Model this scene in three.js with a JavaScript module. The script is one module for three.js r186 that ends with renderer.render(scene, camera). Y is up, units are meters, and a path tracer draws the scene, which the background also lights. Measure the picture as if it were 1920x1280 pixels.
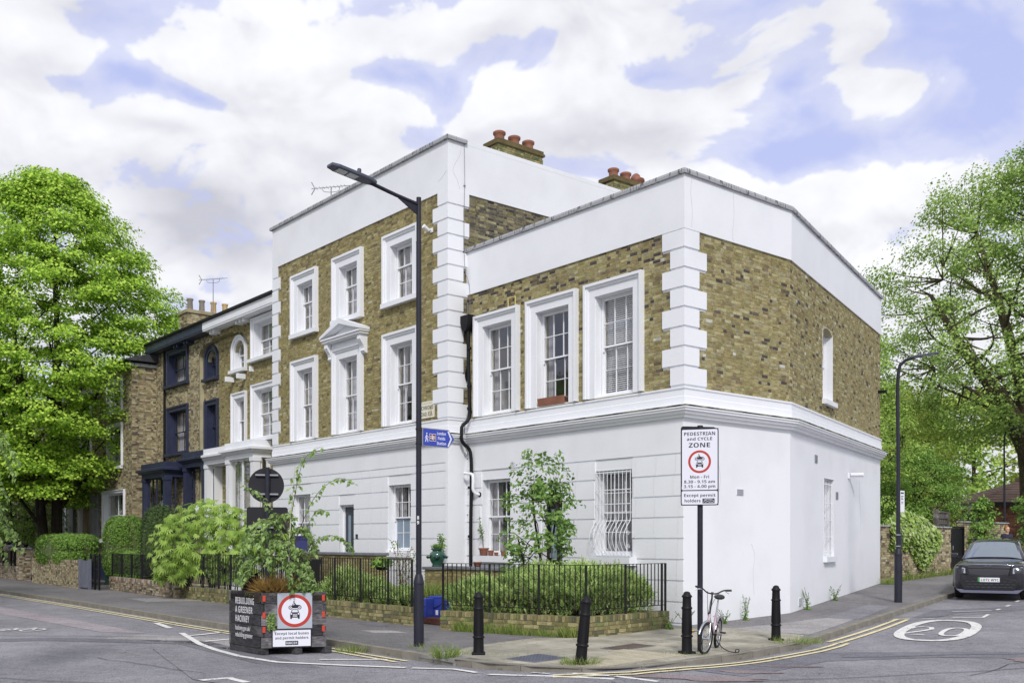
import * as THREE from 'three';
import { mergeGeometries } from 'three/addons/utils/BufferGeometryUtils.js';
import { RoundedBoxGeometry } from 'three/addons/geometries/RoundedBoxGeometry.js';
import { MarchingCubes } from 'three/addons/objects/MarchingCubes.js';

const scene = new THREE.Scene();
const V3 = THREE.Vector3, PI = Math.PI;

// ---------- camera: level, 35 mm view with a raised lens, so verticals stay upright
const camera = new THREE.PerspectiveCamera(2 * Math.atan(640 / 1878) * 180 / PI, 1.5, 0.1, 2500);
camera.position.set(0, 1.8, 0);
camera.setViewOffset(1920, 1280, 0, -375, 1920, 1280);
camera.updateProjectionMatrix();

const renderer = new THREE.WebGLRenderer();
renderer.toneMapping = THREE.LinearToneMapping;
renderer.toneMappingExposure = 1.2;
renderer.shadowMap.enabled = true;

// ---------- noise
const PM = new Uint8Array(1024), PV = new Float32Array(256);
{ let a = 12345; const rn = () => { a = (Math.imul(a, 1664525) + 1013904223) >>> 0; return a / 4294967296; }; const p = Array.from({ length: 256 }, (_, i) => i); for (let i = 255; i > 0; i--) { const j = Math.floor(rn() * (i + 1)), t = p[i]; p[i] = p[j]; p[j] = t; } for (let i = 0; i < 1024; i++) PM[i] = p[i & 255]; for (let i = 0; i < 256; i++) PV[i] = rn(); }
const hash3 = (x, y, z) => PV[PM[PM[PM[x & 255] + (y & 255)] + (z & 255) ^ ((x >> 8) * 37 + (y >> 8) * 91 & 255)]];
const sm = (t) => t * t * (3 - 2 * t), mixf = (a, b, t) => a + (b - a) * t, clamp = (x, a = 0, b = 1) => x < a ? a : x > b ? b : x;
const sstep = (a, b, x) => sm(clamp((x - a) / (b - a)));
function vnoise(x, y, z) {
  const i = Math.floor(x), j = Math.floor(y), k = Math.floor(z), u = sm(x - i), v = sm(y - j), w = sm(z - k);
  const a = mixf(mixf(hash3(i, j, k), hash3(i + 1, j, k), u), mixf(hash3(i, j + 1, k), hash3(i + 1, j + 1, k), u), v);
  if (w === 0) return a;
  const b = mixf(mixf(hash3(i, j, k + 1), hash3(i + 1, j, k + 1), u), mixf(hash3(i, j + 1, k + 1), hash3(i + 1, j + 1, k + 1), u), v);
  return mixf(a, b, w);
}
function fbm(x, y, z, n, gain = 0.5) { let s = 0, a = 0.5, t = 0; for (let k = 0; k < n; k++) { s += a * vnoise(x, y, z); t += a; a *= gain; x = x * 2.03 + 11.3; y = y * 2.03 + 5.7; z = z * 2.03 + 3.1; } return s / t; }
function rng(seed) { let a = seed >>> 0; return () => { a = (a + 0x6D2B79F5) | 0; let t = Math.imul(a ^ (a >>> 15), 1 | a); t = (t + Math.imul(t ^ (t >>> 7), 61 | t)) ^ t; return ((t ^ (t >>> 14)) >>> 0) / 4294967296; }; }

// ---------- sky: broken bright cloud with pale blue gaps
{
  const W = 4096, H = 2048, data = new Float32Array(W * H * 4);
  // where the gaps and the cloud banks lie: azimuth right of the street view, elevation, radii (degrees), strength (+ cloud, - gap)
  const banks = [[-24.4,23.2,1.4,0.3,-0.42],[-21.4,24.0,1.2,0.4,-0.42],[-18.8,23.6,1.9,0.4,-0.42],[-16.0,23.3,2.0,0.6,-0.42],[-13.3,22.8,1.7,0.6,-0.42],[-8.2,25.1,1.6,0.5,-0.42],[-5.9,25.0,1.8,0.7,-0.42],[-3.7,24.3,1.5,0.9,-0.42],[-5.5,22.1,1.5,0.5,-0.42],[-0.9,26.1,2.1,0.5,-0.42],[1.5,25.2,1.2,0.3,-0.42],[7.0,25.4,2.1,0.6,-0.42],[9.4,25.3,2.1,0.8,-0.42],[11.7,24.0,1.8,1.1,-0.42],[14.1,22.8,1.7,1.4,-0.42],[16.0,21.9,1.7,1.5,-0.42],[14.6,19.7,1.4,1.3,-0.42],[17.7,19.9,1.7,1.0,-0.42],[19.9,20.6,1.9,1.0,-0.42],[22.6,20.9,1.6,1.5,-0.42],[23.8,24.7,3.1,1.4,-0.42],[26.3,22.4,1.7,2.6,-0.42],[25.1,20.2,1.5,1.0,-0.42],[21.5,16.4,2.1,1.0,-0.42],[15.5,24.7,1.4,1.0,-0.42],[-25.6,24.6,5.0,1.1,0.34],[-15.2,25.4,3.1,1.0,0.34],[-10.9,26.1,3.2,1.5,0.34],[-4.3,27.1,3.6,1.1,0.34],[2.1,27.2,3.4,1.2,0.34],[-10.3,22.4,2.7,0.9,0.34],[-18.0,20.4,6.9,1.8,0.34],[4.0,23.7,3.3,1.4,0.34],[8.5,22.5,3.0,1.4,0.34],[0.6,23.5,2.4,1.4,0.34],[4.9,20.8,7.6,1.3,0.34],[13.2,26.8,3.8,0.8,0.34],[19.1,25.7,1.6,1.2,0.34],[18.8,23.6,1.6,1.2,0.34],[20.6,22.4,1.6,0.7,0.34],[23.3,22.6,1.0,0.7,0.34],[17.7,17.3,2.5,1.1,0.34],[22.3,18.3,1.6,0.7,0.34],[26.6,18.1,1.5,1.0,0.34],[-23.3,19.3,5.1,2.5,0.34],[-9.4,19.5,4.5,2.4,0.34],[-2.4,22.7,1.8,1.3,0.34],[10.3,17.3,2.7,2.2,0.34]];
  const gray = [[-16.9,16.9,3.4,1.6,0.42],[-18.5,18.6,3.3,1.0,0.2],[-19.4,21.4,2.4,0.4,0.2],[-25.6,23.5,2.5,0.5,0.12],[-7.9,26.7,2.4,0.7,0.1],[-14.3,15.4,2.6,1.1,0.2],[-0.3,27.0,1.8,0.7,0.14],[5.8,21.8,3.6,0.7,0.14],[-23.3,25.9,3.9,0.7,0.14]];
  const bump = (list, az, el) => { let s = 0; if (Math.abs(az) > 46 || el > 42) return 0; for (const [a, e, ra, re, k] of list) { const d = ((az - a) / ra) ** 2 + ((el - e) / re) ** 2; if (d < 9) s += (k < 0 ? k * 1.25 : k) * Math.exp(-d * (k < 0 ? .62 : 1)); } return s; };
  for (let j = 0; j < H; j++) {
    const lat = ((j + .5) / H - .5) * PI, y = Math.sin(lat), c = Math.cos(lat);
    for (let i = 0; i < W; i++) {
      const o = (j * W + i) * 4; data[o + 3] = 1;
      if (y < -.02) { data[o] = .30; data[o + 1] = .30; data[o + 2] = .30; continue; }
      const lon = ((i + .5) / W - .5) * 2 * PI, x = c * Math.cos(lon), z = c * Math.sin(lon), el = lat * 180 / PI, az = Math.atan2(x, -z) * 180 / PI;
      const near = Math.abs(az) < 34 && el < 34, oct = near ? 7 : 3;        // fine detail only where it can be seen
      const px = x * 9, py = y * 15, pz = z * 9;
      const wob = fbm(px * .9 + 7, py, pz * .9, 2) - .5, wo2 = fbm(px * .9 + 57, py + 9, pz * .9, 2) - .5;
      const field = (q, n) => (fbm(px + wob * 1.2 + 31, py + wo2 * 1.2 + q, pz + 4 + wob, n, .6) - .435) * 1.9 + bump(banks, az + wob * 5, el + wo2 * 3 + q * 3.4) * .7 + .1 * (1 - sstep(8, 24, el));
      const cover = field(0, oct);
      const dens = sstep(-.05, .1, cover), thin = sstep(-.5, .02, cover) * .42 + (near ? (fbm(px * 1.6 + 3, py * 3.4, pz * 1.6, 4, .6) - .5) * .5 : 0);
      const a = Math.max(dens, clamp(thin));
      const above = near ? field(.32, 5) : cover;                           // how much cloud lies between this point and the light above
      const up = fbm(px * .5 + 90 + wob, py * .8, pz * .5, 2) - .5, fine = near ? fbm(px * 2.4 + 5 + wo2, py * 2.4 + wob, pz * 2.4, 5, .58) - .5 : 0;
      const sh = clamp(.985 + fine * .26 + up * .22 - bump(gray, az, el) * .9 - clamp(above - cover * .55, 0, .4) * .3, .64, 1.05);
      const bl = sstep(-.05, .9, y), br = [mixf(.49, .34, bl), mixf(.54, .40, bl), mixf(.80, .72, bl)];
      const hz = Math.exp(-Math.max(y, 0) * 7) * .4;
      for (let q = 0; q < 3; q++) {
        const sky = mixf(br[q], [.64, .65, .74][q], hz), cl = sh * [.795, .80, .84][q] - (1 - sh) * [.03, .02, -.08][q];
        data[o + q] = mixf(sky, cl, a);
      }
    }
  }
  const t = new THREE.DataTexture(data, W, H, THREE.RGBAFormat, THREE.FloatType);
  t.mapping = THREE.EquirectangularReflectionMapping; t.magFilter = t.minFilter = THREE.LinearFilter; t.needsUpdate = true;
  scene.background = t; scene.environment = t;
}
// ---------- veiled sun, high and behind the viewer's right shoulder
const sun = new THREE.DirectionalLight(new THREE.Color(1, .965, .92), 2.0);
sun.position.set(3, 64, 56); sun.target.position.set(0, 0, -22); scene.add(sun, sun.target);
sun.castShadow = true; sun.shadow.radius = 16; sun.shadow.mapSize.set(4096, 4096);
Object.assign(sun.shadow.camera, { left: -60, right: 60, top: 60, bottom: -60, near: 1, far: 220 });
// ---------- textures and materials
const lin = (r, g, b) => new THREE.Color().setRGB(r / 255, g / 255, b / 255, THREE.SRGBColorSpace);
function dtex(w, h, fn, srgb = true, rep) {
  const d = new Uint8Array(w * h * 4);
  for (let j = 0; j < h; j++) for (let i = 0; i < w; i++) { const c = fn(i / w, j / h, i, j), o = (j * w + i) * 4; d[o] = clamp(c[0], 0, 255); d[o + 1] = clamp(c[1], 0, 255); d[o + 2] = clamp(c[2], 0, 255); d[o + 3] = c.length > 3 ? c[3] : 255; }
  const t = new THREE.DataTexture(d, w, h); if (srgb) t.colorSpace = THREE.SRGBColorSpace;
  t.wrapS = t.wrapT = THREE.RepeatWrapping; t.magFilter = THREE.LinearFilter; t.minFilter = THREE.LinearMipmapLinearFilter; t.generateMipmaps = true; t.needsUpdate = true;
  if (rep) t.repeat.set(rep[0], rep[1]);
  return t;
}
// noise that tiles: period given in cells
function tnoise(u, v, n, s) { const x = u * n, y = v * n, i = Math.floor(x), j = Math.floor(y), a = sm(x - i), b = sm(y - j), w = (q) => ((q % n) + n) % n; return mixf(mixf(hash3(w(i), w(j), s), hash3(w(i + 1), w(j), s), a), mixf(hash3(w(i), w(j + 1), s), hash3(w(i + 1), w(j + 1), s), a), b); }
function tfbm(u, v, n, oct, s) { let r = 0, a = .5, t = 0; for (let k = 0; k < oct; k++) { r += a * tnoise(u, v, n << k, s + k * 7); t += a; a *= .55; } return r / t; }
const grey = (v) => [v, v, v];
const TX = {
  grain: dtex(512, 512, (u, v, i, j) => grey(232 + (tfbm(u, v, 8, 6, 3) - .5) * 70 + (hash3(i, j, 9) - .5) * 16), true, [.5, .5]),
  stucco: dtex(512, 512, (u, v, i, j) => { const a = tfbm(u, v, 3, 6, 21), st = tnoise(u, v, 64, 5) * .5 + tnoise(u * 4 % 1, v, 16, 6) * .5; const e = 247 - Math.max(0, a - .52) * 24 - (hash3(i, j, 2) - .5) * 5 - Math.max(0, st - .8) * 26; return [e - 1, e, e + 1]; }, true, [.25, .25]),
  stuccoB: dtex(512, 512, (u, v, i, j) => grey(128 + (tfbm(u, v, 24, 5, 44) - .5) * 150 + (hash3(i, j, 3) - .5) * 30), false, [.7, .7]),
  brick: dtex(512, 256, (u, v, i, j) => { const a = tfbm(u, v, 6, 6, 60), p = tnoise(u, v, 48, 61); const e = 232 + (a - .5) * 130 + (hash3(i, j, 7) - .5) * 34 - (p > .86 ? 50 : 0); return [e + 4, e, e - 6]; }),
  brickB: dtex(512, 256, (u, v, i, j) => grey(128 + (tfbm(u, v, 10, 6, 66) - .5) * 200)),
  asphalt: dtex(1024, 1024, (u, v, i, j) => { const a = tfbm(u, v, 3, 3, 71) - .5, b = tfbm(u, v, 24, 3, 72) - .5, s = hash3(i, j, 73), q = tnoise(u, v, 341, 74), cr = Math.abs(tfbm(u, v, 6, 3, 79) - .5); const e = 212 + a * 46 + b * 40 + (q - .5) * 84 + (s > .94 ? 36 : s < .07 ? -50 : 0) + (s - .5) * 30 - (cr < .0028 ? 46 : 0); return [e + 1, e, e + 3]; }, true, [.25, .25]),
  asphaltB: dtex(512, 512, (u, v, i, j) => grey(128 + (tnoise(u, v, 170, 75) - .5) * 190 + (hash3(i, j, 76) - .5) * 50), false, [.25, .25]),
  stone: dtex(512, 512, (u, v, i, j) => { const a = tfbm(u, v, 6, 6, 81), s = hash3(i, j, 82), l = tnoise(u, v, 40, 83); const e = 222 + (a - .5) * 110 + (s - .5) * 30 - (l > .9 ? 36 : 0); return [e + 2, e, e - 5]; }, true, [.4, .4]),
  grime: dtex(512, 512, (u, v, i, j) => { const st = tnoise(u, v * .12, 90, 301) * .55 + tnoise(u, v * .3, 40, 302) * .45, k = sstep(.55, .8, st * .7 + tfbm(u, v, 8, 4, 303) * .35); const e = 240 - k * 120 + (hash3(i, j, 4) - .5) * 20; return [e, e, e - 3]; }, true, [.5, .5]),
  lichen: dtex(512, 128, (u, v, i, j) => { const k = sstep(.44, .6, tfbm(u, v, 24, 4, 311) * .6 + tnoise(u, v, 9, 312) * .4); const e = mixf(255, 70, k) + (hash3(i, j, 6) - .5) * 30; return [e, e, e * .94]; }, true, [.35, 4]),
  bark: dtex(512, 512, (u, v) => { const a = tfbm(u * 2 % 1, v * .5, 16, 5, 91), r = Math.abs(tnoise(u, v * .3, 22, 92) - .5) * 2; const e = 120 + a * 120 - (1 - r) * 60; return [e, e * .95, e * .86]; }, true, [1.2, .6]),
  wood: dtex(512, 512, (u, v, i, j) => { const w = v + .012 * (tfbm(u, v, 4, 3, 33) - .5), g = tnoise(u * .25, w, 128, 31) * .6 + tnoise(u * .5, w, 64, 35) * .4, b = tfbm(u, v, 5, 5, 32), wear = sstep(.5, .66, tfbm(u, v, 4, 5, 37)); const e = 150 + (g - .5) * 96 + (b - .5) * 96 + wear * 70 + (hash3(i, j, 3) - .5) * 18; return [e, e - 1, e + 1]; }, true, [.7, .7]),
};
const M = {};
function mat(name, color, o = {}) { const m = new THREE.MeshPhysicalMaterial({ color: Array.isArray(color) ? lin(...color) : color, roughness: .8, ...o }); m.name = name; return M[name] = m; }
mat('white_stucco', [242, 243, 246], { map: TX.stucco, bumpMap: TX.stuccoB, bumpScale: .0016, roughness: .75 });
mat('white_paint', [242, 243, 246], { map: TX.stucco, roughness: .5 });
mat('coping', [176, 178, 184], { map: TX.grime, roughness: .85 });
mat('soft_metal', [150, 152, 158], { map: TX.grain, roughness: .5, metalness: .4 });
mat('navy_paint', [54, 60, 86], { map: TX.grain, roughness: .45 });
mat('black_paint', [17, 17, 22], { map: TX.grain, roughness: .55, specularIntensity: .6 });
mat('pole_paint', [40, 42, 54], { map: TX.grain, roughness: .5, specularIntensity: .7 });
mat('steel', [190, 192, 196], { roughness: .3, metalness: .9 });
mat('dark_void', [30, 30, 34], { roughness: .9 });
mat('room', [120, 118, 116], { map: TX.grain, roughness: .9 });
mat('glass', [255, 255, 255], { transmission: 1, roughness: .02, thickness: 0, ior: 1.85 });
mat('frosted', [150, 168, 186], { transmission: .25, roughness: .35, thickness: 0 });
mat('curtain', [196, 196, 202], { transmission: .25, roughness: 1, thickness: 0, map: TX.grain });
mat('slate', [70, 72, 80], { map: TX.stone, roughness: .7 });
mat('mortar', [196, 188, 154], { map: TX.grain, roughness: .95 });
mat('mortar_dark', [172, 163, 130], { map: TX.grain, roughness: .95 });
mat('concrete', [150, 150, 152], { map: TX.stone, bumpMap: TX.stone, bumpScale: .002, roughness: .9 });
mat('terracotta', [158, 106, 84], { map: TX.grain, roughness: .75 });
mat('soil', [74, 60, 46], { map: TX.grain, roughness: 1 });
mat('bark', [92, 84, 74], { map: TX.bark, bumpMap: TX.bark, bumpScale: .02, roughness: .95 });
mat('bark_pale', [150, 142, 122], { map: TX.bark, bumpMap: TX.bark, bumpScale: .012, roughness: .95 });
mat('rubber', [30, 30, 32], { map: TX.grain, roughness: .85 });
mat('plastic_black', [28, 28, 31], { roughness: .5 });
const leafMat = (name, c) => mat(name, c, { transmission: .36, roughness: .85, thickness: 0, side: THREE.DoubleSide, specularIntensity: .35 });

// ---------- geometry helpers
function prep(g, m) {   // one plain layout for every piece: position, normal, uv (metres when the piece has none of its own)
  if (g.index) g = g.toNonIndexed(); else if (m) g = g.clone();
  for (const k of Object.keys(g.attributes)) if (!['position', 'normal', 'uv', 'color'].includes(k)) g.deleteAttribute(k);
  if (!g.attributes.normal) g.computeVertexNormals();
  if (!g.userData.keepUV) metreUV(g);
  if (m) g.applyMatrix4(m);
  return g;
}
function metreUV(g) {
  const p = g.attributes.position, n = g.attributes.normal, uv = new Float32Array(p.count * 2);
  for (let i = 0; i < p.count; i += 3) {
    let nx = 0, ny = 0, nz = 0; for (let k = i; k < i + 3; k++) { nx += n.getX(k); ny += n.getY(k); nz += n.getZ(k); }
    nx = Math.abs(nx); ny = Math.abs(ny); nz = Math.abs(nz);
    for (let k = i; k < i + 3; k++) { const x = p.getX(k), y = p.getY(k), z = p.getZ(k); if (ny > nx && ny > nz) { uv[2 * k] = x; uv[2 * k + 1] = z; } else if (nx > nz) { uv[2 * k] = z; uv[2 * k + 1] = y; } else { uv[2 * k] = x; uv[2 * k + 1] = y; } }
  }
  g.setAttribute('uv', new THREE.BufferAttribute(uv, 2));
}
const keep = (g) => { g.userData.keepUV = true; return g; };
const merge = (list) => { const a = list.map((g) => prep(g)); return a.length === 1 ? a[0] : mergeGeometries(a); };
function obj(name, geo, material, parent, o = {}) {
  const g = Array.isArray(geo) ? merge(geo) : geo.userData.ready ? geo : prep(geo);
  g.userData.ready = true;
  const m = new THREE.Mesh(g, material); m.name = name; m.castShadow = m.receiveShadow = true;
  if (o.at) m.position.set(...o.at); if (o.ry) m.rotation.y = o.ry; if (o.label) m.userData.label = o.label; if (o.stuff) m.userData.kind = 'stuff';
  (parent || scene).add(m); return m;
}
const taken = {};
const numbered = (n) => { const k = taken[n] = (taken[n] ?? -1) + 1; return k ? n + '_' + String(k).padStart(3, '0') : n; };
function thing(name, label, category, at = [0, 0, 0], ry = 0, group) { const o = new THREE.Group(); o.name = numbered(name); o.position.set(...at); o.rotation.y = ry; o.userData = { label, category }; if (group) o.userData.group = group; scene.add(o); return o; }
function tag(m, label, category, group) { m.name = numbered(m.name); m.userData.label = label; m.userData.category = category; if (group) m.userData.group = group; return m; }
function struct(m) { m.userData.kind = 'structure'; return m; }
const part = (name, parent) => { const o = new THREE.Group(); o.name = name; parent.add(o); return o; };
function copyOf(src, at, ry, label) { const c = src.clone(); c.name = numbered(src.name.replace(/_\d{3}$/, '')); c.position.set(...at); c.rotation.y = ry; c.userData = { ...src.userData }; if (label) c.userData.label = label; scene.add(c); return c; }
const T = (x, y, z) => new THREE.Matrix4().makeTranslation(x, y, z);
const RY = (a) => new THREE.Matrix4().makeRotationY(a);
const mul = (...m) => m.reduce((a, b) => a.clone().multiply(b));
const bx = (x0, x1, y0, y1, z0, z1) => { const g = new THREE.BoxGeometry(Math.abs(x1 - x0), Math.abs(y1 - y0), Math.abs(z1 - z0)); g.translate((x0 + x1) / 2, (y0 + y1) / 2, (z0 + z1) / 2); return g; };
const rbx = (x0, x1, y0, y1, z0, z1, r = .01) => { const g = new RoundedBoxGeometry(Math.abs(x1 - x0), Math.abs(y1 - y0), Math.abs(z1 - z0), 2, r); g.translate((x0 + x1) / 2, (y0 + y1) / 2, (z0 + z1) / 2); return g; };
const cyl = (r0, r1, y0, y1, n = 16, x = 0, z = 0) => { const g = new THREE.CylinderGeometry(r1, r0, y1 - y0, n); g.translate(x, (y0 + y1) / 2, z); return g; };
const lathe = (pts, n = 20) => new THREE.LatheGeometry(pts.map(([r, y]) => new THREE.Vector2(r, y)), n);
const v3 = (p) => p.isVector3 ? p : new V3(p[0], p[1], p[2]);
function tube(pts, r, n = 8, seg) { const c = new THREE.CatmullRomCurve3(pts.map(v3), false, 'centripetal'); return new THREE.TubeGeometry(c, seg || Math.max(2, (pts.length - 1) * 5), r, n, false); }
function taper(pts, rad, n = 8, seg) {   // a tube whose radius follows rad(t)
  const c = new THREE.CatmullRomCurve3(pts.map(v3), false, 'centripetal'), S = seg || Math.max(3, (pts.length - 1) * 4), f = c.computeFrenetFrames(S), pos = [], nor = [], uv = [], idx = [];
  const len = c.getLength();
  for (let i = 0; i <= S; i++) { const p = c.getPointAt(i / S), r = rad(i / S); for (let k = 0; k <= n; k++) { const a = k / n * 2 * PI, d = f.normals[i].clone().multiplyScalar(Math.cos(a)).addScaledVector(f.binormals[i], Math.sin(a)); pos.push(p.x + d.x * r, p.y + d.y * r, p.z + d.z * r); nor.push(d.x, d.y, d.z); uv.push(k / n * 2 * PI * Math.max(r, .05), i / S * len); } }
  for (let i = 0; i < S; i++) for (let k = 0; k < n; k++) { const a = i * (n + 1) + k, b = a + n + 1; idx.push(a, a + 1, b, b, a + 1, b + 1); }
  const g = new THREE.BufferGeometry(); g.setAttribute('position', new THREE.Float32BufferAttribute(pos, 3)); g.setAttribute('normal', new THREE.Float32BufferAttribute(nor, 3)); g.setAttribute('uv', new THREE.Float32BufferAttribute(uv, 2)); g.setIndex(idx); return keep(g);
}
// matrix that lays a unit box (centred) as a beam from p to q, w wide and h high
function beam(p, q, w, h, up = [0, 1, 0]) { const a = v3(p), b = v3(q), d = b.clone().sub(a), L = d.length(), x = d.clone().normalize(); let z = new V3().crossVectors(x, v3(up)); if (z.lengthSq() < 1e-6) z.set(0, 0, 1).cross(x); z.normalize(); const y = new V3().crossVectors(z, x); const m = new THREE.Matrix4().makeBasis(x.multiplyScalar(L), y.multiplyScalar(h), z.multiplyScalar(w)); m.setPosition(a.add(b).multiplyScalar(.5)); return m; }
const UNIT = new THREE.BoxGeometry(1, 1, 1);
const beamG = (p, q, w, h, up) => new THREE.BoxGeometry(1, 1, 1).applyMatrix4(beam(p, q, w, h, up));
function placeUnit(name, m, material, parent, geo = UNIT) { const o = new THREE.Mesh(geo, material); o.name = name; m.decompose(o.position, o.quaternion, o.scale); o.castShadow = o.receiveShadow = true; parent.add(o); return o; }
// flat shape in x,y pushed out along z
function extr(pts, d, bevel = 0, holes = []) { const s = Array.isArray(pts) ? new THREE.Shape(pts.map(([x, y]) => new THREE.Vector2(x, y))) : pts; for (const h of holes) s.holes.push(Array.isArray(h) ? new THREE.Path(h.map(([x, y]) => new THREE.Vector2(x, y))) : h); return new THREE.ExtrudeGeometry(s, { depth: d, bevelEnabled: bevel > 0, bevelSize: bevel, bevelThickness: bevel, bevelSegments: 2, curveSegments: 14 }); }
// a moulding: profile [out, y] swept along a plan path of [x, z]; out is to the right of the walking direction
function sweep(path, prof, closed = false) {
  const n = path.length, off = [];
  for (let i = 0; i < n; i++) {
    const d = (a, b) => { const x = b[0] - a[0], z = b[1] - a[1], l = Math.hypot(x, z); return [x / l, z / l]; };
    const p = closed || i > 0 ? d(path[(i + n - 1) % n], path[i]) : null, q = closed || i < n - 1 ? d(path[i], path[(i + 1) % n]) : null;
    const a = p || q, b = q || p, n1 = [-a[1], a[0]], n2 = [-b[1], b[0]], mx = n1[0] + n2[0], mz = n1[1] + n2[1], k = 2 / (mx * mx + mz * mz);
    off.push([mx * k, mz * k]);
  }
  const pos = [], at = (i, k) => [path[i % n][0] + off[i % n][0] * prof[k][0], prof[k][1], path[i % n][1] + off[i % n][1] * prof[k][0]];
  for (let i = 0; i < (closed ? n : n - 1); i++) for (let k = 0; k < prof.length - 1; k++) { const a = at(i, k), b = at(i + 1, k), c = at(i + 1, k + 1), d = at(i, k + 1); pos.push(...a, ...d, ...b, ...b, ...d, ...c); }
  if (!closed) for (const e of [0, n - 1]) { const tri = THREE.ShapeUtils.triangulateShape(prof.map(([x, y]) => new THREE.Vector2(x, y)), []); for (const t of tri) for (const k of (e ? t : [t[2], t[1], t[0]])) pos.push(...at(e, k)); }
  const g = new THREE.BufferGeometry(); g.setAttribute('position', new THREE.Float32BufferAttribute(pos, 3)); g.computeVertexNormals(); return g;
}
// wall slab in x,y with real openings, front at z1, back at z0
function slab(w0, w1, y0, y1, z0, z1, holes = []) { const g = extr([[w0, y0], [w1, y0], [w1, y1], [w0, y1]], z1 - z0, 0, holes.map((h) => h.path ? h.path() : [[h.x0, h.y0], [h.x0, h.y1], [h.x1, h.y1], [h.x1, h.y0]])); g.translate(0, 0, z0); return g; }

// ---------- courses of pieces: bricks, ashlar blocks
function courses({ x0, x1, y0, y1, ch, lens, joint, vjoint = joint, holes = [], seed, minLen = .03, keepIf }) {
  const r = rng(seed), out = []; let row = 0;
  for (let y = y0; y < y1 - .012; y += ch, row++) {
    const ya = y, yb = Math.min(y + ch - joint, y1);
    let x = x0 - (row % 2 ? (lens[0] + lens[lens.length - 1]) * .5 : 0) - (row % 3) * .011, k = row;
    while (x < x1) {
      const L = lens[k++ % lens.length] * (1 + (r() - .5) * .03); let parts = [[Math.max(x, x0), Math.min(x + L - vjoint, x1)]];
      for (const h of holes) if (yb > h.y0 + .004 && ya < (h.top ? h.top((parts[0][0] + parts[0][1]) / 2) : h.y1) - .004) parts = parts.flatMap(([a, b]) => b <= h.x0 || a >= h.x1 ? [[a, b]] : [[a, Math.min(b, h.x0)], [Math.max(a, h.x1), b]]);
      for (const [a, b] of parts) if (b - a > minLen && (!keepIf || keepIf((a + b) / 2, (ya + yb) / 2))) out.push([a, b, ya, yb]);
      x += L;
    }
  }
  return out;
}
const BRICKS = {};
function brickFamily(name, tones) { if (name !== 'red') tones = tones.map(([r, g, b, w]) => [Math.min(255, r * 1.1), Math.min(255, g * 1.18), Math.min(255, b * 1.34), w]); BRICKS[name] = tones.map(([r, g, b, w], i) => ({ w, mat: mat(name + '_brick_' + i, [r, g, b], { map: TX.brick, bumpMap: TX.brickB, bumpScale: .004, roughness: .92 }), col: lin(r, g, b) })); BRICKS[name].merged = mat(name + '_bricks', [255, 255, 255], { map: TX.brick, bumpMap: TX.brickB, bumpScale: .004, roughness: .92, vertexColors: true }); }
const brickGeo = [0, 1, 2, 3].map((k) => { const g = new THREE.BoxGeometry(1, 1, 1); const uv = g.attributes.uv; for (let i = 0; i < uv.count; i++) uv.setXY(i, uv.getX(i) * .45 + k * .23, uv.getY(i) * .3 + k * .31); return g; });
const camAt = new V3(0, 1.8, 0);
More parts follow.
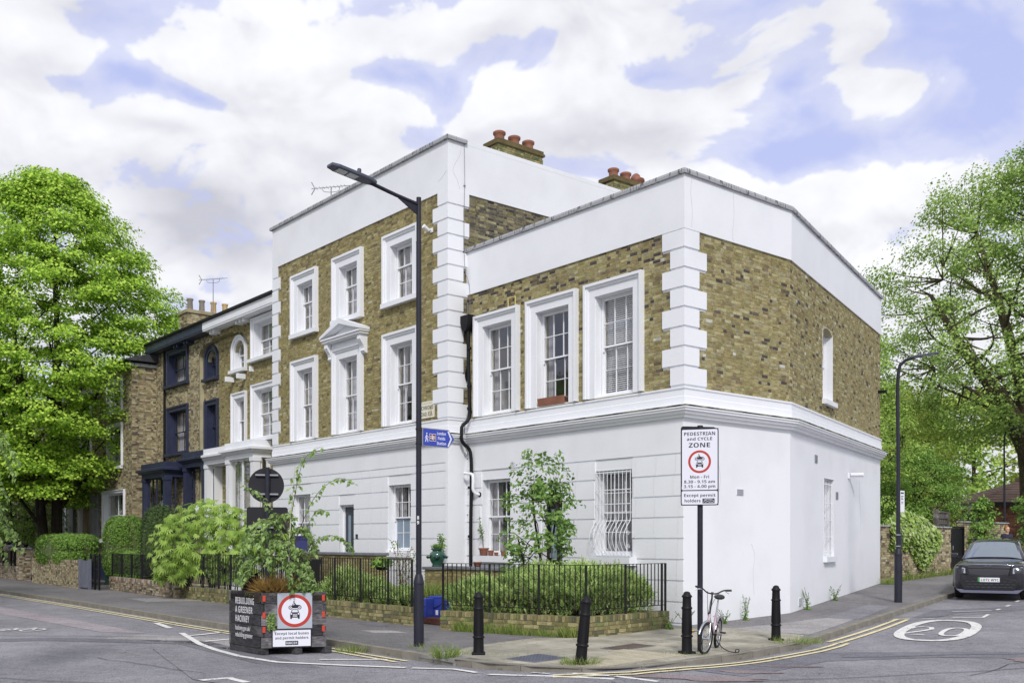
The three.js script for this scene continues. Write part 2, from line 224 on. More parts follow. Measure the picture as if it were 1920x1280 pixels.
// lays bricks on a wall frame: the largest-looking ones as parts, the rest joined
function layBricks(parent, frame, list, family, { depth = .05, proud = .004, seed = 1, indiv = 300, name = 'brick', toneAt } = {}) {
  const r = rng(seed * 977 + 5), fam = BRICKS[family], tot = fam.reduce((s, t) => s + t.w, 0);
  const world = parent.matrixWorld.clone ? (parent.updateWorldMatrix(true, false), parent.matrixWorld.clone().multiply(frame)) : frame;
  const nrm = new V3(0, 0, 1).transformDirection(world), c = new V3();
  const all = list.map(([a, b, y, t]) => { let q = r() * tot, i = 0; while ((q -= fam[i].w) > 0 && i < fam.length - 1) i++; if (toneAt) i = toneAt((a + b) / 2, (y + t) / 2, i, r); c.set((a + b) / 2, (y + t) / 2, 0).applyMatrix4(world); const d = camAt.clone().sub(c), D = d.length(); return { a, b, y, t, i, z: proud * (r() * 1.6 - .4), s: (b - a) * (t - y) * Math.max(0, d.dot(nrm) / D) / (D * D), j: (r() - .5) * .004, k: Math.floor(r() * 4), sh: .93 + r() * .14 }; });
  const order = all.map((e, i) => i).sort((p, q) => all[q].s - all[p].s), single = new Set(order.slice(0, indiv));
  const pos = [], nor = [], uv = [], col = [];
  all.forEach((e, n) => {
    const z1 = e.z, z0 = -depth, xa = e.a, xb = e.b, ya = e.y + e.j * .5, yb = e.t + e.j * .5;
    if (single.has(n)) { const m = mul(frame, new THREE.Matrix4().makeBasis(new V3(xb - xa, 0, 0), new V3(0, yb - ya, 0), new V3(0, 0, z1 - z0)).setPosition((xa + xb) / 2, (ya + yb) / 2, (z0 + z1) / 2)); placeUnit(name, m, fam[e.i].mat, parent, brickGeo[e.k]); return; }
    const C = fam[e.i].col, u0 = r(), v0 = r(), U = .45 * (xb - xa) / .215, Vv = .3;
    const quad = (p, nn, w, h) => { const f = [0, 1, 2, 0, 2, 3], U4 = [[0, 0], [w, 0], [w, h], [0, h]]; for (const k of f) { pos.push(...p[k]); nor.push(...nn); uv.push(u0 + U4[k][0], v0 + U4[k][1]); col.push(C.r * e.sh, C.g * e.sh, C.b * e.sh); } };
    quad([[xa, ya, z1], [xb, ya, z1], [xb, yb, z1], [xa, yb, z1]], [0, 0, 1], U, Vv);
    quad([[xa, yb, z1], [xb, yb, z1], [xb, yb, z0], [xa, yb, z0]], [0, 1, 0], U, .2);
    quad([[xa, ya, z0], [xb, ya, z0], [xb, ya, z1], [xa, ya, z1]], [0, -1, 0], U, .2);
    quad([[xb, ya, z1], [xb, ya, z0], [xb, yb, z0], [xb, yb, z1]], [1, 0, 0], .2, Vv);
    quad([[xa, ya, z0], [xa, ya, z1], [xa, yb, z1], [xa, yb, z0]], [-1, 0, 0], .2, Vv);
  });
  if (!pos.length) return null;
  const g = new THREE.BufferGeometry(); g.setAttribute('position', new THREE.Float32BufferAttribute(pos, 3)); g.setAttribute('normal', new THREE.Float32BufferAttribute(nor, 3)); g.setAttribute('uv', new THREE.Float32BufferAttribute(uv, 2)); g.setAttribute('color', new THREE.Float32BufferAttribute(col, 3));
  g.applyMatrix4(frame); g.userData.ready = true;
  return { geo: g, mat: fam.merged };
}
function brickRest(parent, rests, name = 'brickwork') { const l = rests.filter(Boolean); if (!l.length) return; const g = l.length > 1 ? mergeGeometries(l.map((q) => q.geo)) : l[0].geo; g.userData.ready = true; const m = new THREE.Mesh(g, l[0].mat); m.name = name; m.userData.kind = 'stuff'; m.castShadow = m.receiveShadow = true; parent.add(m); return m; }
const SC = .0765, FLEM = [.225, .1125];
brickFamily('stock', [[148, 130, 80, 4], [140, 122, 74, 4], [156, 138, 88, 3], [132, 113, 68, 3], [146, 130, 86, 3], [164, 148, 100, 1.2], [120, 103, 66, 1.4], [96, 82, 58, .5], [172, 160, 122, .2], [138, 124, 72, 3]]);
brickFamily('patchy', [[150, 132, 82, 4], [141, 122, 74, 4], [160, 143, 94, 3], [132, 114, 70, 3], [148, 133, 92, 3], [168, 154, 108, 1.6], [118, 100, 66, 1.6], [70, 61, 52, .55], [184, 176, 150, .14], [138, 124, 74, 3], [92, 78, 58, .6]]);
brickFamily('sooty', [[118, 104, 74, 4], [100, 90, 68, 4], [134, 120, 84, 3], [84, 76, 62, 3], [150, 136, 96, 1.5], [64, 58, 52, 2], [112, 102, 62, 2]]);
brickFamily('old_yellow', [[170, 150, 106, 4], [150, 130, 90, 4], [182, 164, 122, 3], [128, 110, 80, 3], [160, 142, 100, 3], [116, 100, 76, 2], [92, 80, 66, 1.3], [150, 112, 84, .2]]);
brickFamily('mossy', [[140, 124, 78, 3], [120, 108, 66, 3], [156, 140, 92, 2], [98, 94, 56, 2.5], [110, 112, 62, 1.6], [92, 86, 60, 1.2], [134, 120, 78, 1]]);
brickFamily('weathered', [[150, 128, 96, 3], [168, 148, 112, 3], [132, 110, 82, 3], [180, 166, 138, 1.5], [108, 92, 70, 2], [120, 104, 84, 2], [74, 64, 56, 1.2], [162, 124, 98, 1]]);
brickFamily('red', [[132, 78, 62, 3], [116, 66, 54, 3], [148, 92, 74, 2], [98, 58, 50, 2], [124, 84, 70, 1]]);
// ---------- lie of the land (x right, d metres in front of the viewer): the side street climbs away from the corner
const RDx = .52387, RDz = .8518;
function rise(x, d) { const s = x * RDx + d * RDz - 19.9, q = x * .852 - d * .524; const l = 1.2 * Math.log(1 + Math.exp(Math.min(s / 1.2, 50))); return .034 * Math.min(l, 46) * sstep(-14, -8, q); }
function roadY(x, d) { const b = Math.exp(-(((x - 1.8) / 1.5) ** 2 + ((d - 14.5) / 1.5) ** 2)); return rise(x, d) - .105 + .085 * b; }
function clipCell(poly, x0, x1, d0, d1) {
  const cut = (p, f, g) => { const o = []; for (let i = 0; i < p.length; i++) { const a = p[i], b = p[(i + 1) % p.length], fa = f(a), fb = f(b); if (fa >= 0) o.push(a); if ((fa >= 0) !== (fb >= 0)) { const t = fa / (fa - fb); o.push([a[0] + (b[0] - a[0]) * t, a[1] + (b[1] - a[1]) * t]); } } return o; };
  let p = cut(poly, (a) => a[0] - x0); if (p.length) p = cut(p, (a) => x1 - a[0]); if (p.length) p = cut(p, (a) => a[1] - d0); if (p.length) p = cut(p, (a) => d1 - a[1]); return p;
}
const triangulate = (p) => { const c = p.map(([x, y]) => new THREE.Vector2(x, y)); return THREE.ShapeUtils.triangulateShape(c, []); };
const signed = (p) => { let s = 0; for (let i = 0; i < p.length; i++) { const a = p[i], b = p[(i + 1) % p.length]; s += a[0] * b[1] - b[0] * a[1]; } return s; };
// a sheet over the land inside a plan polygon
function sheet(poly, yf, cell = 1, colf) {
  if (signed(poly) < 0) poly = poly.slice().reverse();
  let a = 1e9, b = -1e9, c = 1e9, e = -1e9; for (const [x, d] of poly) { a = Math.min(a, x); b = Math.max(b, x); c = Math.min(c, d); e = Math.max(e, d); }
  const pos = [], uv = [], col = [], nor = [];
  for (let i = Math.floor(a / cell); i * cell < b; i++) for (let j = Math.floor(c / cell); j * cell < e; j++) {
    const p = clipCell(poly, i * cell, (i + 1) * cell, j * cell, (j + 1) * cell); if (p.length < 3) continue;
    const tri = p.length === 4 ? [[0, 1, 2], [0, 2, 3]] : triangulate(p);
    for (const t0 of tri) for (const k of (signed(t0.map((q) => p[q])) < 0 ? [t0[2], t0[1], t0[0]] : t0)) { const [x, d] = p[k]; pos.push(x, yf(x, d), -d); nor.push(0, 1, 0); uv.push(x, d); if (colf) col.push(...colf(x, d)); }
  }
  const g = new THREE.BufferGeometry(); g.setAttribute('position', new THREE.Float32BufferAttribute(pos, 3)); g.setAttribute('normal', new THREE.Float32BufferAttribute(nor, 3)); g.setAttribute('uv', new THREE.Float32BufferAttribute(uv, 2)); if (colf) g.setAttribute('color', new THREE.Float32BufferAttribute(col, 3));
  g.userData.ready = true; return g;
}
const at = (x, d, y = 0) => [x, rise(x, d) + y, -d];
mat('asphalt', [160, 159, 162], { map: TX.asphalt, bumpMap: TX.asphaltB, bumpScale: .004, roughness: .93, vertexColors: true });
mat('asphalt_plain', [154, 153, 156], { map: TX.asphalt, bumpMap: TX.asphaltB, bumpScale: .004, roughness: .93 });
mat('asphalt_warm', [178, 169, 171], { map: TX.asphalt, bumpMap: TX.asphaltB, bumpScale: .004, roughness: .93 });
mat('asphalt_pale', [180, 177, 173], { map: TX.asphalt, bumpMap: TX.asphaltB, bumpScale: .004, roughness: .93 });
mat('asphalt_dark', [134, 134, 140], { map: TX.asphalt, bumpMap: TX.asphaltB, bumpScale: .004, roughness: .93 });
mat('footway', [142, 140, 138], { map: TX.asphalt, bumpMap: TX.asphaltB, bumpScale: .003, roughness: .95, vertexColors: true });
mat('kerb', [140, 137, 128], { map: TX.stone, bumpMap: TX.stone, bumpScale: .004, roughness: .9 });
mat('slab_a', [176, 172, 156], { map: TX.stone, bumpMap: TX.stone, bumpScale: .002, roughness: .9 });
mat('slab_b', [166, 163, 150], { map: TX.stone, bumpMap: TX.stone, bumpScale: .002, roughness: .9 });
mat('slab_c', [184, 180, 166], { map: TX.stone, bumpMap: TX.stone, bumpScale: .002, roughness: .9 });
mat('tactile', [182, 176, 156], { map: TX.stone, roughness: .9 });
mat('grass_ground', [96, 104, 70], { map: TX.grain, roughness: 1 });
TX.worn = dtex(512, 512, (u, v, i, j) => { const a = tfbm(u, v, 24, 5, 401), b = tnoise(u, v, 170, 402), c = tfbm(u, v, 5, 4, 403), k = sstep(.63, .8, a * .62 + b * .3 + c * .12); return [mixf(250, 120, k), mixf(249, 120, k), mixf(246, 124, k)]; }, true, [.5, .5]);
mat('road_white', [226, 226, 224], { map: TX.worn, roughness: .8 });
mat('road_yellow', [230, 219, 172], { map: TX.worn, roughness: .8 });

const cvar = (x, d, s) => { const n = .78 + .44 * fbm(x * .3 + s, d * .3, 3, 3), m = fbm(x * .9, d * .9 + s, 8, 2) - .5; return [n + m * .1, n + m * .08, n + m * .07]; };
struct(obj('ground', sheet([[-900, -600], [900, -600], [900, 1500], [-900, 1500]], () => -.6, 150), M.grass_ground));
struct(obj('road', sheet([[-70, -30], [70, -30], [70, 100], [-70, 100]], roadY, .5, (x, d) => cvar(x, d, 0)), M.asphalt));

// kerb line round the corner, left to right
const KERB = [[-60, 85.6], [-18.86, 36.9], [-12.53, 29.39], [-9.55, 25.72], [-6.52, 22.05], [-3.43, 18.42], [-2.39, 17.1], [-1.5, 16.02], [-.87, 15.28], [-.35, 14.8], [.3, 14.4], [.94, 14.18], [1.5, 14.2], [2.0, 14.45], [2.6, 14.97], [3.73, 16.1], [5.06, 17.63], [5.66, 18.6], [7.39, 21.2], [9.36, 23.9], [12.26, 27.9], [17, 34.3], [24, 44], [50, 80]];
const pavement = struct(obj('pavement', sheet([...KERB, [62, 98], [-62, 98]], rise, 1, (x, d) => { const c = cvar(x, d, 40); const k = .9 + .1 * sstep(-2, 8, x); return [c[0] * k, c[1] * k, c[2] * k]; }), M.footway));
{ // kerb stones, each laid on its own
  const r = rng(12), pts = [], S = .05;
  for (let i = 0; i < KERB.length - 1; i++) { const [a, b] = KERB[i], [c, e] = KERB[i + 1], L = Math.hypot(c - a, e - b), n = Math.max(1, Math.round(L / S)); for (let k = 0; k < n; k++) pts.push([a + (c - a) * k / n, b + (e - b) * k / n]); }
  let acc = 0, start = pts[0];
  for (let i = 1; i < pts.length; i++) {
    acc += Math.hypot(pts[i][0] - pts[i - 1][0], pts[i][1] - pts[i - 1][1]);
    if (acc < .9) continue; acc = 0; const a = start, b = pts[i]; start = b;
    if (Math.hypot(b[0], b[1]) > 60) continue;
    if (a[0] > -1.6 && b[0] < -.72 && a[0] < -1.2) continue;                      // the gully mouth
    const dx = b[0] - a[0], dz = b[1] - a[1], L = Math.hypot(dx, dz), nx = -dz / L, nz = dx / L, g = .006, in_ = .065, lift = .006 + (r() - .5) * .008;
    const p = [a[0] + dx / L * g + nx * in_, rise(...a) - .12 + lift, -(a[1] + dz / L * g + nz * in_)], q = [b[0] - dx / L * g + nx * in_, rise(...b) - .12 + lift, -(b[1] - dz / L * g + nz * in_)];
    placeUnit('kerb_stone', beam(p, q, .135, .25), M.kerb, pavement, kerbGeo());
  }
}
function kerbGeo() { if (kerbGeo.g) return kerbGeo.g; const g = keep(new THREE.BoxGeometry(1, 1, 1)); const uv = g.attributes.uv; for (let i = 0; i < uv.count; i++) uv.setXY(i, uv.getX(i) * .9, uv.getY(i) * .2); return kerbGeo.g = g; }
{ // street gully set in the kerb
  const t = thing('street_gully', 'dark kerb gully mouth with a stone lid beside the tall lamp post', 'gully', at(-1.2, 15.66), 0);
  const dx = .63, dz = -.74, L = Math.hypot(dx, dz);
  const nx = -dz / L, nz = dx / L;      // towards the footway
  const Q = (k, o, y) => [-1.5 + dx * k + nx * o - t.position.x, y, -(16.02 + dz * k + nz * o) - t.position.z];
  obj('lid', [beamG(Q(.02, .2, -.02), Q(.98, .2, -.02), .42, .06)], M.concrete, t);
  obj('back', [beamG(Q(.02, .3, -.12), Q(.98, .3, -.12), .05, .16)], M.dark_void, t);
  obj('cheek', [beamG(Q(0, .12, -.12), Q(.06, .12, -.12), .24, .16)], M.concrete, t); obj('cheek', [beamG(Q(.94, .12, -.12), Q(1, .12, -.12), .24, .16)], M.concrete, t);
}
// ---------- paving slabs at the corner
function prism(poly, y0, y1f) { // plan polygon to a thin block
  const pos = [], n = poly.length, c = poly.map(([x, d]) => [x, y1f(x, d), -d]), b = poly.map(([x, d]) => [x, y1f(x, d) - y0, -d]);
  for (const t of triangulate(poly)) for (const k of t) pos.push(...c[k]);
  for (let i = 0; i < n; i++) { const j = (i + 1) % n; pos.push(...c[i], ...b[i], ...c[j], ...c[j], ...b[i], ...b[j]); }
  const g = new THREE.BufferGeometry(); g.setAttribute('position', new THREE.Float32BufferAttribute(pos, 3)); g.computeVertexNormals(); return g;
}
const area = (p) => { let s = 0; for (let i = 0; i < p.length; i++) { const a = p[i], b = p[(i + 1) % p.length]; s += a[0] * b[1] - b[0] * a[1]; } return Math.abs(s / 2); };
{
  const REG = [[-1.13, 16.1], [-.45, 17.5], [.42, 18.55], [1.39, 18.6], [3.25, 20.5], [4.4, 20.55], [5.55, 19.0], [5.12, 17.96], [3.62, 16.26], [2.48, 15.1], [1.9, 14.6], [1.45, 14.36], [.98, 14.34], [.36, 14.55], [-.26, 14.95]];
  const c = Math.SQRT1_2, rot = ([x, d]) => [(x + d) * c, (d - x) * c], inv = ([u, v]) => [(u - v) * c, (u + v) * c], R = REG.map(rot), r = rng(5);
  for (let j = 0; j < 26; j++) { const v0 = 8.2 + j * .605; for (let i = -1; i < 22; i++) { const u0 = 9 + i * .905 + (j % 2) * .45; const p = clipCell(R, u0 + .006, u0 + .899, v0 + .006, v0 + .599); if (p.length < 3 || area(p) < .03) continue; const lift = .008 + r() * .006, tx = (r() - .5) * .004, q = p.map(inv), g = prism(q, .04, (x, d) => rise(x, d) + lift + tx * (x - q[0][0])); obj('paving_slab', g, [M.slab_a, M.slab_b, M.slab_c][Math.floor(r() * 3)], pavement); } }
  // blister tiles at the crossing
  const TP = [[1.02, 14.62], [2.0, 16.6], [2.66, 15.74], [1.98, 14.78], [1.4, 14.4]].map(rot), gT = [bx(-.197, .197, -.03, 0, -.197, .197)];
  for (let a = 0; a < 6; a++) for (let b = 0; b < 6; b++) gT.push(lathe([[.0165, 0], [.012, .005], [0, .006]], 6).translate(-.165 + a * .066, 0, -.165 + b * .066));
  const tg = merge(gT); tg.userData.ready = true;
  const inside = (p, x, y) => { let k = false; for (let i = 0, j = p.length - 1; i < p.length; j = i++) if ((p[i][1] > y) !== (p[j][1] > y) && x < (p[j][0] - p[i][0]) * (y - p[i][1]) / (p[j][1] - p[i][1]) + p[i][0]) k = !k; return k; };
  for (let i = 0; i < 12; i++) for (let j = 0; j < 12; j++) { const u = 10.4 + i * .402, v = 8.6 + j * .402; if (!inside(TP, u, v)) continue; const [x, d] = inv([u, v]); const m = new THREE.Mesh(tg, M.tactile); m.name = 'blister_tile'; m.position.set(x, rise(x, d) + .022, -d); m.rotation.y = PI / 4; pavement.add(m); }
}
mat('iron_cover', [112, 116, 130], { roughness: .6, metalness: .3, map: TX.grain });
mat('rusty_cover', [104, 92, 84], { roughness: .8, map: TX.stone });
function cover(name, label, q, material) {
  const cx = q.reduce((s, p) => s + p[0], 0) / q.length, cd = q.reduce((s, p) => s + p[1], 0) / q.length, t = thing(name, label, 'access cover', [cx, rise(cx, cd), -cd], 0);
  const loc = (k) => q.map(([x, d]) => [(x - cx) * k, (d - cd) * k]);
  obj('frame', prism(loc(1), .04, () => .018), M.soft_metal, t); obj('plate', prism(loc(.93), .03, () => .022), material, t);
  const l = loc(.9), st = []; for (let i = 0; i < 9; i++) for (let j = 0; j < 9; j++) { const u = (i + .5) / 9, v = (j + .5) / 9, p = [0, 1].map((k) => mixf(mixf(l[0][k], l[1][k], u), mixf(l[3][k], l[2][k], u), v)); st.push(bx(-.018, .018, 0, .005, -.006, .006).applyMatrix4(mul(T(p[0], .022, -p[1]), RY((i + j) % 2 ? .6 : 2.2)))); }
  obj('tread', st, material, t).userData.kind = 'stuff';
}
cover('access_cover', 'blue grey studded metal cover in the paving beside the leaning bollard', [[-.12, 15.23], [.42, 15.95], [.88, 15.37], [.34, 14.78]], M.iron_cover);
cover('access_cover', 'brown rusty metal cover in the slabs behind the blister paving', [[1.47, 16.73], [2.15, 17.52], [2.47, 17.16], [1.75, 16.41]], M.rusty_cover);
// ---------- patches of newer and older asphalt
const patch = (name, poly, m, yf = roadY, lift = .005) => { const o = obj(name, sheet(poly, (x, d) => yf(x, d) + lift, .5), m); struct(o); o.name = numbered(name); return o; };
patch('road_patch', [[-22, 39], [-14.95, 29.2], [-8.1, 21.4], [-7.6, 20.8], [-8.6, 21.0], [-13.5, 26.4], [-19.5, 34.5]], M.asphalt_warm);
patch('road_patch', [[-16, 17.9], [-9, 19.2], [-6.2, 18.6], [-3, 14.3], [-2.4, 12], [-2.0, 12], [-2.5, 14.6], [-5.8, 19.1], [-9, 19.8], [-16, 18.6]], M.asphalt_dark);
patch('road_patch', [[-7.6, 20.5], [-5.4, 19.6], [-3.9, 17.6], [-4.6, 17.3], [-6.4, 18.9], [-8, 19.6]], M.asphalt_pale);
patch('road_patch', [[-6.4, 17.8], [-3.6, 15.2], [-1.2, 14.3], [1.6, 13.5], [2.2, 13.0], [-2.5, 12.2], [-4.4, 13.8]], M.asphalt_plain, roadY, .0095);
patch('road_patch', [[2.6, 14.3], [5.2, 17.1], [8, 17.2], [12, 16.2], [12, 15.8], [7, 16.4], [5, 15.9], [3.2, 13.9]], M.asphalt_dark);
patch('road_patch', [[9.2, 23], [10.4, 24.6], [14, 25.5], [14, 24.8], [10.6, 23.8], [9.6, 22.8]], M.asphalt_dark);
mat('faded_red', [160, 146, 144], { map: TX.asphalt, roughness: .93 });
for (const [x, d, a, b, s] of [[2.6, 13.6, .9, .22, 1], [3.5, 14.4, .5, .18, 2], [8.6, 16.0, .8, .4, 3], [4.2, 15.2, .5, .1, 5]]) patch('red_surface_patch', Array.from({ length: 18 }, (_, i) => { const q = i / 18 * 2 * PI, k = .55 + .8 * vnoise(Math.cos(q) * 2 + s * 9, Math.sin(q) * 2, 5); return [x + Math.cos(q) * a * k, d + Math.sin(q) * b * k]; }), M.faded_red, roadY, .0095);
patch('footway_patch', [[-12.2, 31.6], [-10.9, 29.9], [-9.3, 30.2], [-10.4, 31.9]], M.asphalt_pale, rise);
patch('footway_patch', [[4.5, 20.4], [7.0, 22.3], [7.5, 21.9], [5.65, 19.1]], M.asphalt_pale, rise);
patch('footway_patch', [[7.0, 22.4], [9.0, 25.2], [9.3, 24.6], [7.6, 21.9]], M.asphalt_plain, rise);
patch('footway_patch', [[-3.1, 20.3], [-2.7, 19.7], [-2.0, 19.6], [-2.4, 20.2]], M.asphalt_pale, rise);
patch('footway_patch', [[-3.4, 22], [-2.95, 21.3], [-2.6, 21.4], [-3.0, 22.1]], M.asphalt_dark, rise);
// ---------- road markings
function offset(line, o) { return line.map((p, i) => { const a = line[Math.max(0, i - 1)], b = line[Math.min(line.length - 1, i + 1)], dx = b[0] - a[0], dz = b[1] - a[1], L = Math.hypot(dx, dz); return [p[0] + dz / L * o, p[1] - dx / L * o]; }); }
function stripe(line, w) { const a = offset(line, w / 2), b = offset(line, -w / 2), out = []; for (let i = 0; i < line.length - 1; i++) out.push([a[i], a[i + 1], b[i + 1], b[i]]); return out; }
function marking(name, label, stripes, m, lift = .014) { const gs = stripes.map((p) => sheet(p, (x, d) => roadY(x, d) + lift, .5)).filter((g) => g.attributes.position.count); const g = mergeGeometries(gs); g.userData.ready = true; return struct(tag(obj(name, g, m), label, 'road marking')); }
const cutK = (i, j) => KERB.slice(i, j);
for (const [o, n] of [[.22, 'inner'], [.42, 'outer']]) marking('yellow_line', `${n} of the double yellow lines along the left kerb`, stripe(offset(cutK(1, 8), o), .075), M.road_yellow);
const cornerLine = [[.57, 14.0], [1.1, 13.98], [1.62, 14.03], [2.2, 14.38], [2.76, 14.86], [3.9, 16.02], [5.2, 17.45], [5.72, 18.15], [6.0, 18.6]];
marking('yellow_line', 'inner of the double yellow lines curving round the corner', stripe(offset(cornerLine, .06), .075), M.road_yellow); marking('yellow_line', 'outer of the double yellow lines curving round the corner', stripe(offset(cornerLine, .24), .075), M.road_yellow);
const sideLine = [[5.9, 18.74], [7.6, 21.08], [8.72, 22.69]];
marking('yellow_line', 'inner of the double yellow lines up the side street', stripe(offset(sideLine, .02), .085), M.road_yellow); marking('yellow_line', 'outer of the double yellow lines up the side street', [...stripe(offset(sideLine, .24), .085), [[8.6, 22.62], [9.0, 22.66], [9.05, 22.74], [8.65, 22.72]]], M.road_yellow);
marking('white_line', 'white edge line sweeping past the front of the wooden planter', stripe([[-6.85, 20.75], [-5.76, 18.49], [-5.17, 17.5], [-4.5, 16.55], [-3.7, 15.75], [-2.6, 15.35], [-1.6, 15.05]], .12), M.road_white);
marking('white_line', 'short white stub beside the left kerb', stripe([[-8.29, 23.32], [-7.48, 21.89]], .14), M.road_white);
marking('white_hatch', 'white hatch bars between edge line and left kerb', [...stripe([[-6.51, 20.1], [-6.05, 20.9]], .14), ...stripe([[-5.85, 19.0], [-5.3, 19.7]], .14), ...stripe([[-3.1, 16.1], [-2.0, 16.1]], .09)], M.road_white);
marking('white_line', 'thin white line in front of the gully', stripe([[-1.5, 15.0], [-.86, 14.85], [-.5, 14.42]], .1), M.road_white);
marking('white_line', 'broken white line across the mouth of the junction', [...stripe([[-.34, 14.2], [.5, 13.86], [1.37, 13.45]], .1), ...stripe([[.28, 14.28], [.52, 14.08]], .06), ...stripe([[.85, 14.0], [1.34, 13.72]], .09), ...stripe([[1.41, 13.66], [1.94, 13.25]], .09)], M.road_white);
marking('white_arrow', 'tip of a white road marking at the front of the road', [[[-4.31, 13.72], [-3.95, 13.99], [-3.85, 13.93], [-4.2, 13.62]], [[-3.95, 13.99], [-3.53, 13.52], [-3.62, 13.44], [-3.97, 13.86]]], M.road_white);
{ // cycle symbol far left
  const B = (x, y) => [-11.15 + x * 1.05, 21.1 + y * .95 + x * .12], ring = (cx, cy) => Array.from({ length: 17 }, (_, i) => B(cx + .2 * Math.cos(i / 8 * PI), cy + .34 * Math.sin(i / 8 * PI)));
  marking('cycle_symbol', 'white bicycle symbol painted on the left of the road', [...stripe(ring(.12, .3), .06), ...stripe(ring(.82, .3), .06), ...stripe([B(.12, .3), B(.32, .72), B(.7, .72), B(.45, .3), B(.12, .3)], .06), ...stripe([B(.45, .3), B(.32, .8)], .06), ...stripe([B(.82, .3), B(.66, .86), B(.58, .86)], .06)], M.road_white);
}
{ // speed roundel
  const L = (l, s) => { const x = l * RDz + s * RDx, d = s * RDz - l * RDx; return [x, d]; };
  const rad = .6, ringPts = Array.from({ length: 41 }, (_, i) => { const a = i / 40 * 2 * PI, e = 2.5; const c = Math.cos(a), s = Math.sin(a); return L(-3.3 + .64 * Math.sign(c) * Math.abs(c) ** (2 / e), 22.1 + 1.95 * Math.sign(s) * Math.abs(s) ** (2 / e)); });
  const two = [[-3.86, 22.15], [-3.83, 22.42], [-3.66, 22.6], [-3.5, 22.5], [-3.45, 22.2], [-3.55, 21.85], [-3.87, 21.1], [-3.42, 21.1]].map((p) => L(...p));
  const nil = Array.from({ length: 25 }, (_, i) => { const a = i / 24 * 2 * PI, e = 2.6, c = Math.cos(a), s = Math.sin(a); return L(-2.98 + .2 * Math.sign(c) * Math.abs(c) ** (2 / e), 21.86 + .74 * Math.sign(s) * Math.abs(s) ** (2 / e)); });
  marking('speed_roundel', 'white 20 speed limit roundel painted on the side street', [...stripe(ringPts, .2), ...stripe(two, .1), ...stripe(nil, .1)], M.road_white);
}
marking('parking_bay_line', 'white broken outline of the parking bay behind the roundel', [...stripe([[10.04, 22.81], [10.68, 22.7], [11.11, 23.34]], .08), ...stripe([[11.74, 24.24], [11.95, 24.5]], .08), ...stripe([[12.39, 25.08], [12.64, 25.4]], .08), ...stripe([[13.15, 26.12], [13.45, 26.54]], .08), ...stripe([[9.31, 22.71], [9.6, 22.72]], .06), ...stripe([[10.6, 24.1], [11.57, 24.14]], .07)], M.road_white);
// ---------- tar seams and cracks in the road surface
mat('tar', [92, 92, 97], { map: TX.grain, roughness: .9 });
{
  const r = rng(77), wig = (a, b, n, k) => Array.from({ length: n + 1 }, (_, i) => { const u = i / n; return [mixf(a[0], b[0], u) + (i % n ? (r() - .5) * k : 0), mixf(a[1], b[1], u) + (i % n ? (r() - .5) * k : 0)]; });
  [[[5.4, 16.4], [14, 17.6], 14, .16, .03], [[2.4, 13.2], [9, 15.4], 12, .12, .025], [[-16, 20.6], [-6.4, 19.9], 12, .12, .03], [[-9, 14.5], [-2.6, 12.6], 10, .14, .025], [[-13, 24.5], [-11, 17], 10, .2, .02], [[6.5, 14.2], [11.5, 19.2], 12, .2, .02], [[-6.8, 16.4], [-4.4, 14.4], 7, .12, .02], [[9.4, 22.9], [16, 25.6], 8, .1, .03]].forEach(([a, b, n, k, w], i) => { const o = marking('road_seam', 'dark tar seam ' + ['across the side street', 'towards the viewer from the corner', 'across the left road', 'along the front of the left road', 'running up the left road', 'beside the speed roundel', 'in front of the planter', 'behind the speed roundel'][i], stripe(wig(a, b, n, k), w), M.tar, .0115); o.userData.category = 'road seam'; });
}
// ---------- houses: each has its own axes, x along the street front (to the right), z out of it
const THF = Math.atan2(-.76923, .63897), HD = Math.PI / 2;
const sweepXY = (path, prof) => { const g = sweep(path.map(([x, y]) => [x, -y]), prof); g.rotateX(HD); return g; };
const ARCHI = [[0, -.02], [0, .045], [.18, .045], [.18, .07], [.21, .085], [.245, .085], [.245, .12], [.31, .12], [.31, 0]];
const FM = (g, f) => g.applyMatrix4(f);
let curtainSeed = 1;
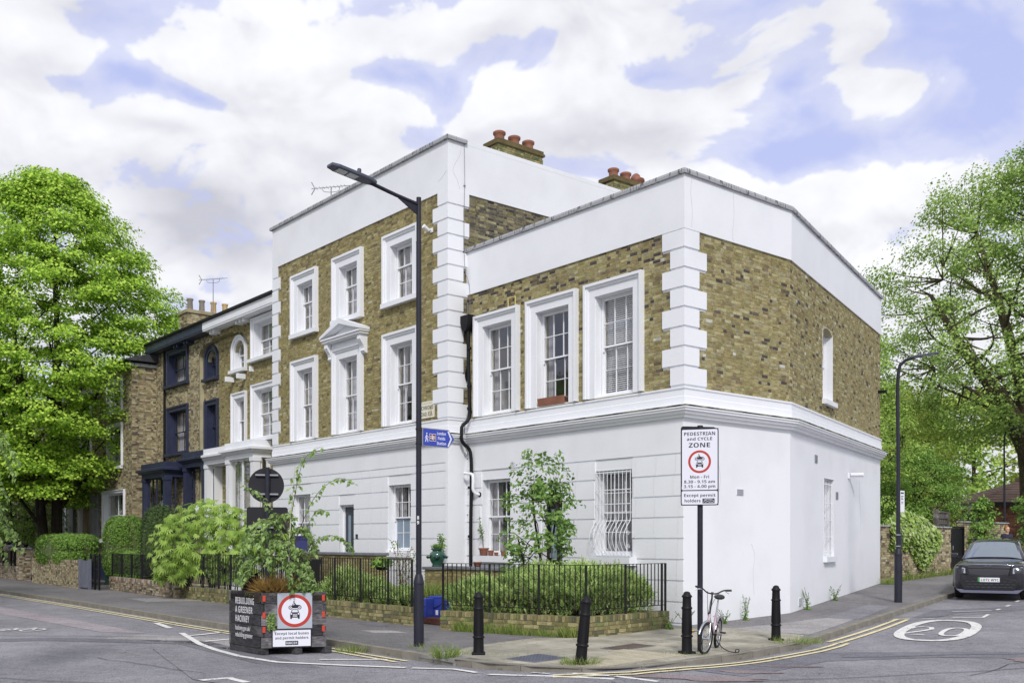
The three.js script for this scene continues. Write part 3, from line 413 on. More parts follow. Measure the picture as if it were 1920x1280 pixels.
// a sliding sash window in an opening x0..x1, y0..y1 of a wall frame f (front plane z = 0)
function sash(house, f, x0, x1, y0, y1, o = {}) {
  const w = part('window', house), white = o.paint || M.white_paint, D = o.depth ?? .17, top = o.arch ? y1 - (x1 - x0) / 2 * o.arch : y1, r = rng(curtainSeed++ * 31), E = .004;
  const lin_ = [bx(x0, x0 + .012, y0, top, -D, .006), bx(x1 - .012, x1, y0, top, -D, .006)]; if (!o.arch) lin_.push(bx(x0 + .012, x1 - .012, y1 - .012, y1, -D, .006)); lin_.push(bx(x0 + .012, x1 - .012, y0, y0 + .02, -D, .01));
  obj('reveal', lin_.map((g) => FM(g, f)), o.reveal || white, w);
  if (o.architrave !== false) {
    let path = [[x1, y0], [x1, y1], [x0, y1], [x0, y0]];
    if (o.arch) { const c = (x0 + x1) / 2, R = (x1 - x0) / 2; path = [[x1, y0]]; for (let k = 0; k <= 14; k++) { const a = k / 14 * PI; path.push([c + R * Math.cos(a), top + R * o.arch * Math.sin(a)]); } path.push([x0, y0]); }
    obj('architrave', [FM(sweepXY(path, (o.prof || ARCHI).map(([a, b]) => [a * (o.aw ?? 1), b])), f)], white, w);
  }
  if (o.sill) obj('sill', [FM(bx(x0 - o.sill, x1 + o.sill, y0 - (o.sillH || .12), y0 - .001, -.02, o.sillZ || .16), f)], white, w);
  // box frame
  const a = x0 + .016, b = x1 - .016, c = y0 + .03, d = y1 - .016, fw = .032;
  obj('frame', [bx(a, a + fw, c, d, -D - .11, -D), bx(b - fw, b, c, d, -D - .11, -D), bx(a, b, d - fw, d, -D - .11, -D + E), bx(a, b, c, c + .06, -D - .11, -D + .02)].map((g) => FM(g, f)), white, w);
  const meet = c + .06 + (d - fw - c - .06) * (o.meet ?? .5), cols = o.cols || 3;
  const leaf = (name, ya, yb, z, rows) => {
    const g = [], xa = a + fw, xb = b - fw, s = .036, bar = .018;
    g.push(bx(xa, xa + s, ya, yb, z - .04, z), bx(xb - s, xb, ya, yb, z - .04, z), bx(xa + s, xb - s, ya, ya + s * 1.1, z - .04, z), bx(xa + s, xb - s, yb - s, yb, z - .04, z));
    const pw = (xb - xa - 2 * s - (cols - 1) * bar) / cols, ph = (yb - ya - 2.1 * s - (rows - 1) * bar) / rows;
    for (let i = 1; i < cols; i++) g.push(bx(xa + s + i * (pw + bar) - bar, xa + s + i * (pw + bar), ya + s * 1.1, yb - s, z - .034, z - .006));
    for (let j = 1; j < rows; j++) g.push(bx(xa + s, xb - s, ya + s * 1.1 + j * (ph + bar) - bar, ya + s * 1.1 + j * (ph + bar), z - .033, z - .007));
    if (o.horns && name === 'upper_sash') g.push(bx(xa, xa + .04, ya - .09, ya, z - .035, z - .003), bx(xb - .04, xb, ya - .09, ya, z - .035, z - .003));
    obj(name, g.map((q) => FM(q, f)), white, w);
    for (let i = 0; i < cols; i++) for (let j = 0; j < rows; j++) { const px = xa + s + i * (pw + bar) + pw / 2, py = ya + s * 1.1 + j * (ph + bar) + ph / 2; const m = mul(f, T(px, py, z - .02), new THREE.Matrix4().makeRotationFromEuler(new THREE.Euler((r() - .5) * .01, (r() - .5) * .012, 0)), new THREE.Matrix4().makeScale(pw, ph, 1)); placeUnit('pane', m, name === 'lower_sash' && o.frost ? M.frosted : M.glass, w, PANE); }
  };
  leaf('upper_sash', meet - .02, d - fw, -D - .008, o.ru || 2);
  leaf('lower_sash', c + .06, meet + .025, -D - .054, o.rl || 2);
  if (o.curtain !== 0) { // gathered cloth at the sides, inside the glass
    const cw = (x1 - x0) * (o.curtain || .26);
    for (const [u0, u1] of [[x0 + .04, x0 + cw], [x1 - cw, x1 - .04]]) { const n = 22, pos = []; const P = (i, y) => { const u = u0 + (u1 - u0) * i / n; return [u, y, -D - .22 + .03 * Math.sin(i * 1.9 + u0 * 9)]; }; for (let i = 0; i < n; i++) { const p = P(i, y0 + .02), q = P(i + 1, y0 + .02), s = P(i + 1, y1), t = P(i, y1); pos.push(...p, ...q, ...s, ...p, ...s, ...t); } const g = new THREE.BufferGeometry(); g.setAttribute('position', new THREE.Float32BufferAttribute(pos, 3)); g.computeVertexNormals(); obj('curtain', [FM(g, f)], o.curtainMat || M.curtain, w); }
  }
  return w;
}
const PANE = (() => { const g = new THREE.PlaneGeometry(1, 1); g.userData.ready = true; return g; })();
mat('navy_curtain', [92, 96, 110], { roughness: 1, map: TX.grain });
const hole = (x0, x1, y0, y1) => ({ x0, x1, y0, y1 });
function blocks(house, f, list, z0, z1, name, m, seed) { const r = rng(seed); for (const [a, b, y, t] of list) placeUnit(name, mul(f, new THREE.Matrix4().makeBasis(new V3(b - a, 0, 0), new V3(0, t - y, 0), new V3(0, 0, z1 - z0)).setPosition((a + b) / 2, (y + t) / 2, (z0 + z1) / 2 + (r() - .5) * .002)), m, house, BLOCK); }
const BLOCK = (() => { const g = new THREE.BoxGeometry(1, 1, 1); const uv = g.attributes.uv; for (let i = 0; i < uv.count; i++) uv.setXY(i, uv.getX(i) * .6, uv.getY(i) * .45); return g; })();
// corner stones at the origin corner of a frame: long and short arms by turns
function quoins(house, y0, n, pitch, front, side, f = new THREE.Matrix4(), mirror = false, p = .04) {
  for (let k = 0; k < n; k++) {
    const L = front[k % 2], S = side[k % 2], y = y0 + k * pitch, shp = (q) => [[-L, 0], [-L, q], [q, q], [q, -S], [0, -S], [0, 0]].map(([x, z]) => mirror ? [-x, z] : [x, z]);
    const g1 = extr(shp(p), pitch - .045, 0), g0 = extr(shp(.008), pitch, 0); g1.rotateX(HD); g0.rotateX(HD); g1.translate(0, y + pitch, 0); g0.translate(0, y + pitch, 0);
    const ch = extr(shp(p * .55), .02, 0); ch.rotateX(HD); ch.translate(0, y + .047, 0);
    obj('quoin', [g1, g0, ch].map((g) => FM(g, f)), M.white_stucco, house);
  }
}
const STRING = [[0, 5.07], [.06, 5.065], [.06, 5.03], [.035, 5.015], [.035, 4.875], [.05, 4.86], [.05, 4.7], [.075, 4.685], [.22, 4.66], [.225, 4.6], [.2, 4.585], [.2, 4.55], [.155, 4.535], [.15, 4.49], [.095, 4.46], [.09, 4.42], [0, 4.405], [-.1, 4.405], [-.1, 5.07]];
function roofPoly(house, poly, y, m) { const s = extr(poly.map(([x, z]) => [x, -z]), .2); s.rotateX(-HD); s.translate(0, y - .2, 0); obj('roof', [s], m, house); }
function inner(house, x0, x1, zb, floors, top) { obj('inner_wall', [bx(x0, x1, 0, top, zb - .1, zb)], M.room, house); floors.forEach((y) => obj('floor', [bx(x0 + .1, x1 - .1, y - .15, y, zb + .01, -.4)], M.room, house)); }
function doorSet(house, f, x0, x1, y0, y1, paint, frameMat, panes, o = {}) {
  const d = part('door', house), D = .18, a = x0 + .06, b = x1 - .06, t = y1 - (o.light ? .28 : .06);
  obj('frame', [bx(x0 + .001, a, y0, y1 - .001, -D - .06, -D + .03), bx(b, x1 - .001, y0, y1 - .001, -D - .06, -D + .03), bx(a, b, y1 - .06, y1 - .002, -D - .06, -D + .03), ...(o.light ? [bx(a, b, t, t + .05, -D - .06, -D + .03)] : [])].map((g) => FM(g, f)), frameMat, d);
  obj('leaf', [FM(slab(a + .004, b - .004, y0 + .01, t - .004, -D - .05, -D, panes), f)], paint, d);
  for (const p of panes) { placeUnit('pane', mul(f, T((p.x0 + p.x1) / 2, (p.y0 + p.y1) / 2, -D - .02), new THREE.Matrix4().makeScale(p.x1 - p.x0, p.y1 - p.y0, 1)), M.frosted, d, PANE); }
  if (o.light) placeUnit('pane', mul(f, T((a + b) / 2, (t + .05 + y1 - .06) / 2, -D - .02), new THREE.Matrix4().makeScale(b - a, y1 - .11 - t, 1)), M.glass, d, PANE);
  if (o.letter) obj('letterbox', [FM(rbx(...o.letter, -D, -D + .014, .004), f)], M.brass, d);
  obj('handle', [FM(rbx(a + .07, a + .1, y0 + 1.0, y0 + 1.14, -D, -D + .05, .008), f)], M.steel, d);
  obj('step', [FM(bx(x0 - .1, x1 + .1, y0 - .17, y0 - .001, -.28, .32), f)], M.concrete, d);
}
mat('brass', [190, 150, 70], { metalness: .85, roughness: .35 });
mat('door_slate', [52, 62, 74], { roughness: .4, map: TX.grain });
mat('roof_lead', [120, 122, 128], { roughness: .7, map: TX.stone });

// ===== the corner house
const house = thing('corner_house', 'two storey yellow brick corner house with white stucco ground floor and white quoins', 'house', [3.63, 0, -21.1], THF);
{
  const H = house, I = new THREE.Matrix4(), fS = RY(HD), fR = mul(T(0, 0, -3.778), RY(Math.atan2(.9473, -.3205))), W = -7.565, RL = 10.054;
  const up = [[-6.86, -5.66], [-4.73, -3.53], [-2.65, -1.44]].map(([a, b]) => hole(a, b, 5.1, 7.44)), G1 = hole(-6.9, -5.715, 1.43, 3.43), G2 = hole(-2.653, -1.478, 1.45, 3.43), DR = hole(-4.52, -3.755, .4, 2.98);
  const UW = { x0: 2.95, x1: 3.98, y0: 5.5, y1: 7.42, top: (x) => 7.28 + .14 * Math.sqrt(Math.max(0, 1 - ((x - 3.465) / .54) ** 2)) }, LW = hole(3.07, 4.1, 1.4, 3.47);
  UW.path = () => [[2.95, 5.5], [2.95, 7.28], [3.2, 7.39], [3.465, 7.42], [3.73, 7.39], [3.98, 7.28], [3.98, 5.5]];
  obj('lower_wall', [slab(W, -.001, -.3, 4.5, -.36, 0, [G1, G2, DR]), FM(slab(.001, 3.778, -.3, 4.5, -.36, 0), fS), FM(slab(.0, RL, -.3, 4.5, -.36, 0, [LW]), fR)], M.white_stucco, H);
  obj('upper_wall', [slab(W, -.03, 4.4, 8.6, -.36, -.004, up), FM(slab(.03, 3.778, 4.4, 8.6, -.36, -.004), fS), FM(slab(.002, RL, 4.4, 8.6, -.36, -.004, [UW]), fR)], M.mortar, H);
  const back = [[-3.221, -13.3], [W, -13.3]]; obj('rear_wall', [bx(W, -3.3, -.3, 9.5, -13.4, -13.1), bx(W + .001, W + .3, -.3, 9.5, -13.1, -.4)], M.white_stucco, H);
  // rusticated blocks
  const hs = [G1, G2, DR]; blocks(H, I, courses({ x0: W, x1: -.005, y0: .085 - .449, y1: 3.66, ch: .449, lens: [.62, .55, .68], joint: .03, vjoint: .008, holes: hs, seed: 3, minLen: .05 }), -.02, .03, 'ashlar_block', M.white_stucco, 4);
  obj('frieze', [bx(W, -.003, 3.68, 4.42, -.02, .03)], M.white_stucco, H);
  // brickwork
  const rests = [layBricks(H, I, courses({ x0: W, x1: -.36, y0: 5.0, y1: 8.42, ch: SC, lens: FLEM, joint: .011, holes: up.map((h) => hole(h.x0 - .22, h.x1 + .22, h.y0, h.y1 + .2)), seed: 11 }), 'patchy', { seed: 1, indiv: 300, toneAt: (x, y, i, r) => (y > 7.75 && r() < .16 * fbm(x * 2, y * 3, 1, 2) * 2) ? 7 : i }),
    layBricks(H, fS, courses({ x0: .4, x1: 3.776, y0: 5.0, y1: 8.42, ch: SC, lens: FLEM, joint: .011, seed: 12 }), 'patchy', { seed: 2, indiv: 300, name: 'side_brick' }),
    layBricks(H, fR, courses({ x0: .004, x1: RL, y0: 5.0, y1: 8.45, ch: SC, lens: FLEM, joint: .011, holes: [{ ...UW, x0: 2.95, x1: 3.98 }], seed: 13 }), 'patchy', { seed: 3, indiv: 300, name: 'flank_brick' })];
  brickRest(H, rests);
  quoins(H, 5.07, 8, .4145, [.355, .58], [.694, .45]);
  const path = [[W, 0], [0, 0], [0, -3.778], [-3.221, -13.3]];
  obj('string_course', [sweep(path, STRING)], M.white_paint, H); obj('ledge_lichen', [sweep(path, [[.2, 4.668], [.231, 4.662], [.231, 4.632], [.226, 4.63], [.2, 4.66]])], M.lichen || mat('lichen', [150, 150, 138], { map: TX.lichen, roughness: 1 }), H);
  obj('parapet', [sweep(path, [[-.3, 8.4], [.035, 8.4], [.035, 9.54], [-.3, 9.54]])], M.white_stucco, H);
  obj('coping', [sweep(path, [[-.34, 9.55], [-.34, 9.54], [.09, 9.54], [.095, 9.6], [.08, 9.645], [-.34, 9.7]])], M.coping, H);
  roofPoly(H, [[W, -.2], [-.2, -.2], [-.2, -3.7], [-3.4, -13.2], [W, -13.2]], 9.2, M.roof_lead);
  inner(H, W + .31, -.4, -2.6, [.35, 4.7], 9);
  sash(H, I, ...Object.values(up[0]).slice(0, 4), { horns: 1, curtain: .16 }); sash(H, I, ...Object.values(up[1]).slice(0, 4), { horns: 1, curtain: .2 }); sash(H, I, ...Object.values(up[2]).slice(0, 4), { horns: 1, curtain: .1 });
  sash(H, I, G1.x0, G1.x1, G1.y0, G1.y1, { architrave: false, sill: .12, sillH: .16, sillZ: .22, ru: 2, rl: 2, curtain: .3 });
  sash(H, I, G2.x0, G2.x1, G2.y0, G2.y1, { architrave: false, sill: .14, sillH: .18, sillZ: .26, horns: 1, frost: 0, curtain: .5 });
  sash(H, fR, UW.x0, UW.x1, UW.y0, UW.y1, { architrave: false, arch: .2, sill: .08, sillZ: .12, cols: 2, curtain: .2, depth: .2 });
  sash(H, fR, LW.x0, LW.x1, LW.y0, LW.y1, { architrave: false, sill: .06, sillH: .14, sillZ: .1, cols: 2, curtain: .5, depth: .2 });
  doorSet(H, I, DR.x0, DR.x1, DR.y0, DR.y1, M.black_paint, M.black_paint, [hole(-4.4, -4.18, 1.35, 2.6), hole(-4.08, -3.86, 1.35, 2.6)], { letter: [-4.25, -4.02, 1.18, 1.25] });
  obj('door_panel', [rbx(-4.4, -4.2, .55, 1.05, -.2, -.165, .01)], M.black_paint, H); obj('door_panel', [rbx(-4.08, -3.88, .55, 1.05, -.2, -.165, .01)], M.black_paint, H);
}
// ===== the taller house next to it
const tall = thing('tall_house', 'three storey yellow brick house with pedimented window, white quoins and plain white parapet', 'house', [-1.694, 0, -26.512], THF);
{
  const H = tall, I = new THREE.Matrix4(), fS = RY(HD), W = -10.126, fL = mul(T(W, 0, 0), RY(-HD));
  const cx = [[-8.4, -7.34], [-5.66, -4.58], [-2.76, -1.64]], top = cx.map(([a, b]) => hole(a, b, 8.62, 10.22)), mid = cx.map(([a, b]) => hole(a, b, 5.1, 7.4)), D = hole(-5.68, -4.78, .35, 2.92), G = hole(-2.9, -1.72, 1.5, 3.42), G0 = hole(-8.74, -7.48, 1.45, 3.35), low = [D, G, G0];
  obj('lower_wall', [slab(W, -.001, -.3, 4.5, -.36, 0, low), FM(slab(.001, 9, -.3, 4.5, -.36, 0), fS), FM(slab(-9, -.001, -.3, 4.5, -.36, 0), fL)], M.white_stucco, H);
  obj('upper_wall', [slab(W + .03, -.03, 4.4, 11.3, -.36, -.004, [...top, ...mid]), FM(slab(.03, 9, 4.4, 11.3, -.36, -.004), fS), FM(slab(-9, -.03, 4.4, 11.3, -.36, -.004), fL)], M.mortar_dark, H);
  obj('rear_wall', [bx(W + .1, -.1, -.3, 12.4, -9.2, -8.9)], M.white_stucco, H);
  const bl = (y0, y1, ch, s) => blocks(H, I, courses({ x0: W, x1: -.08, y0, y1, ch, lens: [.64, .56, .7], joint: .03, vjoint: .008, holes: low, seed: s, minLen: .05 }), -.02, .03, 'ashlar_block', M.white_stucco, s + 1);
  bl(.095 - .449, 3.67, .449, 23); bl(3.687, 3.9, .22, 25); obj('frieze', [bx(W, -.08, 3.905, 4.42, -.02, .03)], M.white_stucco, H); obj('corner_strip', [bx(-.077, .03, -.3, 4.42, -.5, .033)], M.white_stucco, H);
  const bh = [...top, ...mid].map((h) => hole(h.x0 - .22, h.x1 + .22, h.y0 - (h.y0 > 8 ? .06 : 0), h.y1 + .2));
  brickRest(H, [layBricks(H, I, courses({ x0: W + .4, x1: -.4, y0: 5.0, y1: 11.13, ch: SC, lens: FLEM, joint: .009, holes: bh, seed: 31 }), 'stock', { seed: 4, indiv: 300, toneAt: (x, y, i, r) => y > 10.75 && r() < .3 ? 6 : i }), layBricks(H, fS, courses({ x0: .4, x1: 6.5, y0: 5.0, y1: 11.13, ch: SC, lens: FLEM, joint: .011, seed: 32 }), 'sooty', { seed: 5, indiv: 200, name: 'flank_brick' })]);
  const qh = (11.14 - 5.06) / 15, n = 15; quoins(H, 11.14 - n * qh, n, qh, [.43, .65], [.675, .48]); quoins(H, 11.14 - n * qh, n, qh, [.35, .52], [.3, .3], T(W, 0, 0), true);
  const path = [[W, -.3], [W, 0], [0, 0], [0, -.64]];
  obj('string_course', [sweep(path, STRING)], M.white_paint, H); obj('ledge_lichen', [sweep(path, [[.2, 4.668], [.231, 4.662], [.231, 4.632], [.226, 4.63], [.2, 4.66]])], M.lichen || mat('lichen', [150, 150, 138], { map: TX.lichen, roughness: 1 }), H);
  obj('parapet', [sweep([[W, -8.9], [W, 0], [0, 0], [0, -8.9]], [[-.3, 11.12], [.035, 11.12], [.035, 12.43], [-.3, 12.43]])], M.white_stucco, H);
  obj('coping', [sweep([[W, -.4], [W, 0], [0, 0], [0, -.56]], [[-.34, 12.432], [.11, 12.432], [.115, 12.5], [.1, 12.54], [-.34, 12.6]])], M.coping, H);
  obj('parapet_cap', [sweep([[0, -.565], [0, -8.9]], [[-.31, 12.432], [.037, 12.432], [.037, 12.55], [-.31, 12.56]])], M.white_stucco, H);
  roofPoly(H, [[W + .2, -.25], [-.2, -.25], [-.2, -9], [W + .2, -9]], 12.1, M.roof_lead);
  inner(H, W + .4, -.4, -2.6, [.35, 4.7, 8.2], 12);
  top.forEach((h, i) => sash(H, I, h.x0, h.x1, h.y0, h.y1, { ru: 1, rl: 2, meet: .62, sill: .36, sillH: .14, sillZ: .15, curtain: .34, aw: 1.08 }));
  mid.forEach((h, i) => sash(H, I, h.x0, h.x1, h.y0, h.y1, { horns: i === 2, curtain: i === 2 ? .2 : .42, aw: 1.08 }));
  sash(H, I, G.x0, G.x1, G.y0, G.y1, { architrave: false, sill: .1, sillH: .14, sillZ: .1, horns: 1, frost: 1, curtain: .3 }); sash(H, I, G0.x0, G0.x1, G0.y0, G0.y1, { architrave: false, sill: .1, sillH: .14, sillZ: .1, curtain: .4 });
  doorSet(H, I, D.x0, D.x1, D.y0, D.y1, M.door_slate, M.white_paint, [hole(-5.5, -5.3, .75, 2.62), hole(-5.17, -4.95, .75, 2.62)]);
  { // pediment on scrolled brackets over the middle first floor window
    const p = part('pediment', H), c = -5.12, z = .3;
    obj('frieze', [bx(c - .86, c + .86, 7.7, 7.93, -.02, .1)], M.white_paint, p);
    obj('cornice', [bx(c - 1.14, c + 1.14, 7.93, 8.0, -.02, z), bx(c - 1.1, c + 1.1, 7.9, 7.93, -.02, z - .05), bx(c - 1.18, c + 1.18, 8.0, 8.05, -.02, z + .04)], M.white_paint, p);
    obj('tympanum', [extr([[c - 1.0, 8.05], [c + 1.0, 8.05], [c, 8.4]], .08).translate(0, 0, 0)], M.white_paint, p);
    const rake = (s) => extr([[c + s * 1.2, 8.05], [c + s * 1.2, 8.13], [c, 8.55], [c, 8.38]].map(([x, y]) => [x, y]), z + .06); obj('rake', [rake(-1)], M.white_paint, p); obj('rake', [rake(1)], M.white_paint, p);
    for (const s of [-1, 1]) { const sh = [[0, 7.9], [.24, 7.9], [.25, 7.78], [.2, 7.7], [.13, 7.6], [.1, 7.52], [.12, 7.45], [.07, 7.4], [0, 7.38]]; const g = extr(sh, .17, .01); g.rotateY(-HD); g.translate(c + s * .98 + .085, 0, 0); obj('bracket', [g], M.white_paint, p); }
  }
  const stack = (z0, z1, pots, h) => { const s = part('chimney', H); const F2 = T(-.95, 0, z1), base = 11.8;
    obj('core', [bx(-.93, -.32, base, h - .02, z0 + .02, z1 - .02)], M.mortar_dark, s);
    const b = []; b.push(layBricks(s, T(0, 0, z1), courses({ x0: -.95, x1: -.3, y0: base, y1: h - .16, ch: SC, lens: FLEM, joint: .01, seed: 41 }), 'mossy', { seed: 7, indiv: 30 }));
    b.push(layBricks(s, mul(T(-.3, 0, z1), RY(HD)), courses({ x0: 0, x1: z1 - z0, y0: base, y1: h - .16, ch: SC, lens: FLEM, joint: .01, seed: 42 }), 'mossy', { seed: 8, indiv: 120 })); brickRest(s, b);
    obj('cap', [rbx(-1.0, -.25, h - .16, h - .085, z0 - .05, z1 + .05, .012), rbx(-.97, -.28, h - .084, h, z0 - .02, z1 + .02, .012)], M.capbrick, s);
    pots.forEach(([z, rr, tilt]) => { const g = lathe([[0, 0], [rr * 1.0, 0], [rr * .86, .1], [rr * .84, .22], [rr * 1.06, .25], [rr * 1.08, .31], [rr * .9, .33], [rr * .8, .33], [rr * .8, .1]], 18); if (tilt) { g.rotateZ(.9); g.translate(.12, .12, 0); } g.translate(-.62, h - .01, z); obj('chimney_pot', [g, ...(tilt ? [cyl(rr * .9, rr * .8, 0, .2, 16).translate(-.62, h - .01, z)] : [])], M.terracotta, s); }); };
  mat('capbrick', [112, 100, 66], { map: TX.stone, bumpMap: TX.stone, bumpScale: .006, roughness: .95 });
  stack(-3.62, -1.95, [[-2.25, .17], [-2.8, .17], [-3.33, .17]], 13.1); stack(-8.4, -6.55, [[-6.85, .17], [-7.4, .17], [-7.95, .17, 1]], 13.14);
}
// ---------- hairline cracks in the render and a scrubbed-off scrawl on the splayed wall
mat('crack', [176, 178, 186], { roughness: 1 }); 
{
  const crack = (H, f, pts, rad = .0035) => obj('crack', [FM(tube(pts.map(([x, y]) => [x, y, .0]), rad, 4, pts.length * 4), f)], M.crack, H), fS = RY(HD), fR = mul(T(0, 0, -3.778), RY(Math.atan2(.9473, -.3205)));
  crack(tall, mul(fS, T(0, 0, .036)), [[.42, 12.4], [.36, 12.1], [.16, 11.75], [.14, 11.6], [.26, 11.45], [.36, 11.2]]); crack(tall, T(0, 0, .036), [[-.02, 11.62], [-.2, 11.5], [-.4, 11.42]]);
  crack(house, mul(fS, T(0, 0, .036)), [[.2, 9.5], [.17, 9.2], [.22, 8.8], [.2, 8.45]]); crack(house, mul(fS, T(0, 0, .036)), [[1.6, 9.5], [1.63, 9.0], [1.58, 8.6], [1.6, 8.42]]);
  crack(house, mul(fS, T(0, 0, .001)), [[2.3, 1.75], [2.42, 1.5], [2.36, 1.1], [2.4, .6]]); crack(house, mul(fS, T(0, 0, .001)), [[1.1, 3.6], [1.2, 3.2], [1.16, 2.9]]); crack(house, mul(fR, T(0, 0, .001)), [[7.2, 3.9], [7.1, 3.3], [7.3, 2.6], [7.2, 2.0]]);
}
// ===== terrace pair to the left: white trim and navy trim under one eave
const FDx = -.63897, FDz = .76923;
const onF = (t, o = 0) => [3.63 + FDx * t - .76923 * o, 21.1 + FDz * t - .63897 * o];   // a point t metres left along the street front, o metres out
const archTop = (t) => 9.32 + .52 * Math.sqrt(Math.max(0, 1 - ((t - 23.42) / 2.28) ** 2));
const SMALL = [[0, -.02], [0, .05], [.12, .05], [.12, .075], [.15, .1], [.2, .1], [.2, 0]];
function terrace(kind) {
  const navy = kind === 'navy', paint = navy ? M.navy_paint : M.white_paint, t0 = navy ? 24.25 : 17.72, W = navy ? -6.25 : -6.53, [px, pd] = onF(t0);
  const H = thing(navy ? 'navy_trim_house' : 'white_trim_house', navy ? 'dark brick terrace house with navy blue window surrounds, porch and bay' : 'brick terrace house with white window surrounds and white porch beside the tall house', 'house', [px, 0, -pd], THF), I = new THREE.Matrix4(), B = T(0, 0, -.22);
  const X = (t) => t0 - t, big = navy ? [26.95, 28.85] : [18.6, 20.5], sm_ = navy ? [23.62 + .1, 24.55] : [21.78, 22.72];
  const bigT = hole(X(big[1]), X(big[0]), 8.5, 9.8), bigM = hole(X(big[1]), X(big[0]), 5.56, 7.35), sx = navy ? [24.32, 24.72] : [21.82, 22.66];
  const s0 = navy ? X(25.32) : X(22.72), s1 = navy ? X(24.42) : X(21.82), smT = { x0: s0, x1: s1, y0: 8.38, y1: 9.5, top: (x) => 9.5 }, smM = hole(s0, s1, 5.56, 7.3);
  smT.path = () => { const c = (s0 + s1) / 2, R = (s1 - s0) / 2, p = [[s0, 8.38]]; for (let k = 0; k <= 10; k++) { const a = PI - k / 10 * PI; p.push([c + R * Math.cos(a), 9.5 - R * .9 + R * .9 * Math.sin(a)]); } p.push([s1, 8.38]); return p; };
  const rx0 = navy ? X(25.7) : W, rx1 = navy ? 0 : X(21.15);           // the recessed bay between the party wall and the pier
  const mx0 = navy ? W : rx1, mx1 = navy ? rx0 : 0;
  obj('wall', [slab(mx0, mx1, -.3, 10.3, -.45, -.01, [bigT, bigM]), FM(slab(rx0, rx1, -.3, 9.95, -.3, -.01, [smT, smM]), B), bx(rx0, rx1, 9.86, 10.3, -.45, -.01), bx(W, W + .3, -.3, 10.3, -8, -.45), bx(W, 0, -.3, 10.3, -8.3, -8)], M.mortar, H);
  const ho = (h) => hole(h.x0 - .13, h.x1 + .13, h.y0 - .04, h.y1 + .12), fam = navy ? 'old_yellow' : 'stock';
  brickRest(H, [layBricks(H, I, [...courses({ x0: mx0, x1: mx1, y0: .5, y1: 10.25, ch: SC, lens: FLEM, joint: .012, holes: [ho(bigT), ho(bigM)], seed: 51 }), ...courses({ x0: rx0, x1: rx1, y0: 9.3, y1: 10.25, ch: SC, lens: [.1125], joint: .012, seed: 52, keepIf: (x, y) => y > archTop(t0 - x) })], fam, { seed: navy ? 9 : 10, indiv: 200 }),
    layBricks(H, B, courses({ x0: rx0, x1: rx1, y0: .5, y1: 9.9, ch: SC, lens: FLEM, joint: .012, holes: [ho(smT), ho(smM)], seed: 53 }), fam, { seed: 14, indiv: 60, name: 'recess_brick' }),
    ...(navy ? [layBricks(H, mul(T(mx1, 0, -.24), RY(HD)), courses({ x0: 0, x1: .24, y0: .5, y1: 9.4, ch: SC, lens: [.12], joint: .012, seed: 54 }), fam, { seed: 15, indiv: 0 })] : [])]);
  { // arch soffit closing the head of the recess
    const pos = []; for (let k = 0; k < 24; k++) { const a = mixf(rx0, rx1, k / 24), b = mixf(rx0, rx1, (k + 1) / 24), ya = archTop(t0 - a), yb = archTop(t0 - b); pos.push(a, ya, 0, b, yb, 0, b, yb, -.25, a, ya, 0, b, yb, -.25, a, ya, -.25); } const g = new THREE.BufferGeometry(); g.setAttribute('position', new THREE.Float32BufferAttribute(pos, 3)); g.computeVertexNormals(); obj('arch_soffit', [g], M.mortar_dark, H); }
  const rev = navy ? M.navy_paint : M.white_paint, bo = { paint, reveal: rev, cols: navy ? 1 : 3, ru: navy ? 1 : 1, rl: navy ? 1 : 2, prof: SMALL, aw: 1.05, sill: .3, sillZ: .2, sillH: .12, curtain: .35, depth: .2 };
  sash(H, I, bigT.x0, bigT.x1, bigT.y0, bigT.y1, { ...bo, cols: navy ? 2 : 3 }); sash(H, I, bigM.x0, bigM.x1, bigM.y0, bigM.y1, { ...bo, cols: navy ? 2 : 3, ru: navy ? 1 : 2 });
  sash(H, B, smT.x0, smT.x1, smT.y0, smT.y1, { ...bo, arch: .9, sill: .22, cols: navy ? 1 : 2, rl: navy ? 1 : 2, depth: .16 }); sash(H, B, smM.x0, smM.x1, smM.y0, smM.y1, { ...bo, sill: 0, cols: 1, rl: 1, ru: 1, depth: .16 });
  if (!navy) for (const [x, y] of [[bigT.x0 - .2, 8.28], [bigT.x1 + .12, 8.28], [smT.x0 - .1, 8.16], [smT.x1 + .02, 8.16]]) obj('sill_bracket', [rbx(x, x + .1, y - .22, y - .02, -.2, .16, .02)], paint, H);
  // eave
  obj('fascia', [bx(W, 0, 10.12, 10.42, .3, .46), bx(W, 0, 10.06, 10.13, -.05, .44)], paint, H);
  obj('gutter', [bx(W, 0, 10.42, 10.5, .3, .55)], M.black_paint, H);
  for (const x of navy ? [-2.0, -2.3, -3.1, -3.4] : [-3.2, -3.5, -3.8, -6.2, -5.9]) obj('eave_bracket', [rbx(x - .06, x + .06, 9.92, 10.08, -.02, .3, .03)], paint, H);
  const rf = extr([[.5, 10.45], [-4, 12.0], [-8.3, 10.4], [-8.3, 10.3], [.4, 10.3]], -W); rf.rotateY(-HD); obj('roof', [rf.translate(0, 0, 0)], M.slate, H);
  inner(H, W + .3, -.02, -2.4, [.6, 5.1, 8], 10);
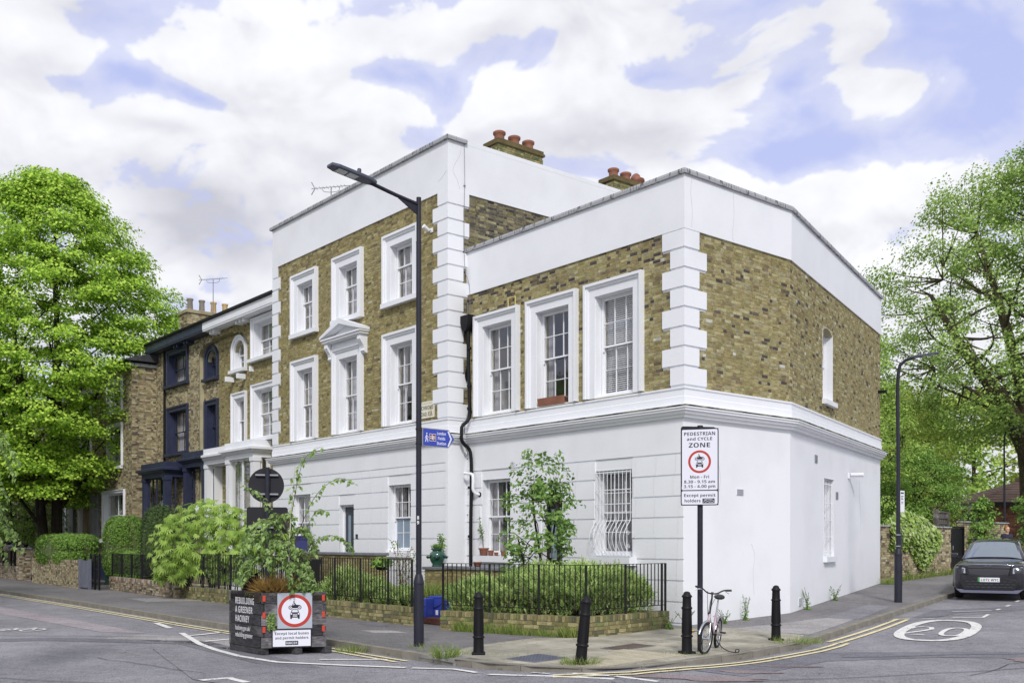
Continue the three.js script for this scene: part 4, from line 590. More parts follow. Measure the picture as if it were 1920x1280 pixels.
  // porch and bay: boxes with an entablature, pilasters and glazing
  const box = (name, ta, tb, p, yb, open) => {
    const b = part(name, H), xa = X(tb), xc = X(ta), path = [[xa, 0], [xa, p], [xc, p], [xc, 0]];
    obj('entablature', [bx(xa, xc, yb - .62, yb - .1, 0, p)], paint, b);
    obj('cornice', [sweep(path, [[-.2, yb], [.02, yb], [.02, yb - .2], [.05, yb - .22], [.2, yb - .26], [.2, yb - .34], [.13, yb - .36], [.06, yb - .44], [.0, yb - .46], [-.2, yb - .46]]), bx(xa + .02, xc - .02, yb - .12, yb - .01, 0, p - .02)], paint, b);
    for (const x of [xa + .14, xc - .14]) obj('pilaster', [bx(x - .13, x + .13, .4, yb - .76, p - .28, p - .02), bx(x - .16, x + .16, yb - .76, yb - .62, p - .31, p + .01)], paint, b);
    if (open) { obj('porch_lining', [bx(xa + .3, xa + .36, .4, yb - .65, -1.4, p - .3), bx(xc - .36, xc - .3, .4, yb - .65, -1.4, p - .3), bx(xa + .3, xc - .3, yb - .66, yb - .6, -1.4, p - .3), bx(xa + .3, xc - .3, .4, yb - .66, -1.5, -1.4)], paint, b); return; }
    const z = p - .14; obj('glazing_bars', [bx(xa + .27, xc - .27, 1.2, 1.3, z - .05, z), bx(xa + .27, xc - .27, yb - .68, yb - .62, z - .05, z), bx((xa + xc) / 2 - .05, (xa + xc) / 2 + .05, 1.3, yb - .68, z - .05, z), bx(xa + .27, xc - .27, (yb + .5) / 2 - .02, (yb + .5) / 2 + .02, z - .045, z - .002)], navy ? paint : M.white_paint, b);
    for (const [u, v] of [[xa + .27, (xa + xc) / 2 - .05], [(xa + xc) / 2 + .05, xc - .27]]) for (const [c, d] of [[1.3, (yb + .5) / 2 - .02], [(yb + .5) / 2 + .02, yb - .68]]) placeUnit('pane', mul(T((u + v) / 2, (c + d) / 2, z - .02), new THREE.Matrix4().makeScale(v - u, d - c, 1)), M.glass, b, PANE);
    obj('base', [bx(xa + .02, xc - .02, -.1, 1.2, 0, p - .04)], paint, b);
    for (const s of [0, 1]) { const x = s ? xc - .08 : xa + .08; placeUnit('pane', mul(T(x, (1.3 + yb - .68) / 2, p / 2), RY(HD), new THREE.Matrix4().makeScale(p - .5, yb - 2, 1)), M.glass, b, PANE); obj('side_frame', [bx(x - .03, x + .03, 1.2, yb - .62, .0, .14), bx(x - .03, x + .03, 1.2, yb - .62, p / 2 - .03, p / 2 + .03)], paint, b); }
  };
  if (navy) { box('bay_window', 26.9, 29.6, .95, 5.1, false); box('porch', 24.25, 26.4, .4, 5.42, true); obj('drainpipe', [tube([[X(29.3), 0, .07], [X(29.3), 10.1, .07]], .05, 8)], M.black_paint, H); }
  else { box('bay_window', 19.2, 21.55, .69, 5.42, false); box('porch', 21.6, 24.24, .4, 5.42, true); }
  if (!navy) { obj('party_parapet', [bx(-4.6, -.2, 10.3, 11.1, -1.9, -1.5)], M.mortar, H); brickRest(H, [layBricks(H, T(0, 0, -1.49), courses({ x0: -4.6, x1: -.2, y0: 10.4, y1: 11.1, ch: SC, lens: FLEM, joint: .012, seed: 58 }), 'weathered', { seed: 19, indiv: 0 })], 'parapet_brickwork'); obj('parapet_coping', [bx(-4.75, -.1, 11.1, 11.2, -2, -1.4)], M.slate, H); }
  if (navy) { // chimney with four tall pots at the far end
    const c = part('chimney', H); obj('core', [bx(W - .05, W + .85, 10.3, 12.1, -3.4, -1.1)], M.mortar_dark, c); brickRest(c, [layBricks(c, mul(T(W + .86, 0, -1.1), RY(HD)), courses({ x0: 0, x1: 2.3, y0: 10.3, y1: 12, ch: SC, lens: FLEM, joint: .012, seed: 59 }), 'old_yellow', { seed: 21, indiv: 60 }), layBricks(c, T(0, 0, -1.09), courses({ x0: W - .05, x1: W + .85, y0: 10.3, y1: 12, ch: SC, lens: FLEM, joint: .012, seed: 60 }), 'old_yellow', { seed: 22, indiv: 30 })]);
    obj('cap', [rbx(W - .12, W + .92, 12.0, 12.16, -3.47, -1.03, .02)], M.mortar_dark, c);
    for (let k = 0; k < 4; k++) obj('chimney_pot', [lathe([[.15, 0], [.13, .08], [.115, .5], [.145, .53], [.145, .6], [.1, .61], [.09, .3]], 14).translate(W + .4, 12.14, -1.4 - k * .55)], k < 2 ? M.pot_grey : M.pot_buff, c);
  }
  return H;
}
mat('pot_buff', [196, 170, 120], { map: TX.grain, roughness: .85 }); mat('pot_grey', [140, 134, 124], { map: TX.grain, roughness: .85 });
terrace('white'); terrace('navy');
// ===== the house behind the maple, standing forward of the terrace
{
  const H = thing('setback_house', 'yellow brick house with white sash windows behind the big maple', 'house', [-16.656, 0, -43.87], THF), I = new THREE.Matrix4(), fS = RY(HD), W = -12.5;
  const hs = [hole(-3.05, -1.3, 5.2, 7.0), hole(-3.05, -1.3, 7.7, 9.0), hole(-7.4, -5.7, 5.2, 7.0), hole(-7.4, -5.7, 7.7, 9.0), hole(-11.6, -9.9, 5.2, 7.0), hole(-11.6, -9.9, 7.7, 9.0)], low = [hole(-11.8, -9.6, 1.95, 3.9), hole(-3.7, -1.0, 1.95, 4.0)], dr = hole(-7.0, -5.6, 1.2, 3.9);
  obj('wall', [slab(W, -.01, -.3, 9.5, -.4, -.01, [...hs, ...low, dr]), FM(slab(.01, 9, -.3, 9.5, -.4, -.01), fS)], M.mortar, H);
  const ho = (h) => hole(h.x0 - .1, h.x1 + .1, h.y0 - .1, h.y1 + .1);
  brickRest(H, [layBricks(H, I, courses({ x0: W, x1: 0, y0: .2, y1: 9.5, ch: SC, lens: FLEM, joint: .012, holes: [...hs, ...low, dr].map(ho), seed: 71 }), 'old_yellow', { seed: 31, indiv: 60 }), layBricks(H, fS, courses({ x0: 0, x1: 9, y0: .2, y1: 9.5, ch: SC, lens: FLEM, joint: .012, seed: 72 }), 'old_yellow', { seed: 32, indiv: 200, name: 'flank_brick' })]);
  const o = { sill: .1, sillZ: .14, prof: SMALL, aw: .7, curtain: .4 }; hs.forEach((h) => sash(H, I, h.x0, h.x1, h.y0, h.y1, { ...o, cols: 3 })); low.forEach((h) => sash(H, I, h.x0, h.x1, h.y0, h.y1, { ...o, cols: 2, rl: 1, ru: 1 }));
  mat('peach_paint', [196, 160, 138], { map: TX.grain, roughness: .6 }); mat('grey_paint', [150, 152, 154], { map: TX.grain, roughness: .7 });
  obj('entrance_panel', [bx(-7.0, -5.6, 1.2, 3.9, -.3, -.2)], M.peach_paint, H); obj('pilaster', [bx(-5.55, -4.4, 1.3, 4.0, -.02, .12)], M.grey_paint, H); obj('pilaster', [bx(-7.3, -7.02, 1.3, 4.0, -.02, .16)], M.white_paint, H); obj('pilaster', [bx(-9.2, -8.2, 1.3, 4.0, -.02, .12)], M.grey_paint, H);
  obj('plinth', [bx(W, -.02, -.2, 1.15, -.02, .14)], M.navy_paint, H); obj('band', [bx(-5.5, -.5, 1.75, 1.93, -.02, .3)], M.white_paint, H);
  obj('eaves', [bx(W, .12, 9.5, 9.62, -.5, .16), bx(-.3, .12, 9.5, 9.62, -9, -.5)], M.coping, H); const rf = extr([[.5, 9.7], [-4.5, 11.2], [-9, 9.7]], -W + .3); rf.rotateY(-HD); rf.translate(.3, 0, 0); obj('roof', [rf], M.slate, H);
  inner(H, W + .1, -.4, -2.4, [1.1, 4.8], 9.4);
}
{ // the next house along, only glimpsed under the trees
  const [px, pd] = [-16.656 + FDx * 13.5, 43.87 + FDz * 13.5], H = thing('far_house', 'far pale brick house with blue window frames under the small tree', 'house', [px, 0, -pd], THF), hs = [hole(-4, -2.2, 1.6, 3.6), hole(-4, -2.2, 5.2, 7), hole(-8, -6.2, 1.6, 3.6), hole(-8, -6.2, 5.2, 7), hole(-12, -10.2, 1.6, 3.6), hole(-12, -10.2, 5.2, 7)];
  obj('wall', [slab(-16, 0, -.3, 9.2, -.4, -.01, hs), bx(-.4, 0, -.3, 9.2, -9, -.41)], M.mortar, H);
  brickRest(H, [layBricks(H, new THREE.Matrix4(), courses({ x0: -16, x1: 0, y0: .2, y1: 9.2, ch: SC, lens: FLEM, joint: .012, holes: hs, seed: 75 }), 'weathered', { seed: 35, indiv: 0 })]);
  hs.forEach((h) => sash(H, new THREE.Matrix4(), h.x0, h.x1, h.y0, h.y1, { paint: M.navy_paint, prof: SMALL, aw: .8, cols: 2, ru: 1, rl: 1, sill: .1 }));
  const rf = extr([[.5, 9.2], [-4.5, 10.8], [-9, 9.2]], 16); rf.rotateY(-HD); obj('roof', [rf], M.slate, H); inner(H, -15.9, -.5, -2.4, [1, 4.8], 9);
}
// ---------- plants
function leafGeo(kind) {
  const pos = [], tri = (a, b, c) => pos.push(...a, ...b, ...c);
  if (kind === 'oval') { const w = .28, f = .07; tri([0, 0, 0], [w, .34, f], [0, .5, 0]); tri([0, .5, 0], [w, .34, f], [0, 1, -.04]); tri([0, 0, 0], [0, .5, 0], [-w, .34, f]); tri([0, .5, 0], [0, 1, -.04], [-w, .34, f]); }
  if (kind === 'maple') { const q = [[0, 0], [.22, .1], [.5, .3], [.3, .48], [.42, .78], [.14, .72], [0, 1]]; for (let i = 0; i < q.length - 1; i++) for (const s of [1, -1]) tri([0, .3, 0], [q[i][0] * s, q[i][1], q[i][0] * .25], [q[i + 1][0] * s, q[i + 1][1], q[i + 1][0] * .25]); }
  if (kind === 'hand') for (let k = -3; k <= 3; k++) { const a = k * .42, L = 1 - Math.abs(k) * .12, c = Math.cos(a), s = Math.sin(a), R = (x, y, z) => [x * c + y * s, y * c - x * s, z - y * y * .28]; tri(R(0, .06, 0), R(.1 * L, .55 * L, .02), R(0, .6 * L, .05)); tri(R(0, .6 * L, .05), R(.1 * L, .55 * L, .02), R(0, L, 0)); tri(R(0, .06, 0), R(0, .6 * L, .05), R(-.1 * L, .55 * L, .02)); tri(R(0, .6 * L, .05), R(0, L, 0), R(-.1 * L, .55 * L, .02)); }
  if (kind === 'sprig') for (let k = 0; k < 9; k++) { const a = k * 2.4, y = k / 9, L = .34 * (1 - y * .55), x = Math.cos(a) * L, z = Math.sin(a) * L, u = -z * .2, v = x * .2; tri([u, y * .8, v], [-u, y * .8, -v], [x, y * .8 + L * .9, z]); }
  if (kind === 'blade') { tri([-.03, 0, 0], [.03, 0, 0], [.02, .5, .06]); tri([-.03, 0, 0], [.02, .5, .06], [-.02, .5, .06]); tri([-.02, .5, .06], [.02, .5, .06], [0, 1, .3]); }
  const g = new THREE.BufferGeometry(); g.setAttribute('position', new THREE.Float32BufferAttribute(pos, 3)); g.computeVertexNormals(); g.setAttribute('uv', new THREE.Float32BufferAttribute(new Float32Array(pos.length / 3 * 2), 2)); g.userData.ready = true; return g;
}
const LEAF = { oval: leafGeo('oval'), maple: leafGeo('maple'), hand: leafGeo('hand'), sprig: leafGeo('sprig'), blade: leafGeo('blade') };
leafMat('foliage', [255, 255, 255]);
const QY = new V3(0, 1, 0), _q = new THREE.Quaternion(), _q2 = new THREE.Quaternion(), _m = new THREE.Matrix4();
const pal = (list, k = 1.08) => list.map(([r, g, b]) => lin(Math.min(255, r * k), Math.min(255, g * k), Math.min(255, b * k)));
const PAL = { maple: pal([[158, 192, 62], [138, 174, 52], [180, 208, 84], [118, 154, 44], [192, 216, 100], [104, 138, 42]]), plane: pal([[138, 166, 82], [122, 150, 70], [156, 182, 100], [108, 136, 62], [170, 192, 114]]), dark: pal([[78, 100, 58], [68, 90, 50], [90, 112, 66]]), mid: pal([[118, 152, 70], [104, 138, 62], [136, 168, 84]]), hedge: pal([[118, 152, 66], [104, 138, 58], [134, 166, 80], [92, 124, 52]]), lime: pal([[150, 178, 84], [134, 162, 72], [166, 192, 102], [120, 148, 64]]), birch: pal([[134, 160, 94], [118, 144, 80], [154, 178, 114], [104, 130, 70]]), rosemary: pal([[164, 192, 108], [140, 166, 96], [182, 204, 128], [206, 222, 148], [112, 136, 74], [150, 160, 106]]), sapling: pal([[112, 144, 72], [98, 130, 64], [130, 160, 86]]), yellow: pal([[170, 186, 92], [152, 172, 80], [184, 198, 110]]), ivy: pal([[172, 188, 124], [154, 174, 104], [188, 200, 152]]), bronze: pal([[146, 116, 62], [128, 102, 54], [160, 134, 78]]), purple: pal([[58, 32, 48], [70, 40, 56], [48, 28, 40]]), grass: pal([[116, 140, 66], [102, 126, 58], [132, 152, 76], [148, 154, 88]]) };
class Leaves { constructor(seed) { this.l = []; this.r = rng(seed); }
  add(p, n, size, palette, jit = .7) { const r = this.r, d = new V3(n.x + (r() - .5) * jit * 2, n.y + (r() - .5) * jit * 2, n.z + (r() - .5) * jit * 2).normalize(); this.l.push([p.x, p.y, p.z, d, size * (.7 + r() * .6), r() * 6.283, palette[Math.floor(r() * palette.length)], .85 + r() * .3]); }
  clump(c, out, R, H, N, size, palette, jit = .75) { const r = this.r; for (let i = 0; i < N; i++) { let x, y, z; do { x = r() * 2 - 1; y = r() * 2 - 1; z = r() * 2 - 1; } while (x * x + y * y + z * z > 1); const q = Math.hypot(x, z); this.add(new V3(c.x + x * R, c.y + y * H - q * q * H * .9, c.z + z * R), new V3(out.x * .55 + x * .35, .75, out.z * .55 + z * .35), size, palette, jit); } }
  matrix(e, upright, out) { const [x, y, z, d, s, a] = e; _q.setFromUnitVectors(new V3(0, 0, 1), d); _q2.setFromAxisAngle(new V3(0, 0, 1), a); _q.multiply(_q2); if (upright) { _q.setFromUnitVectors(QY, d); _q2.setFromAxisAngle(QY, a); _q.multiply(_q2); } return out.compose(new V3(x, y, z), _q, new V3(s, s, s)); }
  build(parent, name, geo, o = {}) { // o.indiv: that many of the nearest as meshes of their own
    const list = this.l, n0 = Math.min(o.indiv || 0, list.length);
    if (n0) { const mats = LMATS(o.palette || [list[0][6]]); parent.updateWorldMatrix(true, false); const P = parent.getWorldPosition(new V3()); list.sort((a, b) => (Math.hypot(a[0] + P.x, a[1] + P.y - 1.8, a[2] + P.z) - Math.hypot(b[0] + P.x, b[1] + P.y - 1.8, b[2] + P.z))); for (let i = 0; i < n0; i++) { const e = list[i], m = new THREE.Mesh(geo, mats(e[6])); m.name = name; this.matrix(e, o.upright, _m).decompose(m.position, m.quaternion, m.scale); parent.add(m); } }
    const rest = list.slice(n0); if (!rest.length) return null;
    const im = new THREE.InstancedMesh(geo, M.foliage, rest.length), c = new THREE.Color(); im.name = o.restName || (n0 ? 'foliage' : name);
    rest.forEach((e, i) => { im.setMatrixAt(i, this.matrix(e, o.upright, _m)); im.setColorAt(i, c.copy(e[6]).multiplyScalar(e[7])); }); im.userData.kind = 'stuff'; im.castShadow = im.receiveShadow = true; parent.add(im); return im; } }
const lm = new Map(); const LMATS = () => (col) => { const k = col.getHexString(); if (!lm.has(k)) { const m = M.foliage.clone(); m.color.copy(col); m.name = 'leaf_' + k; lm.set(k, m); } return lm.get(k); };
// a tree from a crown outline: [height, reach] pairs
function tree(name, label, x, d, o) {
  const t = thing(name, label, o.category || 'tree', o.flat ? [x, 0, -d] : at(x, d), 0, o.group), r = rng(o.seed), L = new Leaves(o.seed + 1), prof = o.profile, hmin = prof[0][0], hmax = prof[prof.length - 1][0];
  const reach = (h) => { for (let i = 1; i < prof.length; i++) if (h <= prof[i][0]) { const k = (h - prof[i - 1][0]) / (prof[i][0] - prof[i - 1][0]); return mixf(prof[i - 1][1], prof[i][1], k); } return .2; };
  const tr = o.trunk, stems = o.stems || [[[0, -.2, 0], [0, hmin * .6, 0], [o.lean || 0, hmax * .55, 0], [o.lean || 0, hmax * .9, .1]]], wood = [], lengths = [];
  stems.forEach((s) => wood.push(taper(s, (k) => tr * (1 - k * .86) * (k < .06 ? 1.35 - k * 6 : 1) + .015, 10, 18)));
  obj('trunk', wood, o.bark || M.bark, t);
  const curves = stems.map((s) => new THREE.CatmullRomCurve3(s.map(v3), false, 'centripetal'));
  const limbs = [], lg = [], n1 = o.limbs || 16;
  for (let i = 0; i < n1; i++) { const c = curves[i % curves.length], k = .22 + .62 * ((i + r() * .8) / n1), p = c.getPoint(k), a = i * 2.4 + r(), h = clamp(p.y + (hmax - hmin) * (.1 + r() * .2), hmin, hmax - .3), R = reach(h) * (.62 + r() * .2), e = new V3(Math.cos(a) * R, h, Math.sin(a) * R), m = p.clone().lerp(e, .5); m.y -= R * .07 - r() * .3; m.x += (r() - .5) * R * .2; m.z += (r() - .5) * R * .2; const pts = [p, m, e]; limbs.push(new THREE.CatmullRomCurve3(pts)); lg.push(taper(pts, (q) => tr * (o.limbR || .42) * (1 - k * .5) * (1 - q * .85) + .008, 6, 8)); }
  const pts = []; limbs.forEach((c) => { for (let q = 2; q <= 8; q++) pts.push(c.getPoint(q / 8)); }); curves.forEach((c) => { for (let q = 5; q <= 10; q++) pts.push(c.getPoint(q / 10)); });
  const tw = [];
  for (let i = 0; i < o.clumps; i++) {
    const u = (i + r()) / o.clumps, h = hmin + (hmax - hmin) * u, a = r() * 2 * PI, nz = .62 + .76 * fbm(Math.cos(a) * 2.1 + 5, h * .55, Math.sin(a) * 2.1 + o.seed, 3), R = reach(h) * nz * (1 - (o.hollow ?? .5) * r() * r()) ;
    const q = Math.max(.05, R), c = new V3(Math.cos(a) * q, h + (r() - .5) * .8, Math.sin(a) * q), out = new V3(Math.cos(a), 0, Math.sin(a));
    if (o.gap && fbm(c.x * o.gap, c.y * o.gap, c.z * o.gap + o.seed, 2) < (o.gapAt || .36)) continue;
    const s = o.clumpR * (.65 + r() * .7); L.clump(c, out, s, s * (o.clumpH || .42), Math.round(o.leaves * (.7 + r() * .6)), o.leaf, o.palette, o.jit);
    if (i % (o.twigEvery || 2) === 0) { let best = null, bd = 1e9; for (const p of pts) { const dd = p.distanceToSquared(c) + (p.y > c.y ? 1 : 0); if (dd < bd) { bd = dd; best = p; } } const m = best.clone().lerp(c, .55); m.y -= .12; tw.push(taper([best, m, c], (k) => .028 * (1 - k * .8) * Math.min(1.6, tr * 4), 4, 4)); }
  }
  obj('branches', [...lg, ...tw], o.bark || M.bark, t).userData.kind = 'stuff';
  L.build(t, 'crown', LEAF[o.kind || 'maple']); return t;
}
const treeStart = performance.now();
tree('maple_tree', 'tall bright green maple with two dark trunks behind the clipped hedge', -21.37, 46.5, { seed: 3, flat: 1, trunk: .26, stems: [[[.2, -.2, 0], [.22, 3.4, 0], [.35, 8, .2], [.2, 12.5, 0], [.1, 17, 0]], [[-.25, -.2, .1], [-.5, 3.4, .1], [-1.1, 8, .3], [-1.9, 13, .2]]], profile: [[3.9, 2.6], [4.8, 3.6], [6, 4.0], [7.8, 4.6], [9.4, 4.9], [11.2, 5.0], [13, 5.0], [14.4, 4.3], [15.7, 3.4], [16.9, 2.6], [17.9, 1.7], [18.6, .7]], clumps: 1150, leaves: 165, leaf: .118, clumpR: .8, clumpH: .34, palette: PAL.maple, limbs: 30, hollow: .62, kind: 'maple', twigEvery: 3, jit: .62, gap: .42, gapAt: .34 });
tree('plane_tree', 'large spreading plane tree with pale limbs at the side street', 24.2, 46.5, { seed: 9, trunk: .5, bark: M.bark_pale, stems: [[[0, -.3, 0], [-.2, 4, 0], [-.6, 7.5, .2], [-1.5, 11, .3], [-2.6, 15, 0]], [[0, 4.5, 0], [-1.6, 7, .6], [-3.6, 9.5, .8], [-5, 12, .6]], [[0, 4.5, 0], [1.2, 8, 0], [1.8, 13, -.5], [1.2, 17, 0]]], profile: [[5.8, 3.0], [6.8, 5.6], [8, 6.6], [10, 7.0], [12.5, 6.6], [14.5, 5.8], [16, 5], [17.4, 3.6], [18.3, 1.6]], clumps: 1500, leaves: 84, leaf: .112, clumpR: .78, clumpH: .5, palette: PAL.plane, limbs: 34, limbR: .24, hollow: .75, kind: 'maple', twigEvery: 3, gap: .55, gapAt: .43 });
const G2 = 'trees behind the side street wall';
tree('garden_tree', 'yellow green spring tree behind the ivy covered wall', 18.6, 49, { seed: 21, trunk: .16, profile: [[1.0, 2.2], [3, 2.9], [5, 2.8], [7, 2.1], [8.4, .9]], clumps: 300, leaves: 70, leaf: .13, clumpR: .7, palette: PAL.yellow, kind: 'oval', group: G2, hollow: .5 });
tree('garden_tree', 'dark green bushy tree beside the end of the white house', 15.0, 43.2, { seed: 22, trunk: .14, profile: [[.6, 1.9], [2.4, 2.4], [4.4, 2.5], [6.8, 2.0], [9, 1.3], [10.2, .5]], clumps: 300, leaves: 80, leaf: .12, clumpR: .62, palette: PAL.lime, kind: 'oval', group: G2, hollow: .5, gap: .8, gapAt: .4 });
tree('garden_tree', 'low grey green garden tree between the wall gate and the bungalow roof', 18.1, 45, { seed: 23, trunk: .12, profile: [[.6, 1.4], [2, 2.0], [3.2, 1.9], [4.2, 1.3], [4.8, .5]], clumps: 240, leaves: 80, leaf: .11, clumpR: .55, palette: PAL.mid, kind: 'oval', group: G2, hollow: .5 });
tree('garden_tree', 'pale far tree rising over the bungalow roof', 36, 78, { seed: 24, trunk: .25, profile: [[2, 5], [5, 7.5], [8, 7], [11, 3.5], [12.5, 1]], clumps: 240, leaves: 70, leaf: .28, clumpR: 1.4, palette: PAL.yellow, kind: 'maple', group: G2 });
tree('garden_tree', 'broad pale green tree far behind the yellow green one', 27, 70, { seed: 26, trunk: .25, profile: [[1, 4.5], [4, 6.5], [7, 6], [10, 3.5], [11.5, 1]], clumps: 240, leaves: 70, leaf: .26, clumpR: 1.3, palette: PAL.lime, kind: 'maple', group: G2 });
tree('street_tree', 'young staked street tree beside the black garden gate', 17.4, 37.3, { seed: 25, trunk: .04, profile: [[.9, .3], [1.3, .55], [1.9, .52], [2.3, .3], [2.6, .1]], clumps: 50, leaves: 46, leaf: .13, clumpR: .3, palette: PAL.mid, kind: 'oval', limbs: 6 });
{ const [x, y, z] = at(17.55, 37.1), s = thing('tree_stake', 'round wooden stake beside the young street tree', 'stake', [x, y, z]); obj('post', [cyl(.045, .045, -.2, 1.5, 10)], mat('stake_wood', [168, 138, 92], { map: TX.wood }), s); obj('strap', [cyl(.06, .06, 1.1, 1.16, 10)], M.rubber, s); }
tree('roadside_shrub', 'leafy green shrub in front of the red brick bungalow', 21.5, 40.5, { seed: 27, category: 'shrub', trunk: .05, profile: [[1.1, .6], [1.8, 1.0], [2.6, .9], [3.1, .3]], clumps: 70, leaves: 50, leaf: .12, clumpR: .32, palette: PAL.mid, kind: 'oval', limbs: 6 });
tree('small_tree', 'small spreading tree with thin dark trunk beside the brick gate pier', -24.3, 49, { seed: 31, flat: 1, trunk: .09, stems: [[[0, -.2, 0], [0, 1.6, 0], [-.2, 3, 0], [-.3, 4.4, 0]], [[0, .8, 0], [.8, 2, .1], [1.3, 3.1, 0]]], profile: [[1.9, 1.3], [2.5, 1.9], [3.3, 2.1], [4.2, 1.6], [4.9, .6]], clumps: 200, leaves: 60, leaf: .12, clumpR: .42, clumpH: .4, palette: PAL.plane, kind: 'oval', limbs: 10 });
tree('far_street_tree', 'dark leafy tree at the far end of the terrace', -30, 58, { seed: 33, flat: 1, trunk: .2, profile: [[2, 3], [5, 4.5], [9, 4], [12, 1]], clumps: 220, leaves: 60, leaf: .22, clumpR: 1.0, palette: PAL.plane, kind: 'maple' });
// ---------- clipped hedges: a leafy skin over a rounded body
function hedge(name, label, x, d, a, h, b, y0, o) {
  const t = thing(name, label, 'hedge', [x, y0, -d], THF), r = rng(o.seed), L = new Leaves(o.seed + 5), e = o.sq || 2.6, sp = (v, p) => Math.sign(v) * Math.abs(v) ** (2 / p);
  const skin = (u, v, k) => { const wob = k * (1 + .09 * (fbm(u * 2.2 + o.seed, v * 2.2, 1, 3) - .5)); return new V3(a * wob * sp(Math.cos(v), e) * sp(Math.cos(u), e), h / 2 + h / 2 * wob * sp(Math.sin(v), e), b * wob * sp(Math.cos(v), e) * sp(Math.sin(u), e)); };
  const g = new THREE.SphereGeometry(1, 32, 20), p = g.attributes.position; for (let i = 0; i < p.count; i++) { const v = Math.asin(clamp(p.getY(i), -1, 1)), u = Math.atan2(p.getZ(i), p.getX(i)), q = skin(u, v, .9); p.setXYZ(i, q.x, q.y, q.z); } g.computeVertexNormals();
  obj('inner_twigs', [g], M.hedge_core, t);
  for (let i = 0; i < o.n; i++) { const u = r() * 2 * PI, s = r() * 2 - 1, v = Math.asin(s), q = skin(u, v, .9 + r() * .13), n = new V3(q.x / a, (q.y - h / 2) / (h / 2) + .35, q.z / b).normalize(); L.add(q, n, o.leaf * (r() < .03 ? 1.5 : 1), o.palette, .8); }
  L.build(t, 'foliage', LEAF.oval); return t;
}
mat('hedge_core', [100, 116, 66], { map: TX.grain, roughness: 1 });
hedge('clipped_hedge', 'bright green box shaped hedge behind the plain brick garden wall', -18.74, 42.05, 2.7, 1.3, .7, .8, { seed: 41, n: 22000, leaf: .085, palette: PAL.hedge, sq: 4 });
hedge('rounded_hedge', 'rounded light green clipped hedge behind the old stone wall', -15.36, 39.7, 1.1, 2.5, .7, .3, { seed: 42, n: 15000, leaf: .07, palette: PAL.hedge, sq: 3.2 });
hedge('dark_round_bush', 'dark green round clipped bush in front of the navy bay', -12.7, 36.1, .8, 2.85, .62, .25, { seed: 43, n: 12000, leaf: .07, palette: PAL.dark, sq: 2.5 });
hedge('low_hedge', 'dark green low hedge behind the black railings', -14.75, 38.45, 1.0, 1.2, .3, .2, { seed: 44, n: 7000, leaf: .08, palette: PAL.mid, sq: 3.5 });
{ // big hand-leaved shrub spilling over the railings
  const t = thing('hand_leaved_shrub', 'large shrub with drooping lime green hand shaped leaves over the old brick pier', 'shrub', [-9.15, .2, -31.2], 0), L = new Leaves(51), r = rng(52), st = [];
  const lobes = [[-1.75, 1.35, .3, .75, .95], [-1.2, 1.95, .1, .85, .85], [-.5, 2.35, 0, .9, .62], [.35, 2.05, .1, .95, .7], [1.0, 1.85, .1, .9, .75], [1.7, 1.75, .1, .9, .75], [2.3, 1.55, 0, .75, .7], [2.75, 1.3, -.1, .6, .6], [.6, 1.3, .25, .8, .45], [-1.85, .75, .35, .45, .45], [.2, .8, -.1, .9, .5], [1.4, .9, -.1, .9, .5], [-.7, 1.0, -.1, .7, .6]];
  for (const [x0, y, z, R, Hh] of lobes) { const x = x0 * .74; for (let i = 0; i < 105; i++) { const u = r() * 2 * PI, s = r() * 1.75 - .75, v = Math.asin(clamp(s, -1, 1)), k = .72 + r() * .34, n = new V3(Math.cos(u) * Math.cos(v), Math.sin(v), Math.sin(u) * Math.cos(v)), p = new V3(x + n.x * R * k, y + n.y * Hh * k, z + n.z * R * .8 * k); const nn = new V3(n.x * .6, .55 + n.y * .4, n.z * .6 + .35); const e = L.l.length; L.add(p, nn, .25, PAL.lime, .5); L.l[e][5] = PI + (r() - .5) * 1.4; } for (let q = 0; q < 2; q++) st.push(taper([[x * .6 + q * .1, -.2, -.2], [x * .8, y * .55, z - .1], [x + (r() - .5) * R, y + (r() - .3) * Hh, z + (r() - .5) * R]], (k) => .02 * (1 - k * .7), 5, 7)); }
  obj('stems', st, M.bark, t); L.build(t, 'leaf', LEAF.hand, { indiv: 260, restName: 'foliage' });
}
// ---------- slim birches: pale stem, thin twigs with hanging leaves
function birch(name, label, pos, stems, o) {
  const t = thing(name, label, 'tree', pos), L = new Leaves(o.seed), r = rng(o.seed + 3), w = [], tw = [];
  stems.forEach(([pts, rad, dens, from = .25]) => { const c = new THREE.CatmullRomCurve3(pts.map(v3), false, 'centripetal'); (rad > .008 ? w : tw).push(taper(pts, (k) => rad * (1 - k * .8) + .0012, 6, 14)); const n = Math.round(c.getLength() * dens); for (let i = 0; i < n; i++) { const k = from + (1 - from) * (i + r()) / n, p = c.getPoint(Math.min(1, k)), m = 1 + Math.floor(r() * 3), dir = new V3(r() - .5, r() * .35 - .3, r() - .5).multiplyScalar(o.twig * (.4 + r())), e = p.clone().add(dir); if (dir.length() > .05) tw.push(taper([p, p.clone().lerp(e, .5).add(new V3(0, .02, 0)), e], () => .0022, 3, 3)); for (let q = 0; q < m; q++) { const f = p.clone().lerp(e, .4 + r() * .6), idx = L.l.length; L.add(f.add(new V3((r() - .5) * .04, (r() - .5) * .03, (r() - .5) * .04)), new V3((r() - .5) * .8, .5, .6), o.leaf, PAL.birch, .55); L.l[idx][5] = PI + (r() - .5) * 1.6; } } });
  obj('trunk', w, o.bark || M.birch_bark, t); obj('twigs', tw, M.twig, t).userData.kind = 'stuff'; L.build(t, 'leaf', LEAF.oval, { indiv: o.indiv || 0, restName: 'foliage' }); return t;
}
mat('birch_bark', [206, 200, 188], { map: TX.grain, roughness: .8 }); mat('twig', [72, 58, 48], { roughness: .9 });
